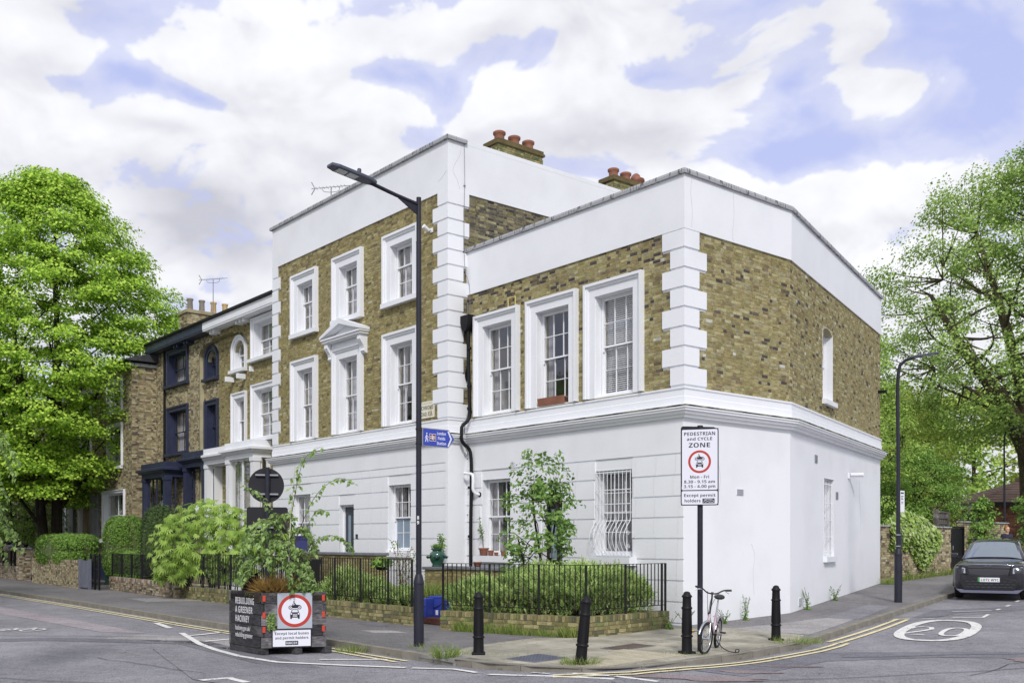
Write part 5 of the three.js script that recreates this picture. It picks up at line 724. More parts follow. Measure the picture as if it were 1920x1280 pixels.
// ---------- soft upright bushes
function sprigBed(name, label, pts, o) { // pts: mounds [x, d, radius, height] in the plan
  const c = pts[0], t = thing(name, label, o.category || 'bush', [c[0], o.y || 0, -c[1]]), L = new Leaves(o.seed), r = rng(o.seed + 1);
  for (const [x, d, R, H] of pts) for (let i = 0; i < o.n * R * R; i++) { const a = r() * 2 * PI, q = Math.sqrt(r()), k = 1 - q * q * .45, y = H * k * (r() < .72 ? .72 + .3 * r() : .1 + .7 * r()); L.add(new V3(x - c[0] + Math.cos(a) * q * R, y - .12, -(d - c[1]) + Math.sin(a) * q * R), new V3(Math.cos(a) * q * .55, 1, Math.sin(a) * q * .55), o.leaf * (.7 + r() * .8), o.palette, .42); }
  L.build(t, 'foliage', LEAF.sprig, { upright: true }); const stem = []; for (const [x, d, R, H] of pts) for (let q = 0; q < 7; q++) { const a = r() * 6.28; stem.push(taper([[x - c[0], -.1, -(d - c[1])], [x - c[0] + Math.cos(a) * R * .4, H * .4, -(d - c[1]) + Math.sin(a) * R * .4], [x - c[0] + Math.cos(a) * R * .7, H * .8, -(d - c[1]) + Math.sin(a) * R * .7]], () => .008, 4, 5)); } obj('stems', stem, M.bark, t); return t;
}
function tuft(name, label, x, d, o) { const t = thing(name, label, o.category || 'grass tuft', o.road ? [x, roadY(x, d), -d] : at(x, d), 0, o.group), L = new Leaves(o.seed), r = rng(o.seed); for (let i = 0; i < o.n; i++) { const a = r() * 6.28, q = Math.sqrt(r()) * o.R; L.add(new V3(Math.cos(a) * q * (o.sx || 1), 0, Math.sin(a) * q), new V3(Math.cos(a) * .5, 1, Math.sin(a) * .5), o.h, o.palette || PAL.grass, .4); } L.build(t, 'blades', LEAF.blade, { upright: true }); return t; }
function weed(label, x, d, h, seed, name = 'wall_weed') { h *= .75; const t = thing(name, label, 'weed', at(x, d)), L = new Leaves(seed), r = rng(seed), st = []; for (let s = 0; s < 6; s++) { const a = r() * 6.28, b = .04 + r() * .1, H = h * (.6 + r() * .5), p = [[0, -.03, 0], [Math.cos(a) * b * .5, H * .5, Math.sin(a) * b * .5], [Math.cos(a) * b * 1.6, H, Math.sin(a) * b * 1.6]]; st.push(taper(p, () => .004, 4, 5)); const c = new THREE.CatmullRomCurve3(p.map(v3)); for (let i = 0; i < 26; i++) { const k = Math.pow(r(), 1.5), q = c.getPoint(k); L.add(q.add(new V3((r() - .5) * .09 * (1.3 - k), 0, (r() - .5) * .09 * (1.3 - k))), new V3(r() - .5, .8, r() - .5), .055 * (1.2 - k * .6), PAL.mid, .8); } } obj('stems', st, M.twig, t); L.build(t, 'leaves', LEAF.oval); return t; }
// ---------- garden walls, piers, railings, gates
const segFrame = (P, Q) => mul(T(P[0], 0, -P[1]), RY(Math.atan2(Q[1] - P[1], Q[0] - P[0])));
const segLen = (P, Q) => Math.hypot(Q[0] - P[0], Q[1] - P[1]);
// brick garden wall along plan points given left to right as seen from the road; outer face on the points
function gardenWall(label, pts, h, o = {}) {
  const c = pts[0], t = thing(o.name || 'garden_wall', label, 'wall', [c[0], o.y || 0, -c[1]]), th = o.th || .22, rel = T(-c[0], 0, c[1]), fam = o.family || 'mossy', rests = [], cap = o.cap || 'brick', ch = cap === 'brick' ? .105 : 0, r = rng((o.seed || 1) * 7);
  for (let i = 0; i < pts.length - 1; i++) {
    const f = mul(rel, segFrame(pts[i], pts[i + 1])), L = segLen(pts[i], pts[i + 1]);
    obj('core', [FM(bx(.01, L - .01, -.2, h - ch - .004, -th + .01, -.012), f)], M.mortar_dark, t);
    rests.push(layBricks(t, f, courses({ x0: 0, x1: L, y0: o.base ?? -.03, y1: h - ch, ch: SC, lens: FLEM, joint: o.joint || .011, seed: (o.seed || 1) * 3 + i }), fam, { seed: (o.seed || 1) + i, indiv: o.indiv ?? 160, proud: o.proud || .006 }));
    if (cap === 'brick') { const n = Math.round(L / .0765), list = []; for (let k = 0; k < n; k++) { const x = k * L / n, jz = (r() - .5) * .012, jy = (r() - .5) * .008, fm = BRICKS[fam], w = fm[Math.floor(r() * fm.length)]; placeUnit('coping_brick', mul(f, new THREE.Matrix4().makeBasis(new V3(L / n - .01, 0, 0), new V3(0, ch, 0), new V3(0, 0, th + .01)).setPosition(x + L / n / 2, h - ch / 2 + jy, -th / 2 + jz)), w.mat, t, brickGeo[k % 4]); } }
    else obj('coping', [FM(rbx(-.03, L + .03, h, h + (o.capH || .07), -th - .05, .05, .012), f)], o.capMat || M.coping, t);
    if (i === 0 || o.ends) rests.push(layBricks(t, mul(f, RY(-HD)), courses({ x0: -th, x1: 0, y0: -.03, y1: h - ch, ch: SC, lens: [.2, .11], joint: .011, seed: 9 }), fam, { seed: 17, indiv: 12, name: 'end_brick' }));
    if (i === pts.length - 2) rests.push(layBricks(t, mul(f, T(L, 0, 0), RY(HD)), courses({ x0: 0, x1: th, y0: -.03, y1: h - ch, ch: SC, lens: [.2, .11], joint: .011, seed: 10 }), fam, { seed: 18, indiv: 12, name: 'end_brick' }));
  }
  brickRest(t, rests); return t;
}
const BAR = (() => { const g = new THREE.BoxGeometry(1, 1, 1); return g; })();
function railing(label, pts, y0, y1, o = {}) {
  const c = pts[0], t = thing('railing', label, 'railing', [c[0], 0, -c[1]]), sp = o.gap || .115, bt = y0 + (o.foot ?? .12), m = M.black_paint, p3 = (p, y) => [p[0] - c[0], y, -(p[1] - c[1])];
  for (let i = 0; i < pts.length - 1; i++) {
    const P = pts[i], Q = pts[i + 1], L = segLen(P, Q), n = Math.round(L / sp), at_ = (k) => [mixf(P[0], Q[0], k), mixf(P[1], Q[1], k)];
    placeUnit('top_rail', beam(p3(P, y1 - .006), p3(Q, y1 - .006), .04, .012), m, t); placeUnit('bottom_rail', beam(p3(P, bt), p3(Q, bt), .04, .012), m, t);
    for (let k = 0; k <= n; k++) { const q = at_(k / n), post = k % (o.post || 11) === 0 || k === n; if (k === 0 && i > 0) continue; placeUnit(post ? 'post' : 'bar', beam(p3(q, post ? y0 - .05 : bt), p3(q, y1 - (post ? 0 : .012)), post ? .045 : .02, post ? .045 : .02, [1, 0, 0]), m, t); }
  }
  return t;
}
const GA = [-1.47, 20.49], GB = [1.40, 18.68], GC = [3.22, 20.49], inset = (p, q, o) => { const L = segLen(p, q), nx = -(q[1] - p[1]) / L, nd = (q[0] - p[0]) / L; return [[p[0] + nx * o, p[1] + nd * o], [q[0] + nx * o, q[1] + nd * o]]; };
gardenWall('low mossy brick garden wall with a pointed corner under the railings, behind the leaning bollard', [GA, GB, GC], .385, { seed: 101, family: 'mossy', indiv: 150 });
{ const a = inset(GA, GB, .1), b = inset(GB, GC, .1), mid = [(a[1][0] + b[0][0]) / 2, a[1][1] + .06]; railing('black railing round the pointed corner garden of the corner house', [a[0], mid, b[1]], .385, 1.36, { post: 10 }); }
gardenWall('low mossy brick front wall between the planter and the lamp post', [[-10.3, 31.45], [-8.3, 29.1], [-6.9, 27.3], [-4.34, 23.97], [-2.11, 21.39]], .39, { seed: 105, family: 'mossy', indiv: 80 });
railing('black railing on the low front wall of the tall house', [[-10.2, 31.5], [-8.2, 29.15], [-4.26, 24.06], [-2.16, 21.6]], .39, 1.42, { post: 10 });
const PIER = (label, x, d, w, h, fam, seed, capM, name = 'brick_pier') => { const t = thing(name, label, 'pier', [x, 0, -d], THF), rs = []; obj('core', [bx(-w / 2 + .012, w / 2 - .012, -.1, h, -w / 2 + .012, w / 2 - .012)], M.mortar_dark, t); for (let k = 0; k < 4; k++) rs.push(layBricks(t, mul(RY(k * HD), T(-w / 2, 0, w / 2)), courses({ x0: 0, x1: w, y0: -.03, y1: h, ch: SC, lens: FLEM, joint: .011, seed: seed + k }), fam, { seed: seed + k, indiv: 50 })); brickRest(t, rs); if (capM) obj('cap', [rbx(-w / 2 - .05, w / 2 + .05, h, h + .07, -w / 2 - .05, w / 2 + .05, .012)], capM, t); return t; };
PIER('square old brick pier under the drooping hand leaved shrub', -10.55, 31.75, .46, 1.66, 'weathered', 120);
gardenWall('crumbling pale stone and brick garden wall below black railings', [[-15.1, 37.5], [-10.95, 31.95]], .5, { seed: 130, family: 'weathered', indiv: 120, proud: .016, joint: .018, base: -.05 });
railing('black railing on the crumbling garden wall in front of the round hedge', [[-15.0, 37.55], [-10.95, 32.1]], .5, 1.36, { gap: .14, post: 9 });
gardenWall('plain brown brick garden wall under the box shaped hedge', [[-21.2, 44.2], [-16.7, 38.5]], 1.08, { seed: 140, family: 'old_yellow', indiv: 200 });
PIER('brick gate pier with flat cap beside the parked dark car', -22.75, 46.6, .5, 1.45, 'weathered', 150, M.coping);
gardenWall('low far brick wall left of the gate pier', [[-30, 55], [-22.95, 46.9]], .62, { seed: 155, family: 'weathered', indiv: 40 });
railing('far black railing left of the gate pier', [[-29, 53.9], [-23.0, 47.05]], .62, 1.36, { gap: .16, post: 9 });
{ // grey board gates and the iron gate between the two walls
  const g = thing('board_gate', 'pair of plain grey boarded gates at the end of the brown wall', 'gate', [-16.6, 0, -38.4], THF), m = mat('grey_board', [112, 116, 132], { map: TX.grain, roughness: .6 }); for (let k = 0; k < 2; k++) { obj('board', [rbx(.05 + k * .52, .55 + k * .52, .05, 1.08, -.05, -.01, .006)], m, g); } obj('post', [bx(-.06, .04, 0, 1.14, -.08, .02)], m, g); obj('post', [bx(1.1, 1.2, 0, 1.14, -.08, .02)], m, g);
  const q = thing('iron_gate', 'open black iron garden gate beside the grey boards', 'gate', [-15.9, 0, -37.75], THF); for (const x of [0, .5, 1.0]) obj('post', [bx(x, x + .06, 0, 1.35, -.03, .03)], M.black_paint, q); for (const y of [.25, .75, 1.28]) obj('rail', [bx(.06, 1.0, y, y + .03, -.015, .015)], M.black_paint, q); for (let k = 1; k < 9; k++) if (k !== 4) obj('bar', [bx(.06 + k * .105, .076 + k * .105, .1, 1.28, -.008, .008)], M.black_paint, q);
}
// walls by the two front doors
const wpt = (t, o) => onF(t, o);
gardenWall('brick wall with slate coping beside the corner house door, urn on its end', [wpt(6.2, 1.9), wpt(2.5, 1.9)], 1.13, { seed: 160, family: 'stock', cap: 'stone', capMat: M.slate_grey = mat('slate_grey', [128, 132, 142], { map: TX.stone, roughness: .8 }), indiv: 60, th: .3, name: 'door_wall' });
gardenWall('brick wall with slate coping beside the tall house door', [wpt(13, 2.6), wpt(7.95, 2.6)], 1.44, { seed: 165, family: 'stock', cap: 'stone', capMat: M.slate_grey, indiv: 60, th: .3, name: 'door_wall' });
PIER('yellow brick pier carrying the green urn', ...wpt(6.0, 2.1), .44, 1.12, 'stock', 170, M.slate_grey);
{ // soil of the two beds and the path between
  const bed = (label, poly, y) => { const o = obj('planting_bed', sheet(poly, (x, d) => rise(x, d) + y, 1), M.soil); o.name = numbered('planting_bed'); return struct(o); };
  bed('', [[-1.3, 20.6], [1.4, 18.9], [3.05, 20.5], [3.3, 20.95], [wpt(5.9, .05)[0], wpt(5.9, .05)[1]]], .3); bed('', [[-2.3, 21.75], wpt(8.6, .8), wpt(17, .8), [-8.2, 29.3]], .3);
  const s = thing('brick_step', 'dark brick step at the garden entrance between the two low walls', 'step', [-1.75, 0, -22.0], THF); for (let k = 0; k < 9; k++) obj('brick', [rbx(-.75 + k * .19, -.57 + k * .19, .01, .14, -.4, .2, .008)], BRICKS.red[3].mat, s);
}
// ---------- planting
sprigBed('rosemary_bush', 'long grey green rosemary hedge filling the corner garden behind the railing', [[-.62, 20.85, .5, .78], [.05, 20.42, .52, .86], [.7, 20.05, .55, .98], [1.3, 19.72, .5, 1.02], [1.72, 20.02, .5, 1.04], [2.12, 20.42, .48, 1.0], [2.5, 20.72, .4, .8], [.6, 20.8, .7, 1.04], [1.4, 20.6, .62, 1.06], [-1.05, 21.05, .32, .66]], { seed: 201, n: 6200, leaf: .15, palette: PAL.rosemary, y: .38 });
sprigBed('lavender_bush', 'grey green bushes behind the railing in front of the tall house', [[-4.05, 24.75, .62, .84], [-3.35, 23.95, .5, .66], [-2.75, 23.2, .42, .42], [-2.35, 22.6, .34, .5], [-4.9, 25.8, .4, .34]], { seed: 205, n: 5600, leaf: .15, palette: PAL.rosemary, y: .36 });
tree('front_garden_sapling', 'slender young tree with several stems in front of the corner house door', .62, 21.7, { seed: 61, trunk: .022, limbR: .3, stems: [[[0, .2, 0], [.02, 1.2, 0], [-.12, 2.2, .05], [-.2, 3.0, 0]], [[.05, .2, 0], [.12, 1.2, .05], [.3, 2.1, 0], [.35, 2.7, 0]], [[-.03, .2, 0], [-.3, 1.1, 0], [-.5, 1.9, .05]]], profile: [[1.2, .66], [1.6, .82], [2.2, .8], [2.7, .62], [3.1, .42], [3.45, .18]], clumps: 90, leaves: 30, leaf: .11, clumpR: .2, clumpH: .6, palette: PAL.sapling, kind: 'oval', limbs: 14, hollow: .6, twigEvery: 1, jit: .9 });
birch('birch_sapling', 'slim white stemmed birch growing out of the wooden planter', [-3.85, .9, -17.2], [
  [[[0, 0, 0], [.02, .8, 0], [.06, 1.6, -.05], [.1, 2.2, -.1]], .018, 10, .3], [[[.02, .6, 0], [.3, 1.3, .1], [.55, 1.75, .1], [.9, 1.98, .1], [1.15, 1.9, .1]], .007, 14, .3], [[[.04, .4, 0], [.35, .8, .1], [.7, 1.0, .12], [1.0, .92, .12], [1.15, .72, .12]], .006, 20, .35], [[[.05, 1.3, 0], [.16, 1.9, 0], [.3, 2.35, 0], [.55, 2.52, 0]], .006, 14, .3],
  [[[.03, .7, 0], [.3, 1.15, -.1], [.5, 1.45, -.1], [.66, 1.4, -.1]], .006, 18, .3], [[[0, .9, 0], [-.25, 1.4, .1], [-.45, 1.7, .1], [-.75, 1.85, .1]], .006, 14, .35], [[[.02, 1.0, 0], [-.2, 1.25, .1], [-.5, 1.3, .1]], .005, 16, .3],
  ...Array.from({ length: 26 }, (_, i) => { const a = i * 2.4, h = .3 + (i % 8) * .12; return [[[.01, h, 0], [Math.cos(a) * .3 - .1, h + .25, Math.sin(a) * .25], [Math.cos(a) * .55 - .16, h + .12, Math.sin(a) * .45], [Math.cos(a) * .68 - .18, h - .22, Math.sin(a) * .5]], .005, 36, .2]; })], { seed: 71, leaf: .088, twig: .15, indiv: 260 });
birch('birch_edge_tree', 'pale leaved birch whose hanging twigs reach in over the left road', [-7.9, roadY(-7.9, 13.6), -13.6], [[[[-.2, 0, 0], [-.15, 1.5, 0], [0, 2.6, 0], [.2, 3.4, 0]], .03, 4, .5],
  ...Array.from({ length: 20 }, (_, i) => { const h = 1.9 + (i % 10) * .15, x = .42 + .62 * vnoise(i * 3.1, 1, 2), z = (i % 7 - 3) * .16; return [[[-.1, h, 0], [x * .45, h + .35, z * .5], [x * .85, h + .2, z], [x * 1.05 + .1, h - .3, z]], .005, 32, .25]; })], { seed: 75, leaf: .075, twig: .13, indiv: 120 });
{ // ivy over the side wall
  const t = thing('ivy_mass', 'thick variegated ivy spilling over the side street wall', 'climber', at(13.3, 33.6, 0)), L = new Leaves(81), r = rng(82), dir = [.714, .7], nrm = [.7, -.714];
  for (let i = 0; i < 5200; i++) { const u = r() * 3.5 - 1.5, low = u < 0 ? 1.55 : 1.55 - .75 * Math.exp(-(((u - 1.0) / .7) ** 2)), top = 2.75 - .14 * (u - .2) ** 2, y = low + (top - low) * r(), out = .06 + .22 * Math.sin(PI * clamp((y - low) / (top - low + .01))) * (.5 + r() * .6) + (y > 2.2 ? -.25 * r() : 0); L.add(new V3(dir[0] * u + nrm[0] * out, y - rise(13.3, 33.6), -(dir[1] * u + nrm[1] * out)), new V3(nrm[0], .55, -nrm[1]), .13, r() < .55 ? PAL.ivy : PAL.lime, .6); }
  L.build(t, 'foliage', LEAF.maple); obj('stems', Array.from({ length: 9 }, (_, k) => { const u = -1.2 + k * .32; return taper([[dir[0] * u, 2.4 - rise(13.3, 33.6), -dir[1] * u + .1], [dir[0] * u + .1, 1.9 - rise(13.3, 33.6), -dir[1] * u + .1], [dir[0] * u + .12, 1.5 - rise(13.3, 33.6), -dir[1] * u + .08]], () => .012, 4, 5); }), M.bark, t);
}
for (const [l, x, d, R, h, n, s, sx, road] of [['grass growing round the base of the leaning bollard', 1.0, 14.62, .2, .14, 260, 1, 1.4], ['grass in the joint beside the upright bollard near the lamp post', -.85, 15.95, .18, .08, 120, 2, 1.2], ['small grass patch to the right of the upright bollard near the lamp post', -.15, 15.75, .16, .05, 90, 3, 1.6], ['grass growing at the foot of the tall lamp post', -1.4, 17.05, .24, .08, 150, 4, 1.6], ['grass growing out of the gully mouth', -1.05, 15.5, .16, .2, 160, 5, 1.2], ['grass along the kerb beside the planter', -2.75, 17.25, .25, .14, 160, 6, 1.2, 1], ['grass tuft on the slab edge by the lamp post', -1.35, 16.45, .16, .06, 90, 7, 1.2], ['grass at the foot of the bollard beside the sign pole', 2.72, 15.92, .26, .06, 160, 8, 1.5], ['grass on the dropped kerb below the right hand bollard', 5.05, 17.75, .36, .12, 300, 9, 1.3], ['moss and grass at the far end of the white flank wall', 11.85, 31.6, .2, .2, 120, 10, 1]]) tuft('grass_tuft', l, x, d, { R, h, n, seed: 300 + s, sx, road });
{ const t = thing('wall_foot_grass', 'ragged strip of grass along the foot of the low pointed garden wall', 'grass strip', [0, 0, -19.4]), L = new Leaves(321), r = rng(322); for (let i = 0; i < 1700; i++) { const k = .12 + .86 * r(), q = inset(GA, GB, -.03 - r() * .2), x = mixf(q[0][0], q[1][0], k), d = mixf(q[0][1], q[1][1], k), hh = .07 + .16 * fbm(x * 3, d, 1, 2); L.add(new V3(x, 0, -d + 19.4), new V3((r() - .5) * .6, 1, (r() - .3) * .6), hh * (.6 + r()), PAL.grass, .4); } L.build(t, 'blades', LEAF.blade, { upright: true }); }
{ const t = thing('side_wall_grass', 'thin strip of grass at the foot of the side street brick wall', 'grass strip', at(13.8, 34)), L = new Leaves(325), r = rng(326), y0 = rise(13.8, 34); for (let i = 0; i < 900; i++) { const k = r() * 5.6, x = 11.95 + .714 * k + .7 * (.03 + r() * .2), d = 32.2 + .7 * k - .714 * (.03 + r() * .2); L.add(new V3(x - 13.8, rise(x, d) - y0, -d + 34), new V3((r() - .5) * .6, 1, (r() - .3) * .6), .1 + r() * .16, PAL.grass, .4); } L.build(t, 'blades', LEAF.blade, { upright: true }); }
weed('tall flowering weed against the white flank wall beside the right bollard', 5.15, 22.05, .72, 331); weed('leggy weed at the foot of the white wall below the barred window', 7.15, 24.2, .7, 332); weed('small weed at the foot of the white wall before the lamp post', 8.55, 26.5, .62, 333); weed('bushy weed at the corner of the low garden wall and the white wall', 3.55, 20.45, .55, 334); weed('sprawling green weed at the end of the low pointed wall', 3.2, 20.25, .45, 335); weed('weed at the foot of the side street brick wall', 13.2, 33.3, .6, 336); weed('low weed beside the vent at the foot of the white wall', 4.55, 21.4, .4, 337); weed('second weed along the side street brick wall', 14.6, 34.7, .7, 338);
// ---------- street furniture
const canvasTex = (w, h, draw) => { const c = document.createElement('canvas'); c.width = w; c.height = h; const g = c.getContext('2d'); draw(g, w, h); const t = new THREE.CanvasTexture(c); t.colorSpace = THREE.SRGBColorSpace; t.anisotropy = 8; return t; };
const face = (name, w, h, tex, parent, m, o = {}) => { const g = new THREE.PlaneGeometry(w, h); g.userData.ready = true; const mt = new THREE.MeshPhysicalMaterial({ map: tex, roughness: .45, ...o }); mt.name = name; const q = new THREE.Mesh(g, mt); q.name = name; m.decompose(q.position, q.quaternion, q.scale); parent.add(q); return q; };
function lampPost(label, x, d, o) {
  const t = thing('lamp_post', label, 'lamp post', at(x, d), o.turn), H = o.h, R = o.r;
  obj('base', [cyl(R * 1.75, R * 1.72, -.1, o.baseH, 20), lathe([[R * 1.72, o.baseH], [R * 1.85, o.baseH + .01], [R * 1.8, o.baseH + .05], [R * 1.2, o.baseH + .17], [R * 1.0, o.baseH + .18]], 20)], M.pole_paint, t);
  obj('access_door', [rbx(-R * .7, R * .7, .42, .95, R * 1.5, R * 1.8, .01)], M.pole_paint, t);
  if (o.straight) {
    obj('shaft', [cyl(R, R * .93, o.baseH, H * .9, 16), cyl(R * .86, R * .86, H * .9, H, 16), cyl(R * .97, R * .97, H * .9 - .01, H * .9 + .01, 16)], M.pole_paint, t);
    obj('arm', [taper([[0, H - .12, 0], [0, H - .06, .45], [0, H + .03, .95]], () => .032, 10, 4), extr([[0, H - .32], [.0, H - .16], [.42, H - .085], [.42, H - .1]].map(([a, b]) => [a, b]), .02).applyMatrix4(mul(RY(-HD), T(0, 0, -.01)))], M.pole_paint, t);
  } else obj('shaft', [taper([[0, o.baseH, 0], [0, H * .6, 0], [0, H - .4, 0], [0, H - .12, .05], [0, H, .2], [0, H + .04, .36]], (k) => R * (1 - .25 * k), 12, 28)], M.pole_paint, t);
  const head = part('lantern', t); head.position.set(0, o.straight ? H + .03 : H + .03, o.straight ? .9 : .3); if (!o.straight) head.scale.setScalar(.8); head.rotation.x = -.12;
  const body = extr([[-.06, 0], [-.105, .12], [-.115, .3], [-.11, .72], [-.075, .83], [.075, .83], [.11, .72], [.115, .3], [.105, .12], [.06, 0]], .028, .014); body.rotateX(HD); body.translate(0, .03, 0);
  obj('housing', [body, rbx(-.06, .06, .0, .065, .02, .34, .02)], M.lantern_grey, head); obj('photocell', [cyl(.035, .035, .09, .13, 14, 0, .3), lathe([[.037, .13], [.03, .15], [0, .155]], 14).translate(0, 0, .3)], M.lantern_grey, head);
  for (const z of [.42, .62]) obj('led_panel', [rbx(-.08, .08, -.02, -.011, z - .085, z + .085, .003)], M.led_lens, head);
  const fins = []; for (let k = 0; k < 14; k++) for (const s of [-1, 1]) fins.push(bx(s * .11, s * .13, -.008, .03, .3 + k * .032, .31 + k * .032)); obj('cooling_fins', fins, M.lantern_grey, head).userData.kind = 'stuff';
  return t;
}
mat('lantern_grey', [84, 88, 104], { roughness: .5, map: TX.grain }); mat('led_lens', [200, 204, 206], { roughness: .2, clearcoat: 1 });
const lamp1 = lampPost('tall dark lamp post with a flat lantern arm beside the kerb gully', -1.607, 17.247, { h: 7.72, r: .05, baseH: 1.06, straight: 1, turn: Math.atan2(-.769, .639) });
const lamp2 = lampPost('dark lamp post with curved neck on the side street pavement', 9.9, 25.65, { h: 6.2, r: .055, baseH: 1.2, turn: Math.atan2(.9, .35) });
lampPost('far thin lamp post in front of the brick bungalow', 22.1, 44.9, { h: 5.8, r: .05, baseH: 1.0, turn: Math.atan2(.95, .2) });
{ // numbers on the near post
  const m = mul(T(0, 2.0, .0), RY(.35)); lamp1.updateWorldMatrix(true, false); const a = Math.atan2(1.607, 17.247) - lamp1.rotation.y; face('number_sticker', .05, .17, canvasTex(64, 200, (g, w, h) => { g.fillStyle = '#30323e'; g.fillRect(0, 0, w, h); g.fillStyle = '#e8e8ea'; g.font = 'bold 92px sans-serif'; g.textAlign = 'center'; g.fillText('8', 32, 86); g.fillText('9', 32, 184); }), lamp1, mul(RY(a), T(-.012, 2.17, .0515)));
}
mat('sign_back', [26, 27, 36], { roughness: .7, map: TX.grain }); mat('sign_grey', [150, 152, 158], { roughness: .5, metalness: .3 });
const INK = '#1d1c2b', WHITE = '#dfe0ea', RED = '#b5392c';
function bike_car(g, cx, cy, s) { // the two no-entry pictograms: rider over car
  g.save(); g.translate(cx, cy); g.scale(s, s); g.fillStyle = INK; g.strokeStyle = INK;
  const ring = (x, y) => { g.lineWidth = 6; g.beginPath(); g.arc(x, y, 13, 0, 7); g.stroke(); g.beginPath(); g.arc(x, y, 4, 0, 7); g.fill(); }; ring(-34, -34); ring(36, -34);
  g.beginPath(); g.moveTo(-24, -52); g.lineTo(10, -56); g.lineTo(44, -52); g.lineTo(30, -40); g.lineTo(16, -28); g.lineTo(-14, -28); g.lineTo(-30, -44); g.closePath(); g.fill();
  g.beginPath(); g.arc(-8, -79, 6, 0, 7); g.fill(); g.lineWidth = 10; g.beginPath(); g.moveTo(-5, -70); g.lineTo(8, -50); g.lineTo(-6, -38); g.stroke(); g.lineWidth = 5; g.beginPath(); g.moveTo(-6, -66); g.lineTo(-22, -56); g.stroke();
  g.beginPath(); g.moveTo(-36, 58); g.lineTo(-38, 22); g.quadraticCurveTo(-37, 8, -30, 6); g.lineTo(-27, -8); g.quadraticCurveTo(-26, -19, -14, -20); g.lineTo(16, -20); g.quadraticCurveTo(26, -19, 28, -8); g.lineTo(31, 6); g.quadraticCurveTo(38, 8, 39, 22); g.lineTo(37, 58); g.lineTo(24, 58); g.lineTo(24, 48); g.lineTo(-23, 48); g.lineTo(-23, 58); g.closePath(); g.fill();
  g.fillStyle = WHITE; g.beginPath(); g.moveTo(-24, 4); g.lineTo(-21, -9); g.quadraticCurveTo(-20, -14, -13, -14.5); g.lineTo(15, -14.5); g.quadraticCurveTo(21, -14, 22, -9); g.lineTo(25, 4); g.closePath(); g.fill(); for (const x of [-28, 29]) { g.beginPath(); g.arc(x, 17, 7, 0, 7); g.fill(); } for (let k = 0; k < 4; k++) g.fillRect(-17, 18 + k * 6.5, 36, 3.4); g.restore();
}
const redRing = (g, x, y, r) => { g.fillStyle = RED; g.beginPath(); g.arc(x, y, r, 0, 7); g.fill(); g.fillStyle = WHITE; g.beginPath(); g.arc(x, y, r * .8, 0, 7); g.fill(); };
{ // zone sign on its own post
  const t = thing('zone_sign', 'tall white pedestrian and cycle zone sign on a dark post beside the bicycle', 'road sign', at(3.07, 16.33), Math.atan2(-.3, .955) * 1.0);
  obj('post', [cyl(.045, .045, -.3, 3.66, 16)], M.pole_paint, t); obj('post_cap', [cyl(.05, .045, 3.66, 3.69, 16)], M.pole_paint, t); obj('band', [cyl(.047, .047, 1.02, 1.035, 16)], M.steel, t);
  const w = .61, y0 = 2.385, y1 = 3.635;
  obj('plate', [extr(new THREE.Shape(roundRect(-w / 2, y0, w, y1 - y0, .04)), .004).translate(0, 0, .07)], M.sign_back, t);
  obj('clip', [bx(-.06, .06, 2.6, 2.64, 0, .07)], M.sign_back, t); obj('clip', [bx(-.06, .06, 3.4, 3.44, 0, .07)], M.sign_back, t);
  const tex = canvasTex(610, 1250, (g, W, H) => { g.fillStyle = INK; g.fillRect(0, 0, W, H); g.fillStyle = WHITE; rr(g, 14, 14, W - 28, 985, 26); g.fill(); rr(g, 14, 1016, W - 28, H - 1030, 26); g.fill(); g.fillStyle = INK; g.textAlign = 'center';
    g.font = 'bold 78px sans-serif'; fit(g, 'PEDESTRIAN', 305, 112, 520); g.font = 'bold 70px sans-serif'; fit(g, 'and CYCLE', 305, 192, 420); g.font = 'bold 104px sans-serif'; fit(g, 'ZONE', 305, 306, 360); redRing(g, 305, 540, 186); bike_car(g, 305, 546, 1.55); g.fillStyle = INK; g.font = 'bold 68px sans-serif'; fit(g, 'Mon - Fri', 305, 812, 320); fit(g, '8.30 - 9.15 am', 305, 890, 510); fit(g, '3.15 - 4.00 pm', 305, 966, 520); fit(g, 'Except permit', 305, 1112, 520); fit(g, 'holders', 190, 1200, 270); rr(g, 352, 1140, 196, 78, 8); g.fill(); g.strokeStyle = WHITE; g.lineWidth = 7; g.beginPath(); g.moveTo(368, 1204); g.quadraticCurveTo(400, 1150, 470, 1152); g.quadraticCurveTo(530, 1156, 534, 1196); g.moveTo(400, 1206); g.quadraticCurveTo(430, 1176, 500, 1172); g.moveTo(372, 1160); g.lineTo(420, 1156); g.moveTo(452, 1206); g.quadraticCurveTo(480, 1188, 528, 1206); g.stroke(); });
  face('sign_face', w - .006, y1 - y0 - .006, tex, t, T(0, (y0 + y1) / 2, .0755));
  const b = part('rear_plate', t); obj('plate', [extr(new THREE.Shape(roundRect(-w / 2, 0, w, 1.0, .04)), .004).applyMatrix4(mul(RY(PI + .5), T(0, 2.68, .07)))], M.sign_back, b);
}
function roundRect(x, y, w, h, r) { return [[x + r, y], [x + w - r, y], [x + w - r * .3, y + r * .3], [x + w, y + r], [x + w, y + h - r], [x + w - r * .3, y + h - r * .3], [x + w - r, y + h], [x + r, y + h], [x + r * .3, y + h - r * .3], [x, y + h - r], [x, y + r], [x + r * .3, y + r * .3]].map(([a, b]) => new THREE.Vector2(a, b)); }
function rr(g, x, y, w, h, r) { g.beginPath(); g.moveTo(x + r, y); g.lineTo(x + w - r, y); g.quadraticCurveTo(x + w, y, x + w, y + r); g.lineTo(x + w, y + h - r); g.quadraticCurveTo(x + w, y + h, x + w - r, y + h); g.lineTo(x + r, y + h); g.quadraticCurveTo(x, y + h, x, y + h - r); g.lineTo(x, y + r); g.quadraticCurveTo(x, y, x + r, y); g.closePath(); }
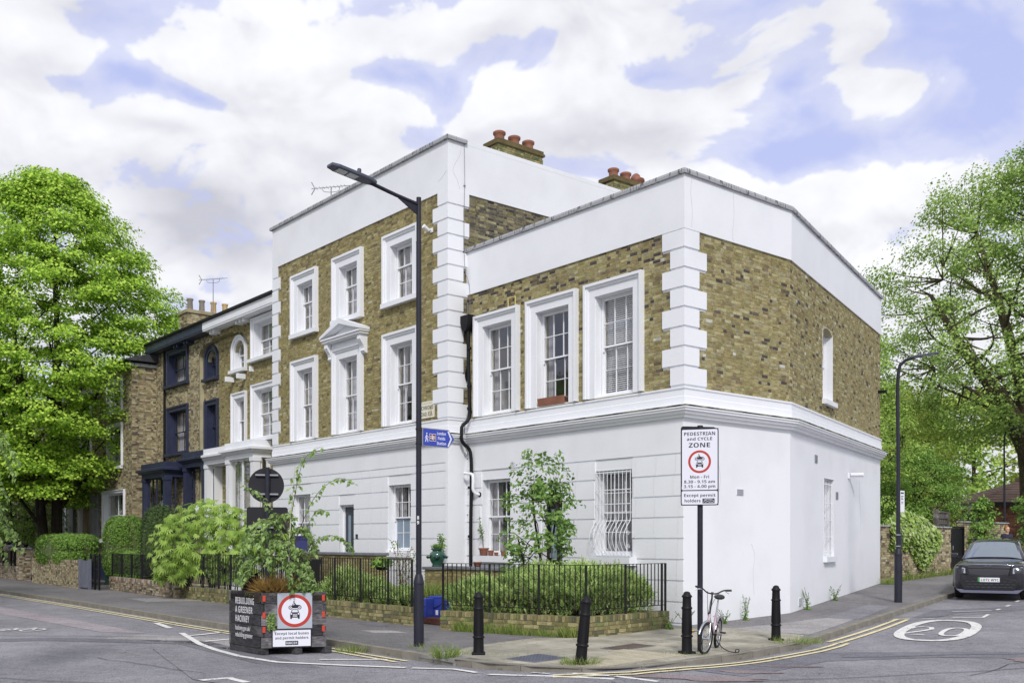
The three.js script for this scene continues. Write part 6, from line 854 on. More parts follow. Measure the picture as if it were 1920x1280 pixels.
function fit(g, s, x, y, w) { const m = g.measureText(s).width; g.save(); g.translate(x, y); g.scale(w / m, 1); g.fillText(s, 0, 0); g.restore(); }
{ // finger sign on the lamp post
  const t = thing('finger_sign', 'blue finger sign reading London Fields Station clamped to the lamp post', 'direction sign', [-1.607, 3.45, -17.247], Math.atan2(.69, .72)), L = .8, h = .32;
  const sh = [[.06, 0], [L - .14, 0], [L, h / 2], [L - .14, h], [.06, h]]; obj('blade', [extr(sh, .03).translate(0, 0, -.015)], M.sign_grey, t);
  obj('clamp', [cyl(.056, .056, .02, .05, 14)], M.sign_back, t); obj('clamp', [cyl(.056, .056, h - .05, h - .02, 14)], M.sign_back, t); obj('spacer', [bx(.03, .07, .02, h - .02, -.012, .012)], M.sign_back, t);
  const tex = canvasTex(1000, 400, (g, W, H) => { g.fillStyle = '#2f46ad'; g.fillRect(0, 0, W, H); g.strokeStyle = WHITE; g.lineWidth = 14; g.fillStyle = WHITE;
    g.beginPath(); g.arc(112, 120, 18, 0, 7); g.fill(); g.lineWidth = 24; g.lineCap = 'round'; g.beginPath(); g.moveTo(108, 158); g.lineTo(104, 215); g.lineTo(74, 292); g.moveTo(106, 215); g.lineTo(138, 245); g.lineTo(146, 292); g.stroke(); g.lineWidth = 15; g.beginPath(); g.moveTo(106, 158); g.lineTo(72, 195); g.lineTo(62, 225); g.moveTo(112, 160); g.lineTo(142, 190); g.lineTo(166, 200); g.stroke();
    g.fillStyle = WHITE; g.fillRect(192, 118, 216, 160); g.fillStyle = '#6c1f38'; g.fillRect(202, 128, 196, 140); g.strokeStyle = WHITE; g.lineWidth = 18; g.lineCap = 'butt'; g.beginPath(); g.moveTo(215, 178); g.lineTo(386, 178); g.moveTo(215, 218); g.lineTo(386, 218); g.stroke(); g.lineWidth = 17; g.beginPath(); g.moveTo(270, 142); g.lineTo(330, 178); g.lineTo(272, 218); g.lineTo(332, 254); g.stroke();
    g.fillStyle = WHITE; g.textAlign = 'center'; g.font = 'bold 92px sans-serif'; fit(g, 'London', 585, 130, 300); fit(g, 'Fields', 585, 238, 250); fit(g, 'Station', 585, 346, 310); g.lineWidth = 46; g.lineJoin = 'miter'; g.beginPath(); g.moveTo(800, 30); g.lineTo(902, 200); g.lineTo(800, 370); g.stroke(); });
  const g = new THREE.ShapeGeometry(new THREE.Shape([[.085, .016], [L - .145, .016], [L - .018, h / 2], [L - .145, h - .016], [.085, h - .016]].map(([a, b]) => new THREE.Vector2(a, b)))), uv = g.attributes.uv, p = g.attributes.position; for (let i = 0; i < p.count; i++) uv.setXY(i, (p.getX(i) - .085) / (L - .1), p.getY(i) / h); g.translate(0, 0, .0175); g.userData.ready = true; const m = new THREE.MeshPhysicalMaterial({ map: tex, roughness: .4 }); m.name = 'finger_face'; const q = new THREE.Mesh(g, m); q.name = 'sign_face'; t.add(q);
}
{ // backs of two road signs on a post behind the planter
  const t = thing('sign_seen_from_behind', 'black backs of a round and a square road sign behind the planter birch', 'road sign', [-4.62, 0, -18.9], Math.atan2(.25, .97)); obj('post', [cyl(.045, .045, -.2, 3.2, 14)], M.pole_paint, t); const disc = new THREE.CylinderGeometry(.33, .33, .006, 40); disc.rotateX(HD); obj('round_plate', [disc.translate(-.02, 2.86, -.06)], M.sign_back, t); obj('square_plate', [extr(new THREE.Shape(roundRect(-.38, 1.95, .76, .5, .04)), .006).translate(0, 0, -.06)], M.sign_back, t); for (const y of [2.68, 3.04, 2.05]) obj('rail', [bx(-.22, .2, y, y + .03, -.056, .0)], M.sign_grey, t);
}
// ---------- bollards
{
  const prof = [[.0, 0], [.1, 0], [.1, .045], [.085, .06], [.08, .27], [.094, .275], [.096, .295], [.078, .31], [.076, .72], [.086, .725], [.088, .745], [.072, .76], [.068, .905], [.082, .91], [.084, .93], [.06, .955], [.05, .985], [.028, 1.0], [0, 1.005]];
  const body = lathe(prof, 24); const fl = []; for (let k = 0; k < 12; k++) { const a = k / 12 * 2 * PI; fl.push(beamG([Math.cos(a) * .079, .33, Math.sin(a) * .079], [Math.cos(a) * .07, .71, Math.sin(a) * .07], .012, .012)); }
  const mk = (label, x, d, lean = 0, turn = 0) => { const t = thing('bollard', label, 'bollard', at(x, d), turn, 'black cast bollards round the corner'); obj('body', bodyG, M.black_paint, t); obj('fluting', fluteG, M.black_paint, t); obj('base_plate', plateG, M.black_paint, t); t.rotation.z = lean; return t; };
  const bodyG = merge([body]), fluteG = merge(fl), plateG = merge([rbx(-.105, .105, -.03, .05, -.105, .105, .01)]); for (const g of [bodyG, fluteG, plateG]) g.userData.ready = true;
  mk('upright black bollard between the lamp post and the studded metal cover', -.53, 15.87); mk('leaning black bollard beside the blister paving', 1.0, 14.62, -.095); mk('upright black bollard beside the zone sign post', 2.8, 16.02, 0, .4); mk('black bollard standing alone before the white flank wall', 4.77, 18.08, 0, .2);
}
// ---------- wooden planter in the road
{
  const P1 = [-4.97, 17.58], P2 = [-4.19, 16.72], P3 = [-3.16, 17.03], P4 = [P1[0] + P3[0] - P2[0], P1[1] + P3[1] - P2[1]], y0 = roadY(-4, 17), c = P2, t = thing('wooden_planter', 'weathered grey timber planter with road signs and white lettering standing in the road', 'planter', [c[0], y0, -c[1]]);
  const mt = [[152, 151, 154], [92, 92, 98], [122, 121, 124], [176, 175, 176], [104, 103, 106], [136, 135, 136]].map((q, i) => mat('timber_' + i, q, { map: TX.wood, bumpMap: TX.wood, bumpScale: .004, roughness: .85 })), loc = (p) => [p[0] - c[0], p[1] - c[1]], Q = [P1, P2, P3, P4].map(loc), hb = .187;
  for (let k = 0; k < 5; k++) for (let s = 0; s < 4; s++) { const a = Q[s], b = Q[(s + 1) % 4], L = segLen(a, b), f = segFrame(a, b), ya = .12 + k * hb, over = (k + s) % 2 ? .0 : -.05; const dark = s === 0 ? [1, 4, 1, 4, 1][k] : [0, 3, 1, 3, 0, 5][(k + s) % 6]; const g = rbx(over === 0 ? .0 : .052, L - (over === 0 ? 0 : .052), ya, ya + hb - .008, -.05, 0, .004); obj('board', [FM(g, f)], mt[dark], t); }
  for (let s = 0; s < 3; s++) { const a = Q[0], b = Q[1], d = [(Q[3][0] - Q[0][0]) * (s * .46), (Q[3][1] - Q[0][1]) * (s * .46)]; obj('skid', [FM(rbx(0, segLen(a, b), 0, .118, -.14, -.01, .006), segFrame([a[0] + d[0] + (s ? .06 : 0), a[1] + d[1]], [b[0] + d[0] + (s ? .06 : 0), b[1] + d[1]]))], mt[s ? 2 : 4], t); }
  obj('soil', prism(Q, .1, () => 1.0), M.soil, t);
  const fr = segFrame(Q[1], Q[2]), fl = segFrame(Q[0], Q[1]), LL = segLen(Q[0], Q[1]), LR = segLen(Q[1], Q[2]);
  mat('reflector', [196, 64, 40], { roughness: .3, clearcoat: .6 });
  for (const x of [.02, LR - .075]) for (const y of [.9, .62, .38]) obj('reflector', [FM(rbx(x, x + .05, y, y + .1, .0, .022, .006), fr)], M.reflector, t);
  const sp = part('vehicle_ban_sign', t); obj('plate', [FM(rbx(.26, .84, .44, 1.04, .004, .012, .003), fr)], M.sign_grey, sp);
  face('sign_face', .57, .59, canvasTex(570, 590, (g, W, H) => { g.fillStyle = '#a9b2bd'; g.fillRect(0, 0, W, H); redRing(g, 285, 296, 276); bike_car(g, 285, 310, 2.1); }), sp, mul(fr, T(.55, .74, .0135)));
  const ep = part('exemption_plate', t); obj('plate', [FM(rbx(.17, .83, .125, .435, .004, .011, .003), fr)], M.sign_back, ep);
  face('sign_face', .65, .3, canvasTex(1300, 600, (g, W, H) => { g.fillStyle = INK; g.fillRect(0, 0, W, H); g.fillStyle = '#e2e3ec'; rr(g, 26, 26, W - 52, H - 52, 18); g.fill(); g.fillStyle = INK; g.textAlign = 'center'; g.font = 'bold 120px sans-serif'; fit(g, 'Except local buses', 650, 180, 1130); fit(g, 'and permit holders', 650, 330, 1110); g.fillRect(440, 390, 420, 140); g.fillStyle = WHITE; g.font = 'bold 112px sans-serif'; fit(g, 'HAC01', 650, 500, 380); }), ep, mul(fr, T(.5, .28, .0128)));
  face('painted_lettering', LL - .16, .78, canvasTex(1024, 760, (g, W, H) => { g.clearRect(0, 0, W, H); g.fillStyle = '#d8d8dc'; g.textAlign = 'left'; g.font = 'bold 150px sans-serif'; const F = (s, x, y, w) => { const m = g.measureText(s).width; g.save(); g.translate(x, y); g.scale(w / m, 1); g.fillText(s, 0, 0); g.restore(); }; F('REBUILDING', 160, 170, 700); F('A GREENER', 160, 320, 640); F('HACKNEY', 160, 470, 520); g.font = 'bold 100px sans-serif'; F('hackney.gov.uk/', 160, 610, 560); F('rebuilding-greener', 160, 725, 640); }), t, mul(fl, T(LL / 2, .62, .004)), { transparent: true, alphaTest: .5 });
  const L2 = (x, d) => [x - c[0], d - c[1]];
  // planting inside
  const put = (o, n, kind, R, size, palette, up, cx, cd, hgt, ind) => { const L = new Leaves(o), r = rng(o); for (let i = 0; i < n; i++) { const a = r() * 6.28, q = Math.sqrt(r()) * R, y = hgt * r() * (1 - q / R * .5); L.add(new V3(cx - c[0] + Math.cos(a) * q, y + .98, -(cd - c[1]) + Math.sin(a) * q * .8), new V3(Math.cos(a) * q / R * .9, 1, Math.sin(a) * q / R * .9), size, palette, .5); } return L; };
  const plant = (name, label, x, d) => { const g = thing(name, label, 'plant', [x, y0 + .98, -d]); return g; };
  const tf = (name, label, x, d, seed, n, kind, R, size, palette, hgt, upright) => { const g = plant(name, label, x, d), L = new Leaves(seed), r = rng(seed); for (let i = 0; i < n; i++) { const a = r() * 6.28, q = Math.sqrt(r()) * R, y = hgt * r() * (1 - q / R * .5); L.add(new V3(Math.cos(a) * q, y, Math.sin(a) * q * .8), new V3(Math.cos(a) * q / R * 1.1, .8, Math.sin(a) * q / R * 1.1), size, palette, .55); } L.build(g, upright ? 'blades' : 'foliage', LEAF[kind], { upright }); return g; };
  tf('bronze_grass', 'bronze feathery grass in the middle of the planter', -4.05, 17.15, 401, 900, 'blade', .26, .32, PAL.bronze, .06, true); tf('feathery_plant', 'pale green feathery plant beside the bronze grass', -3.66, 17.2, 402, 420, 'sprig', .22, .22, PAL.birch, .12, true); tf('ground_cover', 'low yellow green ground cover along the planter rim', -4.0, 17.3, 403, 2400, 'oval', .62, .03, PAL.grass, .07); tf('ground_cover', 'low leafy plants at the planter right corner', -3.4, 17.2, 404, 700, 'oval', .24, .045, PAL.sapling, .1); tf('purple_shrub', 'dark purple leaved shrub at the left of the planter', -4.5, 17.5, 405, 300, 'maple', .2, .1, PAL.purple, .36);
  { const g = thing('trailing_plant', 'small trailing plant hanging from the planter boards beside the ban sign', 'plant', [c[0], y0, -c[1]]), L = new Leaves(406), r = rng(407); for (let i = 0; i < 260; i++) { const p = new V3(.14 + .12 * (r() - .3), .42 + r() * .28, .02 + r() * .03).applyMatrix4(fr); L.add(p, new V3(-.3, .3, 1), .035, PAL.birch, .8); } L.build(g, 'foliage', LEAF.oval); obj('stems', [tube([new V3(.2, .7, .012).applyMatrix4(fr), new V3(.15, .58, .02).applyMatrix4(fr), new V3(.13, .42, .02).applyMatrix4(fr)], .003, 4)], M.twig, g); }
}
// ---------- fittings on and about the houses
const onHouse = (o, x, y, z) => { const [ox, od] = o === 'T' ? [-1.694, 26.512] : [3.63, 21.1]; return [ox + .63897 * x - .76923 * z, y, -od + .76923 * x + .63897 * z]; };
const thHouse = (o, name, label, cat, x, y, z, group) => thing(name, label, cat, onHouse(o, x, y, z), THF, group);
const RTH = THF + Math.atan2(.9473, -.3205), onR = (t, y, z) => { const b = onHouse('F', -.32049 * t, y, -3.778 - .94725 * t), n = [Math.sin(RTH), Math.cos(RTH)]; return [b[0] + n[0] * z, y, b[2] + n[1] * z]; };
const thR = (name, label, cat, t, y, z) => thing(name, label, cat, onR(t, y, z), RTH);
{ const t = thHouse('F', 'venetian_blind', 'white slatted blind lowered inside the window nearest the house corner', 'blind', -2.05, 5.16, -.33), g = new THREE.BoxGeometry(1.12, .003, .044); for (let k = 0; k < 46; k++) { const m = new THREE.Mesh(g, M.white_paint); m.name = 'slat'; m.position.set(0, .04 + k * .048, 0); m.rotation.x = .75; t.add(m); } obj('head_rail', [bx(-.57, .57, 2.24, 2.28, -.03, .03)], M.white_paint, t); }
{ const t = thHouse('F', 'window_trough', 'weathered terracotta planting trough on the middle upper window sill', 'planter', -4.15, 5.125, -.03), s = extr([[-.1, .17], [-.075, 0], [.075, 0], [.1, .17], [.08, .17], [.06, .02], [-.06, .02], [-.08, .17]], .94, .006); s.rotateY(HD); s.translate(-.47, 0, 0); obj('trough', [s], M.terracotta, t); obj('soil', [bx(-.46, .46, .02, .14, -.06, .06)], M.soil, t); }
{ const t = thHouse('F', 'yellow_bracket', 'small yellow metal frame standing on the window head beside the drainpipe', 'bracket', -5.62, 7.74, .06), m = mat('yellow_metal', [212, 196, 120], { roughness: .6 }); obj('upright', [bx(-.15, -.13, 0, .26, -.01, .01)], m, t); obj('upright', [bx(.13, .15, 0, .26, -.01, .01)], m, t); obj('crossbar', [bx(-.13, .13, .24, .26, -.01, .01)], m, t); }
{ // bellied window grille
  const t = thHouse('F', 'window_grille', 'white bellied iron grille over the ground floor window nearest the corner', 'grille', -2.065, 1.47, .03), prof = (x) => [[x, 0, 0], [x, .16, .13], [x, .34, .21], [x, .52, .2], [x, .7, .09], [x, .8, .015], [x, 1.1, 0], [x, 1.92, 0]]; for (let k = 0; k < 10; k++) obj('bar', [tube(prof(-.54 + k * .12), .0085, 6, 30)], M.white_paint, t);
  for (const [y, z] of [[0, .0], [.8, .016], [1.18, .002], [1.5, .002], [1.9, .002]]) obj('rail', [bx(-.56, .56, y - .01, y + .01, z - .004, z + .006)], M.white_paint, t); for (const s of [-1, 1]) obj('scroll', [tube(Array.from({ length: 15 }, (_, i) => { const a = i * .55, r = .055 * (1 - i / 18); return [s * .56, .52 + r * Math.sin(a), .1 + r * Math.cos(a)]; }), .006, 5, 30), tube(Array.from({ length: 15 }, (_, i) => { const a = i * .55, r = .05 * (1 - i / 18); return [s * .56, .22 + r * Math.sin(a), .08 + r * Math.cos(a)]; }), .006, 5, 30)], M.white_paint, t);
}
{ const t = thR('window_bars', 'white security bars over the narrow ground floor window of the flank', 'grille', 3.585, 1.42, -.06); for (let k = 0; k < 7; k++) obj('bar', [tube([[-.45 + k * .15, 0, 0], [-.45 + k * .15, 2.03, 0]], .009, 6, 2)], M.white_paint, t); for (const y of [.1, .5, .95, 1.4, 1.9]) obj('rail', [bx(-.5, .5, y - .012, y + .012, -.006, .006)], M.white_paint, t); }
{ // black rainwater pipe with hopper in the angle between the houses
  const t = thHouse('F', 'drainpipe', 'black cast iron drainpipe with hopper in the angle between the two houses', 'drainpipe', -7.34, 0, 0), x = 0, y = (a) => a; obj('hopper', [extr([[-.12, 0], [-.16, .12], [-.18, .3], [.18, .3], [.16, .12], [.12, 0], [.06, -.1], [-.06, -.1]], .2, .008).translate(-.02, 7.5, .06)], M.black_paint, t);
  obj('pipe', [tube([[0, 7.45, .14], [0, 6.6, .13], [.03, 5.6, .12], [.03, 5.1, .13], [.02, 4.98, .2], [0, 4.86, .34], [0, 4.7, .36], [0, 4.5, .36], [0, 4.4, .3], [.04, 4.26, .14], [.06, 4.1, .1], [.06, 2, .1], [.06, 0, .1]], .048, 10, 90)], M.black_paint, t); for (const yy of [6.9, 5.9, 5.3, 3.2, 1.9]) obj('collar', [cyl(.062, .062, yy, yy + .07, 12, .03, yy > 5 ? .128 : .1)], M.black_paint, t); obj('branch', [tube([[.02, 6.55, .14], [-.12, 6.25, .12], [-.14, 6.1, .06]], .035, 8)], M.black_paint, t);
}
{ const t = thHouse('F', 'overflow_pipe', 'white plastic overflow pipe on the wall beside the drainpipe', 'pipe', -7.12, 0, 0); obj('pipe', [tube([[-.28, 3.62, .22], [-.12, 3.6, .2], [.02, 3.56, .18], [.05, 3.4, .18], [.05, 3.15, .17], [.08, 3.06, .1], [.14, 3.04, 0]], .04, 10, 40)], M.white_paint, t); obj('collar', [cyl(.07, .07, -.01, .02, 14).rotateX(HD).translate(.14, 3.04, .02)], M.rubber, t); }
{ const t = thHouse('F', 'conduit', 'thin grey conduit running down beside the drainpipe', 'pipe', -7.5, 0, 0); obj('pipe', [tube([[0, 8.2, .03], [0, 5.2, .03], [0, 5.0, .12], [0, 4.4, .12], [0, 4.2, .03], [0, .2, .03]], .014, 6, 40)], M.soft_metal, t); obj('clip', [bx(-.02, .02, 4.0, 4.03, 0, .045)], M.soft_metal, t); obj('clip', [bx(-.02, .02, 2.5, 2.53, 0, .045)], M.soft_metal, t); }
{ const t = thHouse('T', 'hanging_cable', 'thin cable hanging down the quoins of the tall house corner', 'cable', .05, 0, -.5); obj('cable', [tube([[0, 12.5, .0], [.02, 11.4, .0], [0, 10.4, .01], [.03, 9.2, .01], [.06, 8.9, -.02], [.1, 8.7, -.08], [.12, 7.2, -.1]], .008, 5, 40)], M.soft_metal, t); obj('cleat', [bx(-.02, .02, 11.3, 11.33, -.03, .02)], M.soft_metal, t); }
function floodlight(t, m) { obj('mount', [rbx(-.05, .05, -.06, .06, 0, .04, .01)], m, t); obj('arm', [tube([[0, 0, .03], [0, .02, .1], [0, .04, .14]], .014, 6)], m, t); obj('head', [cyl(.045, .06, -.1, .1, 14).rotateX(1.1).translate(0, .02, .2)], m, t); }
floodlight(thHouse('T', 'security_light', 'small white security light beside the top quoins of the tall house', 'light fitting', -.72, 10.2, .004), M.white_paint);
{ const t = thR('wall_floodlight', 'white tubular floodlight on the flank wall above the barred window', 'light fitting', 5.75, 3.66, 0); obj('mount', [rbx(-.06, .06, -.08, .08, 0, .05, .01)], M.white_paint, t); obj('head', [cyl(.055, .065, 0, .36, 14).rotateX(HD).rotateY(.5).translate(.02, .03, .05)], M.white_paint, t); }
{ const t = thR('wall_camera', 'small dark camera on the brick at the far end of the flank', 'camera', 9.75, 6.55, 0); obj('mount', [rbx(-.05, .05, -.05, .05, 0, .06, .01)], M.black_paint, t); obj('head', [rbx(-.05, .05, -.05, .04, .06, .26, .015)], M.black_paint, t); }
{ const t = thHouse('F', 'alarm_box', 'small dark doorbell box beside the tall house door', 'doorbell', 0, 0, 0); const p = onHouse('T', -4.6, 1.95, .016); t.position.set(...p); obj('case', [rbx(-.06, .06, -.07, .07, 0, .03, .01)], M.door_slate, t); obj('button', [cyl(.015, .015, .03, .036, 10).rotateX(HD).translate(0, -.02, 0)], M.steel, t); }
function vent(t, w, h, m) { obj('frame', [rbx(-w / 2, w / 2, -h / 2, h / 2, 0, .012, .003)], m, t); for (let k = 0; k < 6; k++) obj('louvre', [bx(-w / 2 + .015, w / 2 - .015, -h / 2 + (k + .5) * h / 6 - .006, -h / 2 + (k + .5) * h / 6 + .004, .012, .022)], M.sign_grey, t); return t; }
vent(thHouse('F', 'air_vent', 'white louvred vent above the ground floor window by the drainpipe', 'vent', -5.62, 3.68, .014), .2, .28, M.white_paint);
{ const p = onHouse('F', 0, 2.9, -1.88), t = thing('air_vent', 'small pale vent on the splayed white wall behind the zone sign', 'vent', p, THF + HD); vent(t, .25, .14, M.white_stucco); }
vent(thR('air_vent', 'upper grey vent on the flank below the string course', 'vent', 2.28, 3.9, .002), .24, .2, M.sign_grey); vent(thR('air_vent', 'grey vent beside the barred flank window', 'vent', 4.43, 3.05, .002), .24, .2, M.sign_grey); vent(thR('air_vent', 'low white vent near the foot of the flank wall', 'vent', .8, .34, .002), .24, .2, M.white_stucco);
{ // street name plate
  const t = thHouse('T', 'street_name_plate', 'worn white street name plate on the brick behind the lamp post', 'street sign', -.98, 5.38, .02); obj('plate', [rbx(-.39, .39, -.23, .23, -.012, .006, .004)], mat('enamel', [226, 224, 206], { roughness: .4, map: TX.grain }), t);
  face('plate_face', .76, .44, canvasTex(760, 440, (g, W, H) => { g.fillStyle = '#dfdcc8'; g.fillRect(0, 0, W, H); g.fillStyle = '#8a8778'; g.textAlign = 'center'; g.font = 'bold 34px sans-serif'; g.fillText('LONDON BOROUGH OF HACKNEY', 380, 60); g.fillStyle = '#35332c'; g.font = 'bold 150px sans-serif'; fit(g, 'RICHMOND', 380, 220, 690); fit(g, 'ROAD, E.8.', 380, 390, 640); g.fillStyle = '#8a6a2a'; for (const [x, y, w, h] of [[560, 150, 26, 280], [600, 120, 40, 34], [640, 180, 14, 200], [470, 260, 12, 120]]) { g.globalAlpha = .75; g.fillRect(x, y, w, h); } g.globalAlpha = 1; }), t, T(0, 0, .0075));
}
function aerial(label, x, y0, y1, d, turn, L) { const t = thing('tv_aerial', label, 'aerial', [x, y0, -d], turn), m = M.soft_metal, h = y1 - y0; obj('mast', [cyl(.02, .018, 0, h, 8)], m, t); obj('boom', [beamG([-L / 2, h, 0], [L / 2, h + .06, 0], .018, .018)], m, t); obj('cradle', [tube([[-.3, h - .005, 0], [-.26, h - .1, 0], [.26, h - .1, 0], [.3, h + .03, 0]], .01, 5)], m, t); for (let k = 0; k < 9; k++) { const u = -L / 2 + .18 + k * (L - .25) / 9; obj('element', [beamG([u, h + .06 * (u / L + .5) - .0, -.14], [u, h + .06 * (u / L + .5), .14], .008, .008)], m, t); } obj('reflector', [beamG([-L / 2, h - .2, 0], [-L / 2 + .12, h, 0], .012, .03), beamG([-L / 2, h + .22, 0], [-L / 2 + .12, h, 0], .012, .03)], m, t); return t; }
aerial('tv aerial on the roof of the tall house behind the lamp arm', -6.02, 12.1, 13.55, 33.3, -.12, 1.35); aerial('tv aerial on the terrace roof beside the brick parapet', -13.2, 10.6, 13.35, 44.2, -.1, 1.3);
{ const t = thing('satellite_dish', 'small white dish at the navy porch', 'satellite dish', [...onF(24.45, .55)].map((v, i) => i ? -v : v).toSpliced(1, 0, 3.05), THF); const g = new THREE.SphereGeometry(.4, 20, 8, 0, 2 * PI, 0, .6); g.rotateX(HD); g.translate(0, 0, -.3); obj('dish', [g], M.white_paint, t); obj('arm', [tube([[0, -.2, 0], [0, -.15, .2], [0, 0, .3]], .012, 5)], M.soft_metal, t); }
// ---------- pots, bins and boxes
{ const [x, d] = wpt(6.0, 2.1), t = thing('glazed_urn', 'green glazed urn with side pockets on the brick pier', 'urn', [x, 1.19, -d]); mat('green_glaze', [30, 78, 62], { roughness: .18, clearcoat: 1 }); obj('body', [lathe([[0, 0], [.13, 0], [.14, .02], [.12, .05], [.17, .14], [.2, .24], [.18, .33], [.12, .38], [.12, .4], [.16, .42], [.15, .44], [.11, .43], [.1, .3]], 28)], M.green_glaze, t); for (let k = 0; k < 5; k++) { const a = k / 5 * 2 * PI + .3; obj('pocket', [lathe([[0, 0], [.05, .01], [.065, .06], [.07, .07], [.055, .075], [.045, .05]], 12).rotateZ(-.35).rotateY(-a).translate(Math.cos(a) * .2, .2, Math.sin(a) * .2)], M.green_glaze, t); }
  const L = new Leaves(501); for (let k = 0; k < 160; k++) { const a = L.r() * 6.28, q = L.r() * .12; L.add(new V3(Math.cos(a) * q, .4 + L.r() * .06, Math.sin(a) * q), new V3(Math.cos(a) * .5, 1, Math.sin(a) * .5), .12, PAL.sapling, .4); } L.build(t, 'foliage', LEAF.sprig, { upright: true }); }
function potPlant(name, label, o, x, y, z, r, h, twig) { const t = thHouse(o, name, label, 'pot plant', x, y, z); obj('pot', [lathe([[0, 0], [r * .72, 0], [r * .92, h * .78], [r * 1.08, h * .8], [r * 1.08, h], [r * .92, h], [r * .85, h * .6]], 20)], M.terracotta, t); obj('soil', [cyl(r * .86, r * .86, h * .7, h * .86, 16)], M.soil, t); if (twig) { const st = [], L = new Leaves(twig.seed), rr_ = rng(twig.seed); for (let s = 0; s < twig.n; s++) { const a = rr_() * 6.28, H = twig.h * (.6 + .5 * rr_()), b = twig.b * rr_(); const p = [[0, h * .8, 0], [Math.cos(a) * b * .4, h + H * .5, Math.sin(a) * b * .4], [Math.cos(a) * b, h + H, Math.sin(a) * b]]; st.push(tube(p, .006, 5)); const c = new THREE.CatmullRomCurve3(p.map(v3)); for (let i = 0; i < twig.l; i++) { const q = c.getPoint(twig.from + (1 - twig.from) * rr_()); L.add(q.add(new V3((rr_() - .5) * .12, (rr_() - .5) * .08, (rr_() - .5) * .12)), new V3(rr_() - .5, .7, rr_() - .2), twig.leaf, PAL.sapling, .8); } } obj('stems', st, M.twig, t); L.build(t, 'foliage', LEAF.oval); } return t; }
potPlant('potted_climber', 'terracotta pot with a thin climber on the window sill by the drainpipe', 'F', -6.72, 1.435, .1, .13, .2, { seed: 511, n: 3, h: .8, b: .25, l: 16, from: .35, leaf: .07 }); potPlant('small_pot', 'small orange terracotta pot on the sill beside the climber', 'F', -6.42, 1.435, .1, .08, .14); potPlant('small_pot', 'tiny pale terracotta pot on the sill', 'F', -6.2, 1.435, .1, .06, .09); potPlant('small_pot', 'orange pot at the end of the sill behind the sapling', 'F', -5.9, 1.435, .1, .08, .13);
potPlant('bay_tree', 'small potted bay tree standing in the corner beside the drainpipe', 'F', -7.35, .5, 1.0, .18, .3, { seed: 515, n: 5, h: 1.15, b: .22, l: 40, from: .6, leaf: .08 });
potPlant('red_pot', 'red terracotta pot on the wall coping behind the sapling', 'F', -4.85, 1.2, 1.75, .1, .12);
{ const t = thHouse('T', 'climbing_rose', 'reddish climbing rose against the wall beside the tall house window', 'climber', -1.2, .3, .6), L = new Leaves(521), r = rng(522), st = []; for (let s = 0; s < 7; s++) { const a = r() * 6.28, p = [[0, 0, 0], [(r() - .5) * .6, .6, (r() - .5) * .3], [(r() - .5) * 1.2, 1.2 + r() * .4, (r() - .5) * .3]]; st.push(tube(p, .006, 5)); const c = new THREE.CatmullRomCurve3(p.map(v3)); for (let i = 0; i < 60; i++) L.add(c.getPoint(.2 + .8 * r()).add(new V3((r() - .5) * .2, (r() - .5) * .1, (r() - .5) * .2)), new V3(r() - .5, .6, .5), .06, r() < .5 ? PAL.bronze : PAL.mid, .8); } obj('stems', st, M.twig, t); L.build(t, 'foliage', LEAF.oval); }
{ const [x, d] = [-2.95, 22.7], t = thing('railing_basket', 'green plant basket hung on the front railing', 'plant basket', [x, 1.28, -d]), L = new Leaves(525), r = rng(526); obj('basket', [lathe([[0, -.14], [.12, -.12], [.18, 0], [.16, 0], [.1, -.1]], 14)], M.black_paint, t); for (let i = 0; i < 260; i++) { const a = r() * 6.28, q = Math.sqrt(r()) * .24; L.add(new V3(Math.cos(a) * q, .02 + r() * .14 - q * .3, Math.sin(a) * q), new V3(Math.cos(a), .8, Math.sin(a)), .09, PAL.hedge, .6); } L.build(t, 'foliage', LEAF.oval); }
mat('blue_plastic', [56, 74, 170], { roughness: .45, map: TX.grain }); mat('navy_plastic', [44, 48, 110], { roughness: .5, map: TX.grain }); mat('bin_green', [34, 66, 58], { roughness: .5 });
function wheelie(label, pos, m, turn = 0) { const t = thing('wheelie_bin', label, 'bin', pos, turn); const b = extr([[-.24, .08], [.24, .08], [.28, .95], [-.28, .95]], .5, .02); b.translate(0, 0, -.25); obj('body', [b], m, t); obj('lid', [rbx(-.31, .31, .96, 1.03, -.31, .33, .02)], m, t); obj('rim', [rbx(-.3, .3, .9, .96, -.3, .3, .015)], m, t); for (const s of [-1, 1]) obj('wheel', [cyl(.09, .09, -.03, .03, 14).rotateZ(HD).translate(s * .24, .09, -.26)], M.rubber, t); obj('handle', [tube([[-.22, .98, -.36], [.22, .98, -.36]], .015, 6)], m, t); return t; }
{ const p = wpt(14.6, 1.9), q = wpt(13.3, 1.9), s = wpt(10.4, 3.3), u = [-16.0, 40.2]; wheelie('blue wheelie bin beside the tall house door wall, left of the pair', [p[0], 1.0, -p[1]], M.navy_plastic, .2).scale.set(.7, .95, .7); wheelie('blue wheelie bin beside the tall house door wall, right of the pair', [q[0], 1.0, -q[1]], M.navy_plastic, .2).scale.set(.7, .95, .7); wheelie('black wheelie bin behind the front railing near the planter', [s[0], .3, -s[1]], M.plastic_black, THF); wheelie('dark green wheelie bin behind the open iron gate', [u[0], .0, -u[1]], M.bin_green, THF); }
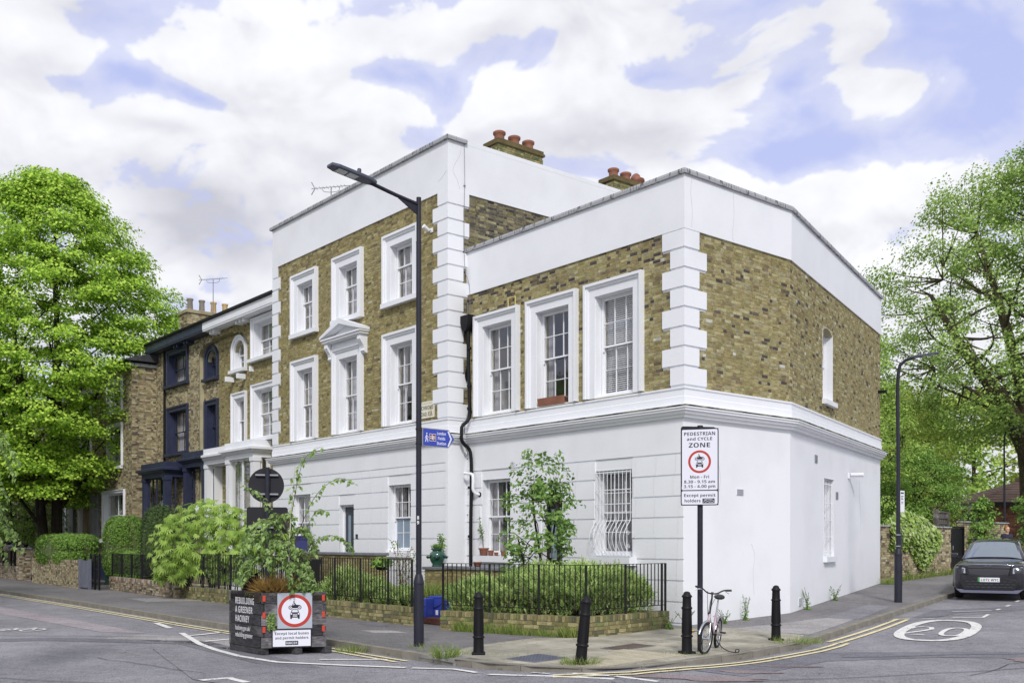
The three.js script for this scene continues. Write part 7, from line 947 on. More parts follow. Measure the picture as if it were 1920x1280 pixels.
{ const f = (label, x, d, w, h, dp, name) => { const t = thing(name, label, 'recycling box', [x, .145, -d], THF + .3), g = extr([[-w * .42, 0], [w * .42, 0], [w * .5, h], [-w * .5, h]], dp, .01); g.translate(0, 0, -dp / 2); obj('body', [g], M.blue_plastic, t); obj('lid', [rbx(-w * .54, w * .54, h, h + .05, -dp * .56, dp * .56, .012)], M.blue_plastic, t); obj('handle', [tube([[-w * .5, h * .7, dp * .52], [0, h * .5, dp * .6], [w * .5, h * .7, dp * .52]], .008, 6)], M.plastic_black, t); obj('sticker', [bx(w * .05, w * .25, h * .1, h * .36, dp * .5 + .004, dp * .5 + .014)], M.white_paint, t); }; f('small blue food caddy with handle on the brick step', -1.92, 22.05, .26, .36, .26, 'food_caddy'); f('larger blue recycling box beside the small caddy', -1.6, 22.25, .34, .4, .34, 'recycling_box'); tuft('step_grass', 'bright grass growing behind the blue recycling boxes', -1.75, 22.75, { R: .34, h: .42, n: 500, seed: 531, category: 'grass' }).position.y = .45; }
// ---------- the side street wall, gate, trellis and bungalow
const SW = (k) => [11.92 + .714 * k, 32.2 + .7 * k];
gardenWall('long mottled brick wall along the side street beyond the white house', [SW(0), SW(5.42)], 1.86, { seed: 181, family: 'old_yellow', cap: 'stone', capMat: M.coping, capH: .05, indiv: 300, y: .42, name: 'street_wall', proud: .008 });
gardenWall('brick wall continuing beyond the black garden gate', [SW(6.6), SW(11)], 1.9, { seed: 185, family: 'old_yellow', cap: 'stone', capMat: M.coping, capH: .05, indiv: 80, y: .6, name: 'street_wall' });
{ const a = SW(5.45), t = thing('garden_gate', 'tall black boarded gate in the side street wall', 'gate', [a[0], rise(...a), -a[1]], Math.atan2(.7, .714)); for (let k = 0; k < 7; k++) obj('board', [rbx(.06 + k * .145, .198 + k * .145, .04, 1.62, -.06, -.02, .004)], M.black_paint, t); obj('frame', [bx(-.02, .055, 0, 1.7, -.1, .02), bx(1.08, 1.155, 0, 1.7, -.1, .02), bx(-.02, 1.155, 1.63, 1.7, -.1, .02)], M.black_paint, t); obj('handle', [rbx(.14, .17, .85, 1.0, -.02, .02, .006)], M.soft_metal, t); }
{ const m = mat('old_timber', [150, 144, 134], { map: TX.wood, roughness: .9 }); const tr = (label, k0, n, y) => { const a = SW(k0), t = thing('trellis_panel', label, 'trellis', [a[0], y, -a[1] - .12], Math.atan2(.7, .714)); obj('post', [bx(0, .22, 0, .62, -.06, .06)], m, t); obj('post', [bx(n - .1, n, 0, .55, -.05, .05)], m, t); for (const yy of [.1, .3, .5]) obj('slat', [bx(.22, n - .1, yy, yy + .06, -.015, .015)], m, t); for (let q = 0; q < 4; q++) obj('board', [bx(.26 + q * (n - .4) / 4, .24 + (q + .9) * (n - .4) / 4, .04, .52, -.035, -.02)], m, t); }; tr('grey timber trellis panel on the wall beside the black gate', 4.15, 1.15, 2.32); tr('short grey timber fence panel on the wall past the black gate', 7.2, 1.0, 2.5); }
{ const t = thing('brick_bungalow', 'red brick bungalow with brown hipped tile roof beyond the side street wall', 'house', [24.9, rise(24.9, 52), -52], -.12), h = 3.66 - rise(24.9, 52), W = 10, D = 7; obj('wall', [bx(0, W, -.5, h, -D, -.01)], M.mortar_dark, t); brickRest(t, [layBricks(t, new THREE.Matrix4(), courses({ x0: 0, x1: W, y0: 0, y1: h, ch: SC, lens: FLEM, joint: .012, seed: 91 }), 'red', { seed: 41, indiv: 60 }), layBricks(t, RY(-HD), courses({ x0: -D, x1: 0, y0: 0, y1: h, ch: SC, lens: FLEM, joint: .012, seed: 92 }), 'red', { seed: 42, indiv: 0, name: 'end_brick' })]);
  obj('fascia', [bx(-1.1, W + 1, h - .02, h + .16, .6, .66), bx(-1.1, -1.04, h - .02, h + .16, -D - .6, .6)], M.black_paint, t); const m = mat('brown_tile', [134, 108, 96], { map: TX.stone, bumpMap: TX.stone, bumpScale: .02, roughness: .9 }), n = 9, rise_ = 1.35, run = 3.9; for (let k = 0; k < n; k++) { const a = k / n, b = (k + 1) / n + .02, y = h + .16 + a * rise_, y2 = h + .16 + b * rise_, P = (u, yy) => { const o = u * run; return [[-1.1 + o, yy, .6 - o], [W + 1 - o, yy, .6 - o], [W + 1 - o, yy, -D - .6 + o], [-1.1 + o, yy, -D - .6 + o]]; }, lo = P(a, y + .03), hi = P(b, y2), pos = []; for (let s = 0; s < 4; s++) { const A = lo[s], B = lo[(s + 1) % 4], C = hi[(s + 1) % 4], E = hi[s]; pos.push(...A, ...B, ...C, ...A, ...C, ...E); const A2 = [A[0], A[1] - .035, A[2]], B2 = [B[0], B[1] - .035, B[2]]; pos.push(...A2, ...B2, ...B, ...A2, ...B, ...A); } const g = new THREE.BufferGeometry(); g.setAttribute('position', new THREE.Float32BufferAttribute(pos, 3)); g.computeVertexNormals(); obj('tile_course', [g], m, t); } obj('ridge', [bx(2.6, W - 2.7, h + .16 + rise_ - .03, h + .3 + rise_, -D / 2 - .45, -D / 2 + .45)], m, t); }
{ // parking sign on the curved lamp post
  const t = thing('parking_sign', 'narrow white parking sign on the curved lamp post', 'road sign', [9.9, 2.55, -25.65], .6); obj('plate', [rbx(.07, .27, 0, .56, -.008, .0, .003)], M.sign_grey, t); face('sign_face', .19, .55, canvasTex(190, 550, (g, W, H) => { g.fillStyle = '#e4e5ea'; g.fillRect(0, 0, W, H); g.fillStyle = '#26304a'; g.fillRect(30, 40, 130, 40); g.fillRect(40, 130, 110, 18); g.fillRect(40, 170, 90, 18); g.fillRect(40, 210, 100, 18); g.fillRect(50, 280, 90, 16); g.fillRect(50, 320, 80, 16); }), t, T(.17, .28, .0025)); obj('bracket', [bx(0, .07, .1, .13, -.01, .0)], M.sign_back, t); }
{ const t = thing('post_box_panel', 'small grey control box strapped to the curved lamp post', 'box', [9.9, 1.62, -25.65], .95); obj('case', [rbx(.03, .14, 0, .42, -.06, .06, .01)], M.pole_paint, t); obj('strap', [cyl(.062, .062, .05, .075, 12)], M.steel, t); obj('strap', [cyl(.062, .062, .34, .365, 12)], M.steel, t); }
// ---------- parked cars
const loft = (rings, cap = true) => { const n = rings[0].length, pos = rings.flat(2), idx = []; for (let i = 0; i < rings.length - 1; i++) for (let k = 0; k < n; k++) { const a = i * n + k, b = i * n + (k + 1) % n; idx.push(a, b, a + n, b, b + n, a + n); } if (cap) for (const e of [0, rings.length - 1]) { const c = [0, 1, 2].map((q) => rings[e].reduce((s, p) => s + p[q], 0) / n); pos.push(...c); const ci = pos.length / 3 - 1; for (let k = 0; k < n; k++) { const a = e * n + k, b = e * n + (k + 1) % n; e ? idx.push(a, b, ci) : idx.push(b, a, ci); } } const g = new THREE.BufferGeometry(); g.setAttribute('position', new THREE.Float32BufferAttribute(pos, 3)); g.setIndex(idx); g.computeVertexNormals(); return g; };
const flip = (g, on) => { if (!on) return g; const uvk = g.userData.keepUV; g = g.index ? g.toNonIndexed() : g; for (const a of Object.values(g.attributes)) for (let i = 0; i < a.count; i += 3) for (let q = 0; q < a.itemSize; q++) { const t = a.array[(i + 1) * a.itemSize + q]; a.array[(i + 1) * a.itemSize + q] = a.array[(i + 2) * a.itemSize + q]; a.array[(i + 2) * a.itemSize + q] = t; } return g; };
const lerpT = (tab, z) => { for (let i = 1; i < tab.length; i++) if (z >= tab[i][0]) { const k = (z - tab[i - 1][0]) / (tab[i][0] - tab[i - 1][0]); return tab[i].map((v, q) => mixf(tab[i - 1][q], v, k)); } return tab[tab.length - 1]; };
mat('car_paint', [18, 18, 30], { roughness: .4, clearcoat: 1, clearcoatRoughness: .02 }); mat('car_glass', [14, 18, 22], { roughness: .04, clearcoat: 1, metalness: .1, specularIntensity: 1, ior: 1.7 }); mat('car_trim', [34, 35, 38], { roughness: .6, map: TX.grain }); mat('lamp_lens', [196, 204, 214], { roughness: .08, clearcoat: 1, metalness: .35 }); mat('tail_red', [150, 20, 18], { roughness: .15, clearcoat: 1 }); mat('chrome', [200, 204, 212], { metalness: 1, roughness: .12 });
function car(label, at_, ry, pitch) {
  const t = thing('parked_car', label, 'car', at_, ry); t.rotation.order = 'YXZ'; t.rotation.x = pitch;
  const low = [[2.21, .8, .36, .66], [2.18, .92, .27, .79], [2.08, .985, .22, .865], [1.9, 1.015, .2, .897], [1.5, 1.05, .2, .908], [1.0, 1.08, .2, .912], [.4, 1.08, .2, .912], [-.6, 1.07, .2, .912], [-1.4, 1.08, .21, .908], [-1.9, 1.08, .25, .885], [-2.12, 1.04, .32, .83], [-2.2, .95, .42, .72]];
  const ring = ([z, yt, yb, w]) => Array.from({ length: 36 }, (_, k) => { const a = k / 36 * 2 * PI, c = Math.cos(a), s = Math.sin(a), p = 5, cy = (yt + yb) / 2, hy = (yt - yb) / 2; let x = w * Math.sign(c) * Math.abs(c) ** (2 / p), y = cy + hy * Math.sign(s) * Math.abs(s) ** (2 / p); if (y > .62 && y < .8) x *= .992; if (y > cy + hy * .7) x *= .965; return [x, y, z]; });
  obj('body', [loft(low.map(ring))], M.car_paint, t);
  const gh = [[.98, 1.07, .8, .78], [.6, 1.3, .8, .7], [.25, 1.5, .8, .63], [-.2, 1.55, .79, .59], [-.9, 1.555, .79, .61], [-1.5, 1.52, .78, .6], [-1.88, 1.35, .77, .62], [-2.08, 1.07, .76, .7]];
  obj('cabin', [loft(gh.map(([z, yt, wb, wt]) => [[-wb, .98, z], [-(wb + wt) / 2, (yt + 1.02) / 2, z], [-wt, yt - .05, z], [-wt * .86, yt - .008, z], [-wt * .4, yt + .012, z], [0, yt + .016, z], [wt * .4, yt + .012, z], [wt * .86, yt - .008, z], [wt, yt - .05, z], [(wb + wt) / 2, (yt + 1.02) / 2, z], [wb, .98, z]]))], M.car_paint, t);
  const grid = (nu, nv, f) => { const pos = [], idx = []; for (let i = 0; i <= nu; i++) for (let j = 0; j <= nv; j++) pos.push(...f(i / nu, j / nv)); for (let i = 0; i < nu; i++) for (let j = 0; j < nv; j++) { const a = i * (nv + 1) + j, b = a + nv + 1; idx.push(a, b, a + 1, b, b + 1, a + 1); } const g = new THREE.BufferGeometry(); g.setAttribute('position', new THREE.Float32BufferAttribute(pos, 3)); g.setIndex(idx); g.computeVertexNormals(); return g; };
  obj('windscreen', [grid(12, 8, (u, v) => { const z = mixf(.95, .28, v), q = lerpT(gh, z), s = u * 2 - 1; return [s * mixf(.72, .55, v), q[1] + .022 - .05 * s * s * (s * s), z + .02]; })], M.wind_glass || mat('wind_glass', [150, 160, 170], { metalness: .85, roughness: .05 }), t);
  obj('rear_window', [grid(8, 6, (u, v) => { const z = mixf(-1.52, -2.0, v), q = lerpT(gh, z), s = u * 2 - 1; return [s * mixf(.5, .6, v), q[1] + .024 - .04 * s ** 4, z - .012]; })], M.car_glass, t);
  for (const s of [-1, 1]) {
    for (const [za, zb] of [[.5, -.38], [-.44, -1.2], [-1.26, -1.7]]) obj('side_window', [grid(6, 4, (u, v) => { const z = mixf(za, zb, u), q = lerpT(gh, z), top = Math.min(q[1] - .09, 1.43), y = mixf(1.08, Math.max(1.1, top), v), k = (y - .98) / (q[1] - .05 - .98); return [s * (mixf(q[2], q[3], clamp(k)) + .012), y, z]; })], M.car_glass, t);
    obj('roof_rail', [tube([[s * .56, 1.5, .1], [s * .6, 1.565, -.1], [s * .59, 1.575, -.8], [s * .57, 1.52, -1.4]], .016, 6, 24)], M.car_trim, t);
    const m = part('wing_mirror', t); obj('shell', [rbx(-.1, .1, -.07, .08, -.05, .08, .035).translate(s * 1.0, 1.12, .62)], M.car_paint, m); obj('arm', [rbx(-.07, .05, -.015, .015, -.03, .03, .01).translate(s * .89, 1.08, .6)], M.car_trim, m);
    for (const z of [1.36, -1.36]) { const w = part('wheel', t); w.position.set(s * .8, .335, z); w.rotation.z = -s * HD; obj('tyre', [lathe([[.2, -.105], [.31, -.1], [.335, -.07], [.336, .07], [.31, .1], [.2, .105], [.2, -.105]], 32)], M.rubber, w); obj('rim', [lathe([[0, .06], [.05, .075], [.08, .05], [.185, .06], [.215, .1], [.22, .08], [.2, -.05], [0, -.05]], 28), ...Array.from({ length: 5 }, (_, k) => beamG([0, .07, 0], [Math.cos(k * 1.2566) * .2, .07, Math.sin(k * 1.2566) * .2], .05, .02))], M.chrome, w); obj('arch', [new THREE.TorusGeometry(.375, .045, 8, 30, PI).rotateY(HD).translate(s * .885, .34, z)], M.car_trim, t); }
    const h = part('headlight', t), hm = mul(T(s * .5, .7, 2.19), RY(s * .6), new THREE.Matrix4().makeScale(s, 1, 1)); obj('surround', [flip(extr([[-.03, .0], [.31, .02], [.36, .12], [.33, .225], [.02, .19]], .05, .012).applyMatrix4(hm), s < 0)], M.car_trim, h); obj('lens', [flip(extr([[.04, .03], [.28, .04], [.32, .12], [.3, .19], [.05, .16]], .014, .006).applyMatrix4(mul(hm, T(0, 0, .062))), s < 0)], M.lamp_lens, h); obj('lamp', [flip(rbx(.07, .15, .06, .15, .07, .092, .01).applyMatrix4(hm), s < 0), flip(rbx(.18, .27, .06, .16, .07, .092, .01).applyMatrix4(hm), s < 0)], M.lamp_smoke || mat('lamp_smoke', [92, 98, 108], { roughness: .06, clearcoat: 1, metalness: .3 }), h);
    obj('tail_light', [rbx(-.05, .05, .72, 1.12, -2.2, -1.95, .02).translate(s * .8, 0, 0), rbx(-.14, .14, .95, 1.02, -2.2, -2.08, .02).translate(s * .62, 0, 0)], M.tail_red, t); obj('fog_lamp', [rbx(-.05, .05, .3, .42, 2.08, 2.16, .02).translate(s * .72, 0, 0)], M.car_trim, t);
    obj('sill', [rbx(-.04, .04, .18, .34, -1.0, 1.0, .03).translate(s * .9, 0, 0)], M.car_trim, t);
  }
  obj('grille_band', [rbx(-.56, .56, .83, .872, 2.1, 2.2, .01)], M.car_trim, t); obj('bonnet_edge', [tube([[-.66, .93, 2.1], [-.3, .955, 2.17], [0, .96, 2.185], [.3, .955, 2.17], [.66, .93, 2.1]], .01, 6)], M.chrome, t);
  obj('lower_grille', [extr([[-.72, .52], [-.6, .3], [.6, .3], [.72, .52], [.4, .6], [-.4, .6]], .05, .012).translate(0, 0, 2.165)], M.car_trim, t); for (let r = 0; r < 3; r++) for (let k = 0; k < 9; k++) obj('grille_link', [rbx(-.05, .05, -.012, .012, 0, .016, .005).translate(-.52 + k * .13 + (r % 2) * .06, .36 + r * .075, 2.222)], M.chrome_dark || mat('chrome_dark', [86, 88, 98], { metalness: .7, roughness: .3 }), t);
  obj('skid_plate', [extr([[-.8, .3], [-.68, .21], [.68, .21], [.8, .3], [.62, .275], [-.62, .275]], .06, .012).translate(0, 0, 2.13)], M.skid || mat('skid', [128, 130, 150], { metalness: .5, roughness: .4 }), t);
  const fp = part('number_plate', t); obj('plate', [rbx(-.262, .262, .5, .615, 2.215, 2.238, .004)], M.white_paint, fp); face('plate_face', .52, .112, canvasTex(520, 112, (g, W, H) => { g.fillStyle = '#eceef2'; g.fillRect(0, 0, W, H); g.fillStyle = '#3c9a4a'; g.fillRect(0, 0, 46, H); g.fillStyle = '#15151c'; g.font = 'bold 92px sans-serif'; g.textAlign = 'center'; fit(g, 'LO72 WYC', 284, 90, 440); }), fp, T(0, .557, 2.2395));
  obj('bonnet_badge', [beamG([-.09, .905, 2.2], [-.09, .94, 2.2], .008, .008), beamG([-.085, .921, 2.2], [-.05, .94, 2.2], .008, .008), beamG([-.085, .921, 2.2], [-.05, .905, 2.2], .008, .008), beamG([-.02, .905, 2.2], [-.02, .94, 2.2], .008, .008), beamG([.01, .905, 2.2], [.04, .94, 2.2], .008, .008), beamG([.04, .94, 2.2], [.07, .905, 2.2], .008, .008)], M.chrome, t);
  obj('rear_plate', [rbx(-.26, .26, .62, .73, -2.235, -2.2, .004)], M.rear_yellow || mat('rear_yellow', [216, 184, 60], { roughness: .4 }), t); obj('rear_bumper', [rbx(-.8, .8, .3, .52, -2.24, -2.0, .05)], M.car_trim, t);
  obj('seat', [rbx(-.55, -.15, 1.05, 1.35, -.1, .05, .05), rbx(.15, .55, 1.05, 1.35, -.1, .05, .05)], M.car_trim, t);
  return t;
}
const car1 = car('black electric hatchback parked facing the corner beside the kerb', [13.75, roadY(13.75, 28.45) + .01, -28.45], -30 * PI / 180, .03);
{ const c = copyOf(car1, [-20.75, .0, -48.8], Math.atan2(.769, -.639), 'dark car parked in the far driveway with red tail light and yellow plate'); c.rotation.order = 'YXZ'; c.rotation.x = 0; }
// ---------- the folding bicycle against the sign post
{
  const F = [3.06, 15.95], R = [3.46, 16.92], ang = Math.atan2(R[0] - F[0], R[1] - F[1]), t = thing('bicycle', 'pink small wheeled bicycle leaning beside the zone sign post', 'bicycle', at(F[0], F[1]), 0); t.rotation.order = 'YXZ';
  // own axes: x forward, y up; forward points at the viewer
  const fx = -Math.sin(ang), fz = Math.cos(ang); t.rotation.y = Math.atan2(-fz, fx); t.rotation.x = -.1;
  const r = .235, wb = 1.03, pink = mat('pink_frame', [188, 164, 176], { roughness: .35, clearcoat: .5 }), silver = M.steel;
  const wheel = (x, steer) => { const w = part('wheel', t); w.position.set(x, r + .02, 0); w.rotation.y = steer; obj('tyre', [new THREE.TorusGeometry(r, .023, 10, 40)], M.rubber, w); obj('rim', [new THREE.TorusGeometry(r - .028, .011, 6, 40)], silver, w); obj('hub', [cyl(.022, .022, -.05, .05, 10).rotateX(HD)], silver, w); const sp = []; for (let k = 0; k < 20; k++) { const a = k / 20 * 2 * PI; sp.push(tube([[Math.cos(a + .3) * .02, Math.sin(a + .3) * .02, k % 2 ? .03 : -.03], [Math.cos(a) * (r - .03), Math.sin(a) * (r - .03), 0]], .0014, 3, 1)); } obj('spokes', sp, silver, w).userData.kind = 'stuff'; obj('mudguard', [new THREE.TorusGeometry(r + .045, .02, 5, 24, PI * .8).rotateZ(.3)], silver, w); };
  wheel(0, -.22); wheel(-wb, 0);
  const tb = (name, pts, rad, m) => obj(name, [tube(pts, rad, 8, 16)], m, t), hx = -.13;
  tb('main_tube', [[hx, .58, 0], [-.32, .44, 0], [-.6, .3, 0]], .026, pink); tb('head_tube', [[-.09, .48, 0], [-.14, .64, 0]], .024, pink); tb('seat_tube', [[-.6, .28, 0], [-.72, .62, 0]], .021, pink); tb('seat_post', [[-.7, .56, 0], [-.76, .86, 0]], .014, silver);
  for (const s of [-1, 1]) { tb('chain_stay', [[-.6, .3, .03 * s], [-wb, r + .02, .055 * s]], .01, pink); tb('seat_stay', [[-.69, .5, .02 * s], [-wb, r + .02, .055 * s]], .009, pink); tb('fork_blade', [[-.09, .5, .035 * s], [-.03, .36, .05 * s], [0, r + .02, .05 * s]], .012, silver); tb('grip', [[-.2, 1.04, .2 * s], [-.24, 1.05, .29 * s]], .017, M.rubber); tb('brake_lever', [[-.17, 1.03, .2 * s], [-.13, 1.0, .27 * s]], .006, silver); tb('crank', [[-.6, .29, .06 * s], [-.6 + .15 * s, .27 - .04 * s, .075 * s]], .009, silver); obj('pedal', [rbx(-.045, .045, -.012, .012, -.045, .045, .006).translate(-.6 + .16 * s, .265 - .04 * s, .13 * s)], M.plastic_black, t); }
  tb('stem', [[-.14, .64, 0], [-.19, .92, 0], [-.15, .99, 0]], .014, M.plastic_black); tb('handlebar', [[-.22, 1.05, -.29], [-.19, 1.04, -.18], [-.15, .98, -.08], [-.14, .97, 0], [-.15, .98, .08], [-.19, 1.04, .18], [-.22, 1.05, .29]], .012, M.plastic_black);
  obj('saddle', [loft([[.0, .03, .016], [-.1, .05, .03], [-.2, .09, .045], [-.26, .085, .045], [-.28, .05, .03]].map(([x, w, h]) => Array.from({ length: 12 }, (_, k) => { const a = k / 12 * 2 * PI; return [x - .62, .88 + Math.sin(a) * h, Math.cos(a) * w]; })))], M.plastic_black, t);
  obj('chain_ring', [new THREE.TorusGeometry(.075, .008, 6, 28).translate(-.6, .29, .04)], silver, t); obj('chain_guard', [tube([[-.5, .36, .045], [-.8, .33, .045], [-1.02, .3, .045]], .012, 6)], silver, t);
  obj('rack', [tube([[-.74, .55, .05], [-1.12, .55, .06], [-1.12, .55, -.06], [-.74, .55, -.05]], .007, 6), tube([[-1.05, .55, .06], [-wb, r + .03, .06]], .006, 5), tube([[-1.05, .55, -.06], [-wb, r + .03, -.06]], .006, 5)], silver, t);
  for (let k = 0; k < 3; k++) tb('cable', [[-.17, 1.0, -.12 + k * .1], [-.05, .86, -.06 + k * .05], [-.1, .62, .02]], .004, M.plastic_black); tb('kickstand', [[-.66, .28, -.05], [-.72, .02, -.16]], .008, silver);
  const lock = thing('cable_lock', 'dark cable lock with a loop trailing from the bicycle to the paving', 'lock', at(3.4, 16.2)); obj('cable', [tube([[-.12, .4, -.35], [-.08, .26, -.25], [0, .1, -.1], [.1, .03, .05], [.2, .02, .1]], .008, 7, 40)], M.plastic_black, lock); obj('loop', [new THREE.TorusGeometry(.03, .008, 8, 20).rotateX(.5).translate(.22, .045, .12)], M.plastic_black, lock);
  const l2 = thing('post_lock', 'yellow ended lock holding the bicycle to the sign post', 'lock', at(3.07, 16.33, .34)); obj('shackle', [tube([[-.12, 0, .03], [0, .01, .07], [.08, .02, .06]], .011, 7)], M.steel, l2); obj('lock_body', [rbx(-.17, -.1, -.02, .02, 0, .05, .01)], M.brass, l2);
}
// ---------- a person walking behind the parked car
function sdf(fn, c, half, res) { const mc = new MarchingCubes(res, new THREE.MeshBasicMaterial(), false, false, 200000); mc.isolation = 0; const n = mc.size, h = n / 2; for (let k = 0; k < n; k++) for (let j = 0; j < n; j++) for (let i = 0; i < n; i++) mc.field[i + j * n + k * n * n] = -fn(c[0] + (i - h) / h * half, c[1] + (j - h) / h * half, c[2] + (k - h) / h * half); mc.update(); const q = mc.count * 1, pos = mc.positionArray.slice(0, q * 3), nor = mc.normalArray.slice(0, q * 3); for (let i = 0; i < q; i++) for (let a = 0; a < 3; a++) pos[i * 3 + a] = pos[i * 3 + a] * half + c[a]; const g = new THREE.BufferGeometry(); g.setAttribute('position', new THREE.BufferAttribute(pos, 3)); g.setAttribute('normal', new THREE.BufferAttribute(nor, 3)); return g; }
const caps = (p, a, b, ra, rb) => { const ax = p[0] - a[0], ay = p[1] - a[1], az = p[2] - a[2], bx_ = b[0] - a[0], by = b[1] - a[1], bz = b[2] - a[2], h = clamp((ax * bx_ + ay * by + az * bz) / (bx_ * bx_ + by * by + bz * bz + 1e-9)); return Math.hypot(ax - bx_ * h, ay - by * h, az - bz * h) - mixf(ra, rb, h); };
const smin = (a, b, k) => { const h = clamp(.5 + .5 * (b - a) / k); return mixf(b, a, h) - k * h * (1 - h); };
{
  const t = thing('person', 'person in a dark printed top with tied up fair hair walking behind the parked car', 'person', [18.3, rise(18.3, 37.0), -37.0], .15);
  const J = { pel: [0, .93, 0], chest: [0, 1.2, 0], neck: [0, 1.38, 0], head: [0, 1.5, .02] }, B = [[[-.08, .93, 0], [.08, .93, 0], .125, .125], [[0, .95, 0], [0, 1.2, 0], .12, .14], [[-.07, 1.24, 0], [.07, 1.24, 0], .115, .115], [[0, 1.28, 0], [0, 1.42, .01], .055, .05]];
  const arm = (s) => [[[s * .16, 1.3, 0], [s * .22, 1.07, -.03], .052, .042], [[s * .22, 1.07, -.03], [s * .17, .98, .2], .042, .032]], leg = (s) => [[[s * .09, .9, 0], [s * .1, .5, s * .07], .085, .06], [[s * .1, .5, s * .07], [s * .1, .08, s * .04 - .06], .058, .038], [[s * .1, .05, s * .04 - .08], [s * .11, .03, s * .04 + .12], .04, .035]];
  const chain = (list, k, grow = 0) => (x, y, z) => { let d = 9; for (const [a, b, ra, rb] of list) d = smin(d, caps([x, y, z], a, b, ra + grow, rb + grow), k); return d; };
  const all = [...B, ...arm(-1), ...arm(1), ...leg(-1), ...leg(1)], mt = mat('skin', [206, 160, 136], { roughness: .6 });
  const hand = (s) => { const P = [s * .16, .985, .24], l = [[[s * .165, .98, .2], P, .034, .036]]; for (let k = 0; k < 4; k++) { const o = (k - 1.5) * .019; l.push([[P[0] + o, P[1] + .004, P[2] + .02], [P[0] + o * 1.05, P[1] - .012, P[2] + .065 - Math.abs(k - 1.3) * .008], .0095, .009], [[P[0] + o * 1.05, P[1] - .012, P[2] + .065 - Math.abs(k - 1.3) * .008], [P[0] + o, P[1] - .045, P[2] + .075 - Math.abs(k - 1.3) * .008], .009, .008]); } l.push([[P[0] - s * .03, P[1], P[2] - .01], [P[0] - s * .055, P[1] - .01, P[2] + .035], .011, .009]); return l; };
  const head = (x, y, z) => { let d = Math.hypot(x / .92, (y - 1.535) / 1.22, (z - .01) / 1.05) * .95 - .083; d = smin(d, caps([x, y, z], [0, 1.44, .045], [0, 1.47, .05], .045, .05), .03); d = smin(d, caps([x, y, z], [0, 1.535, .1], [0, 1.505, .118], .009, .014), .012); for (const s of [-1, 1]) { d = smin(d, caps([x, y, z], [s * .079, 1.53, .0], [s * .082, 1.5, .0], .014, .01), .01); d = Math.max(d, -(Math.hypot(x - s * .032, y - 1.532, z - .112) - .014)); } return d; };
  obj('body', [sdf(chain(all, .04), [0, .78, 0], .86, 92), sdf(head, [0, 1.52, .02], .16, 56), sdf(chain(hand(1), .012), [.16, .97, .25], .12, 48), sdf(chain(hand(-1), .012), [-.16, .97, .25], .12, 48)], mt, t);
  obj('shirt', [sdf((x, y, z) => Math.max(chain([...B.slice(0, 3), ...arm(-1).slice(0, 1), ...arm(1).slice(0, 1)], .05, .012)(x, y, z), y - 1.385, .86 - y), [0, 1.13, 0], .36, 60)], mat('dark_top', [40, 42, 60], { roughness: .9 }), t);
  obj('trousers', [sdf((x, y, z) => Math.max(chain([B[0], ...leg(-1).slice(0, 2), ...leg(1).slice(0, 2)], .04, .014)(x, y, z), y - .98, .1 - y), [0, .54, 0], .52, 70)], mat('dark_trousers', [44, 44, 50], { roughness: .9 }), t);
  obj('hair', [sdf((x, y, z) => { const d = Math.min(Math.hypot(x / .96, (y - 1.55) / 1.15, (z + .012) / 1.08) * .96 - .094, Math.hypot(x, y - 1.655, z + .03) - .045); return Math.max(d, Math.min(z - .055 + (y - 1.58) * -.5, 1e3), 1.5 - y - (z < 0 ? .03 : 0)); }, [0, 1.57, 0], .16, 52)], mat('fair_hair', [150, 104, 62], { roughness: .7 }), t);
  obj('shoe', [rbx(-.05, .05, 0, .09, -.1, .16, .03).translate(-.1, 0, -.04)], M.plastic_black, t); obj('shoe', [rbx(-.05, .05, 0, .09, -.1, .16, .03).translate(.11, 0, .04)], M.plastic_black, t); obj('shirt_print', [rbx(-.05, .05, 1.14, 1.24, .135, .143, .003)], M.white_paint, t);
  for (const s of [-1, 1]) obj('eye', [new THREE.SphereGeometry(.0125, 12, 8).translate(s * .032, 1.532, .094)], M.eye || mat('eye', [60, 48, 42], { roughness: .2 }), t); obj('mouth', [rbx(-.022, .022, 1.472, 1.479, .09, .1, .003)], M.lip || mat('lip', [168, 96, 88], { roughness: .5 }), t);
}
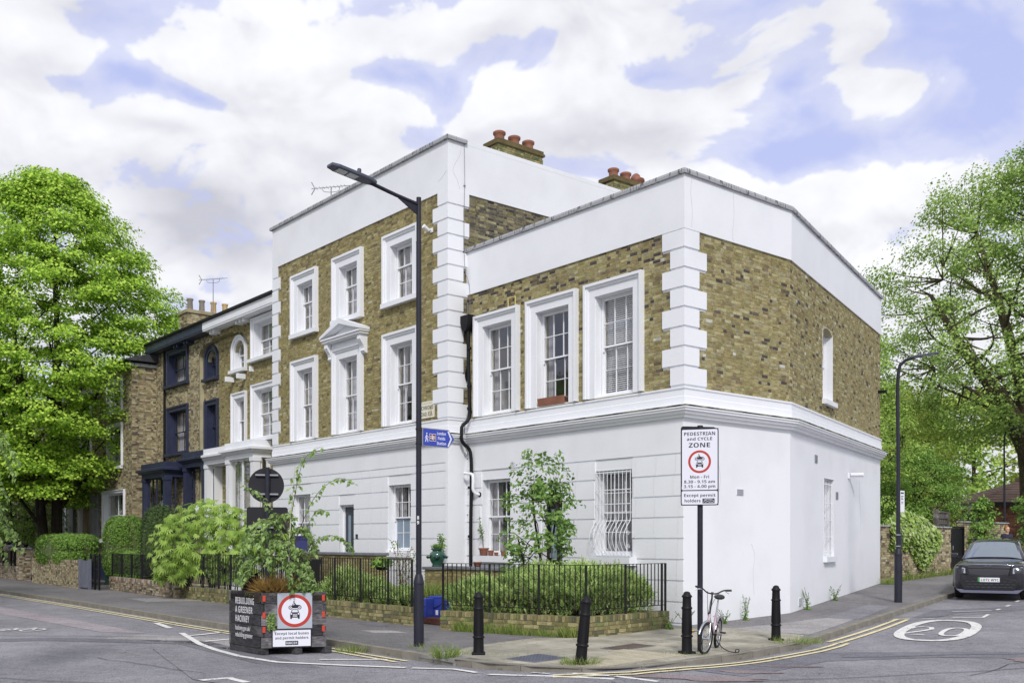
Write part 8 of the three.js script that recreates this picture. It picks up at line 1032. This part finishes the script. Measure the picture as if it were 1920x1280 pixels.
// ---------- the terrace and street trees on the far side of the main road, mirrored in the front windows
{
  const row = (t0, W, label, fam, seed) => {
    const [px, pd] = onF(t0, 19), H = thing('opposite_house', label, 'house', [px, 0, -pd], THF + PI, 'terrace houses across the main road'), hs = []; for (const y of [1.2, 4.6, 7.8]) for (let k = 0; k < 3; k++) hs.push(hole(1 + k * (W - 1) / 3, 2.2 + k * (W - 1) / 3, y, y + (y < 7 ? 2 : 1.6)));
    obj('wall', [slab(0, W, -.3, 10.6, -.4, 0, hs), bx(0, .3, -.3, 10.6, -8, -.4), bx(W - .3, W, -.3, 10.6, -8, -.4), bx(0, W, -.3, 10.6, -8.3, -8)], fam, H); obj('plinth', [bx(-.01, W + .01, -.3, 1.0, 0, .06)], M.white_stucco, H);
    obj('cornice', [sweep([[0, 0], [W, 0]], [[0, 10.1], [.08, 10.1], [.3, 10.4], [.3, 10.6], [0, 10.6]])], M.white_paint, H); obj('roof', [bx(.1, W - .1, 10.5, 10.62, -8, -.1)], M.slate, H); obj('floor', [bx(.3, W - .3, 4.2, 4.35, -8, -.4)], M.room, H);
    for (const h of hs) { const w = part('window', H); obj('architrave', [sweepXY([[h.x1, h.y0], [h.x1, h.y1], [h.x0, h.y1], [h.x0, h.y0]], SMALL)], M.white_paint, w); obj('frame', [bx(h.x0, h.x1, h.y0, h.y0 + .06, -.2, -.14), bx(h.x0, h.x1, (h.y0 + h.y1) / 2 - .03, (h.y0 + h.y1) / 2 + .03, -.2, -.14), bx((h.x0 + h.x1) / 2 - .02, (h.x0 + h.x1) / 2 + .02, h.y0, h.y1, -.2, -.14)], M.white_paint, w); placeUnit('pane', mul(T((h.x0 + h.x1) / 2, (h.y0 + h.y1) / 2, -.17), new THREE.Matrix4().makeScale(h.x1 - h.x0, h.y1 - h.y0, 1)), M.glass, w, PANE); }
  };
  mat('plain_stock', [150, 134, 98], { map: TX.stone, roughness: .95 }); mat('cream_render', [214, 206, 186], { map: TX.stucco, roughness: .8 });
  row(14, 7, 'cream rendered terrace house across the main road', M.cream_render, 1); row(21.2, 7, 'brick terrace house across the main road beside the cream one', M.plain_stock, 2); row(28.4, 7, 'second brick terrace house across the main road', M.plain_stock, 3); row(35.6, 7, 'end rendered terrace house across the main road', M.cream_render, 4);
  const [tx, td] = onF(19, 13); tree('opposite_tree', 'street tree in front of the houses across the main road', tx, td, { seed: 91, flat: 1, trunk: .16, profile: [[2.4, 1.2], [4, 2.4], [6, 2.6], [8, 1.6], [9, .5]], clumps: 160, leaves: 60, leaf: .16, clumpR: .7, palette: PAL.mid, kind: 'oval' });
}
scene.traverse((o) => { if (o.isMesh) o.castShadow = o.receiveShadow = true; });
renderer.render(scene, camera);
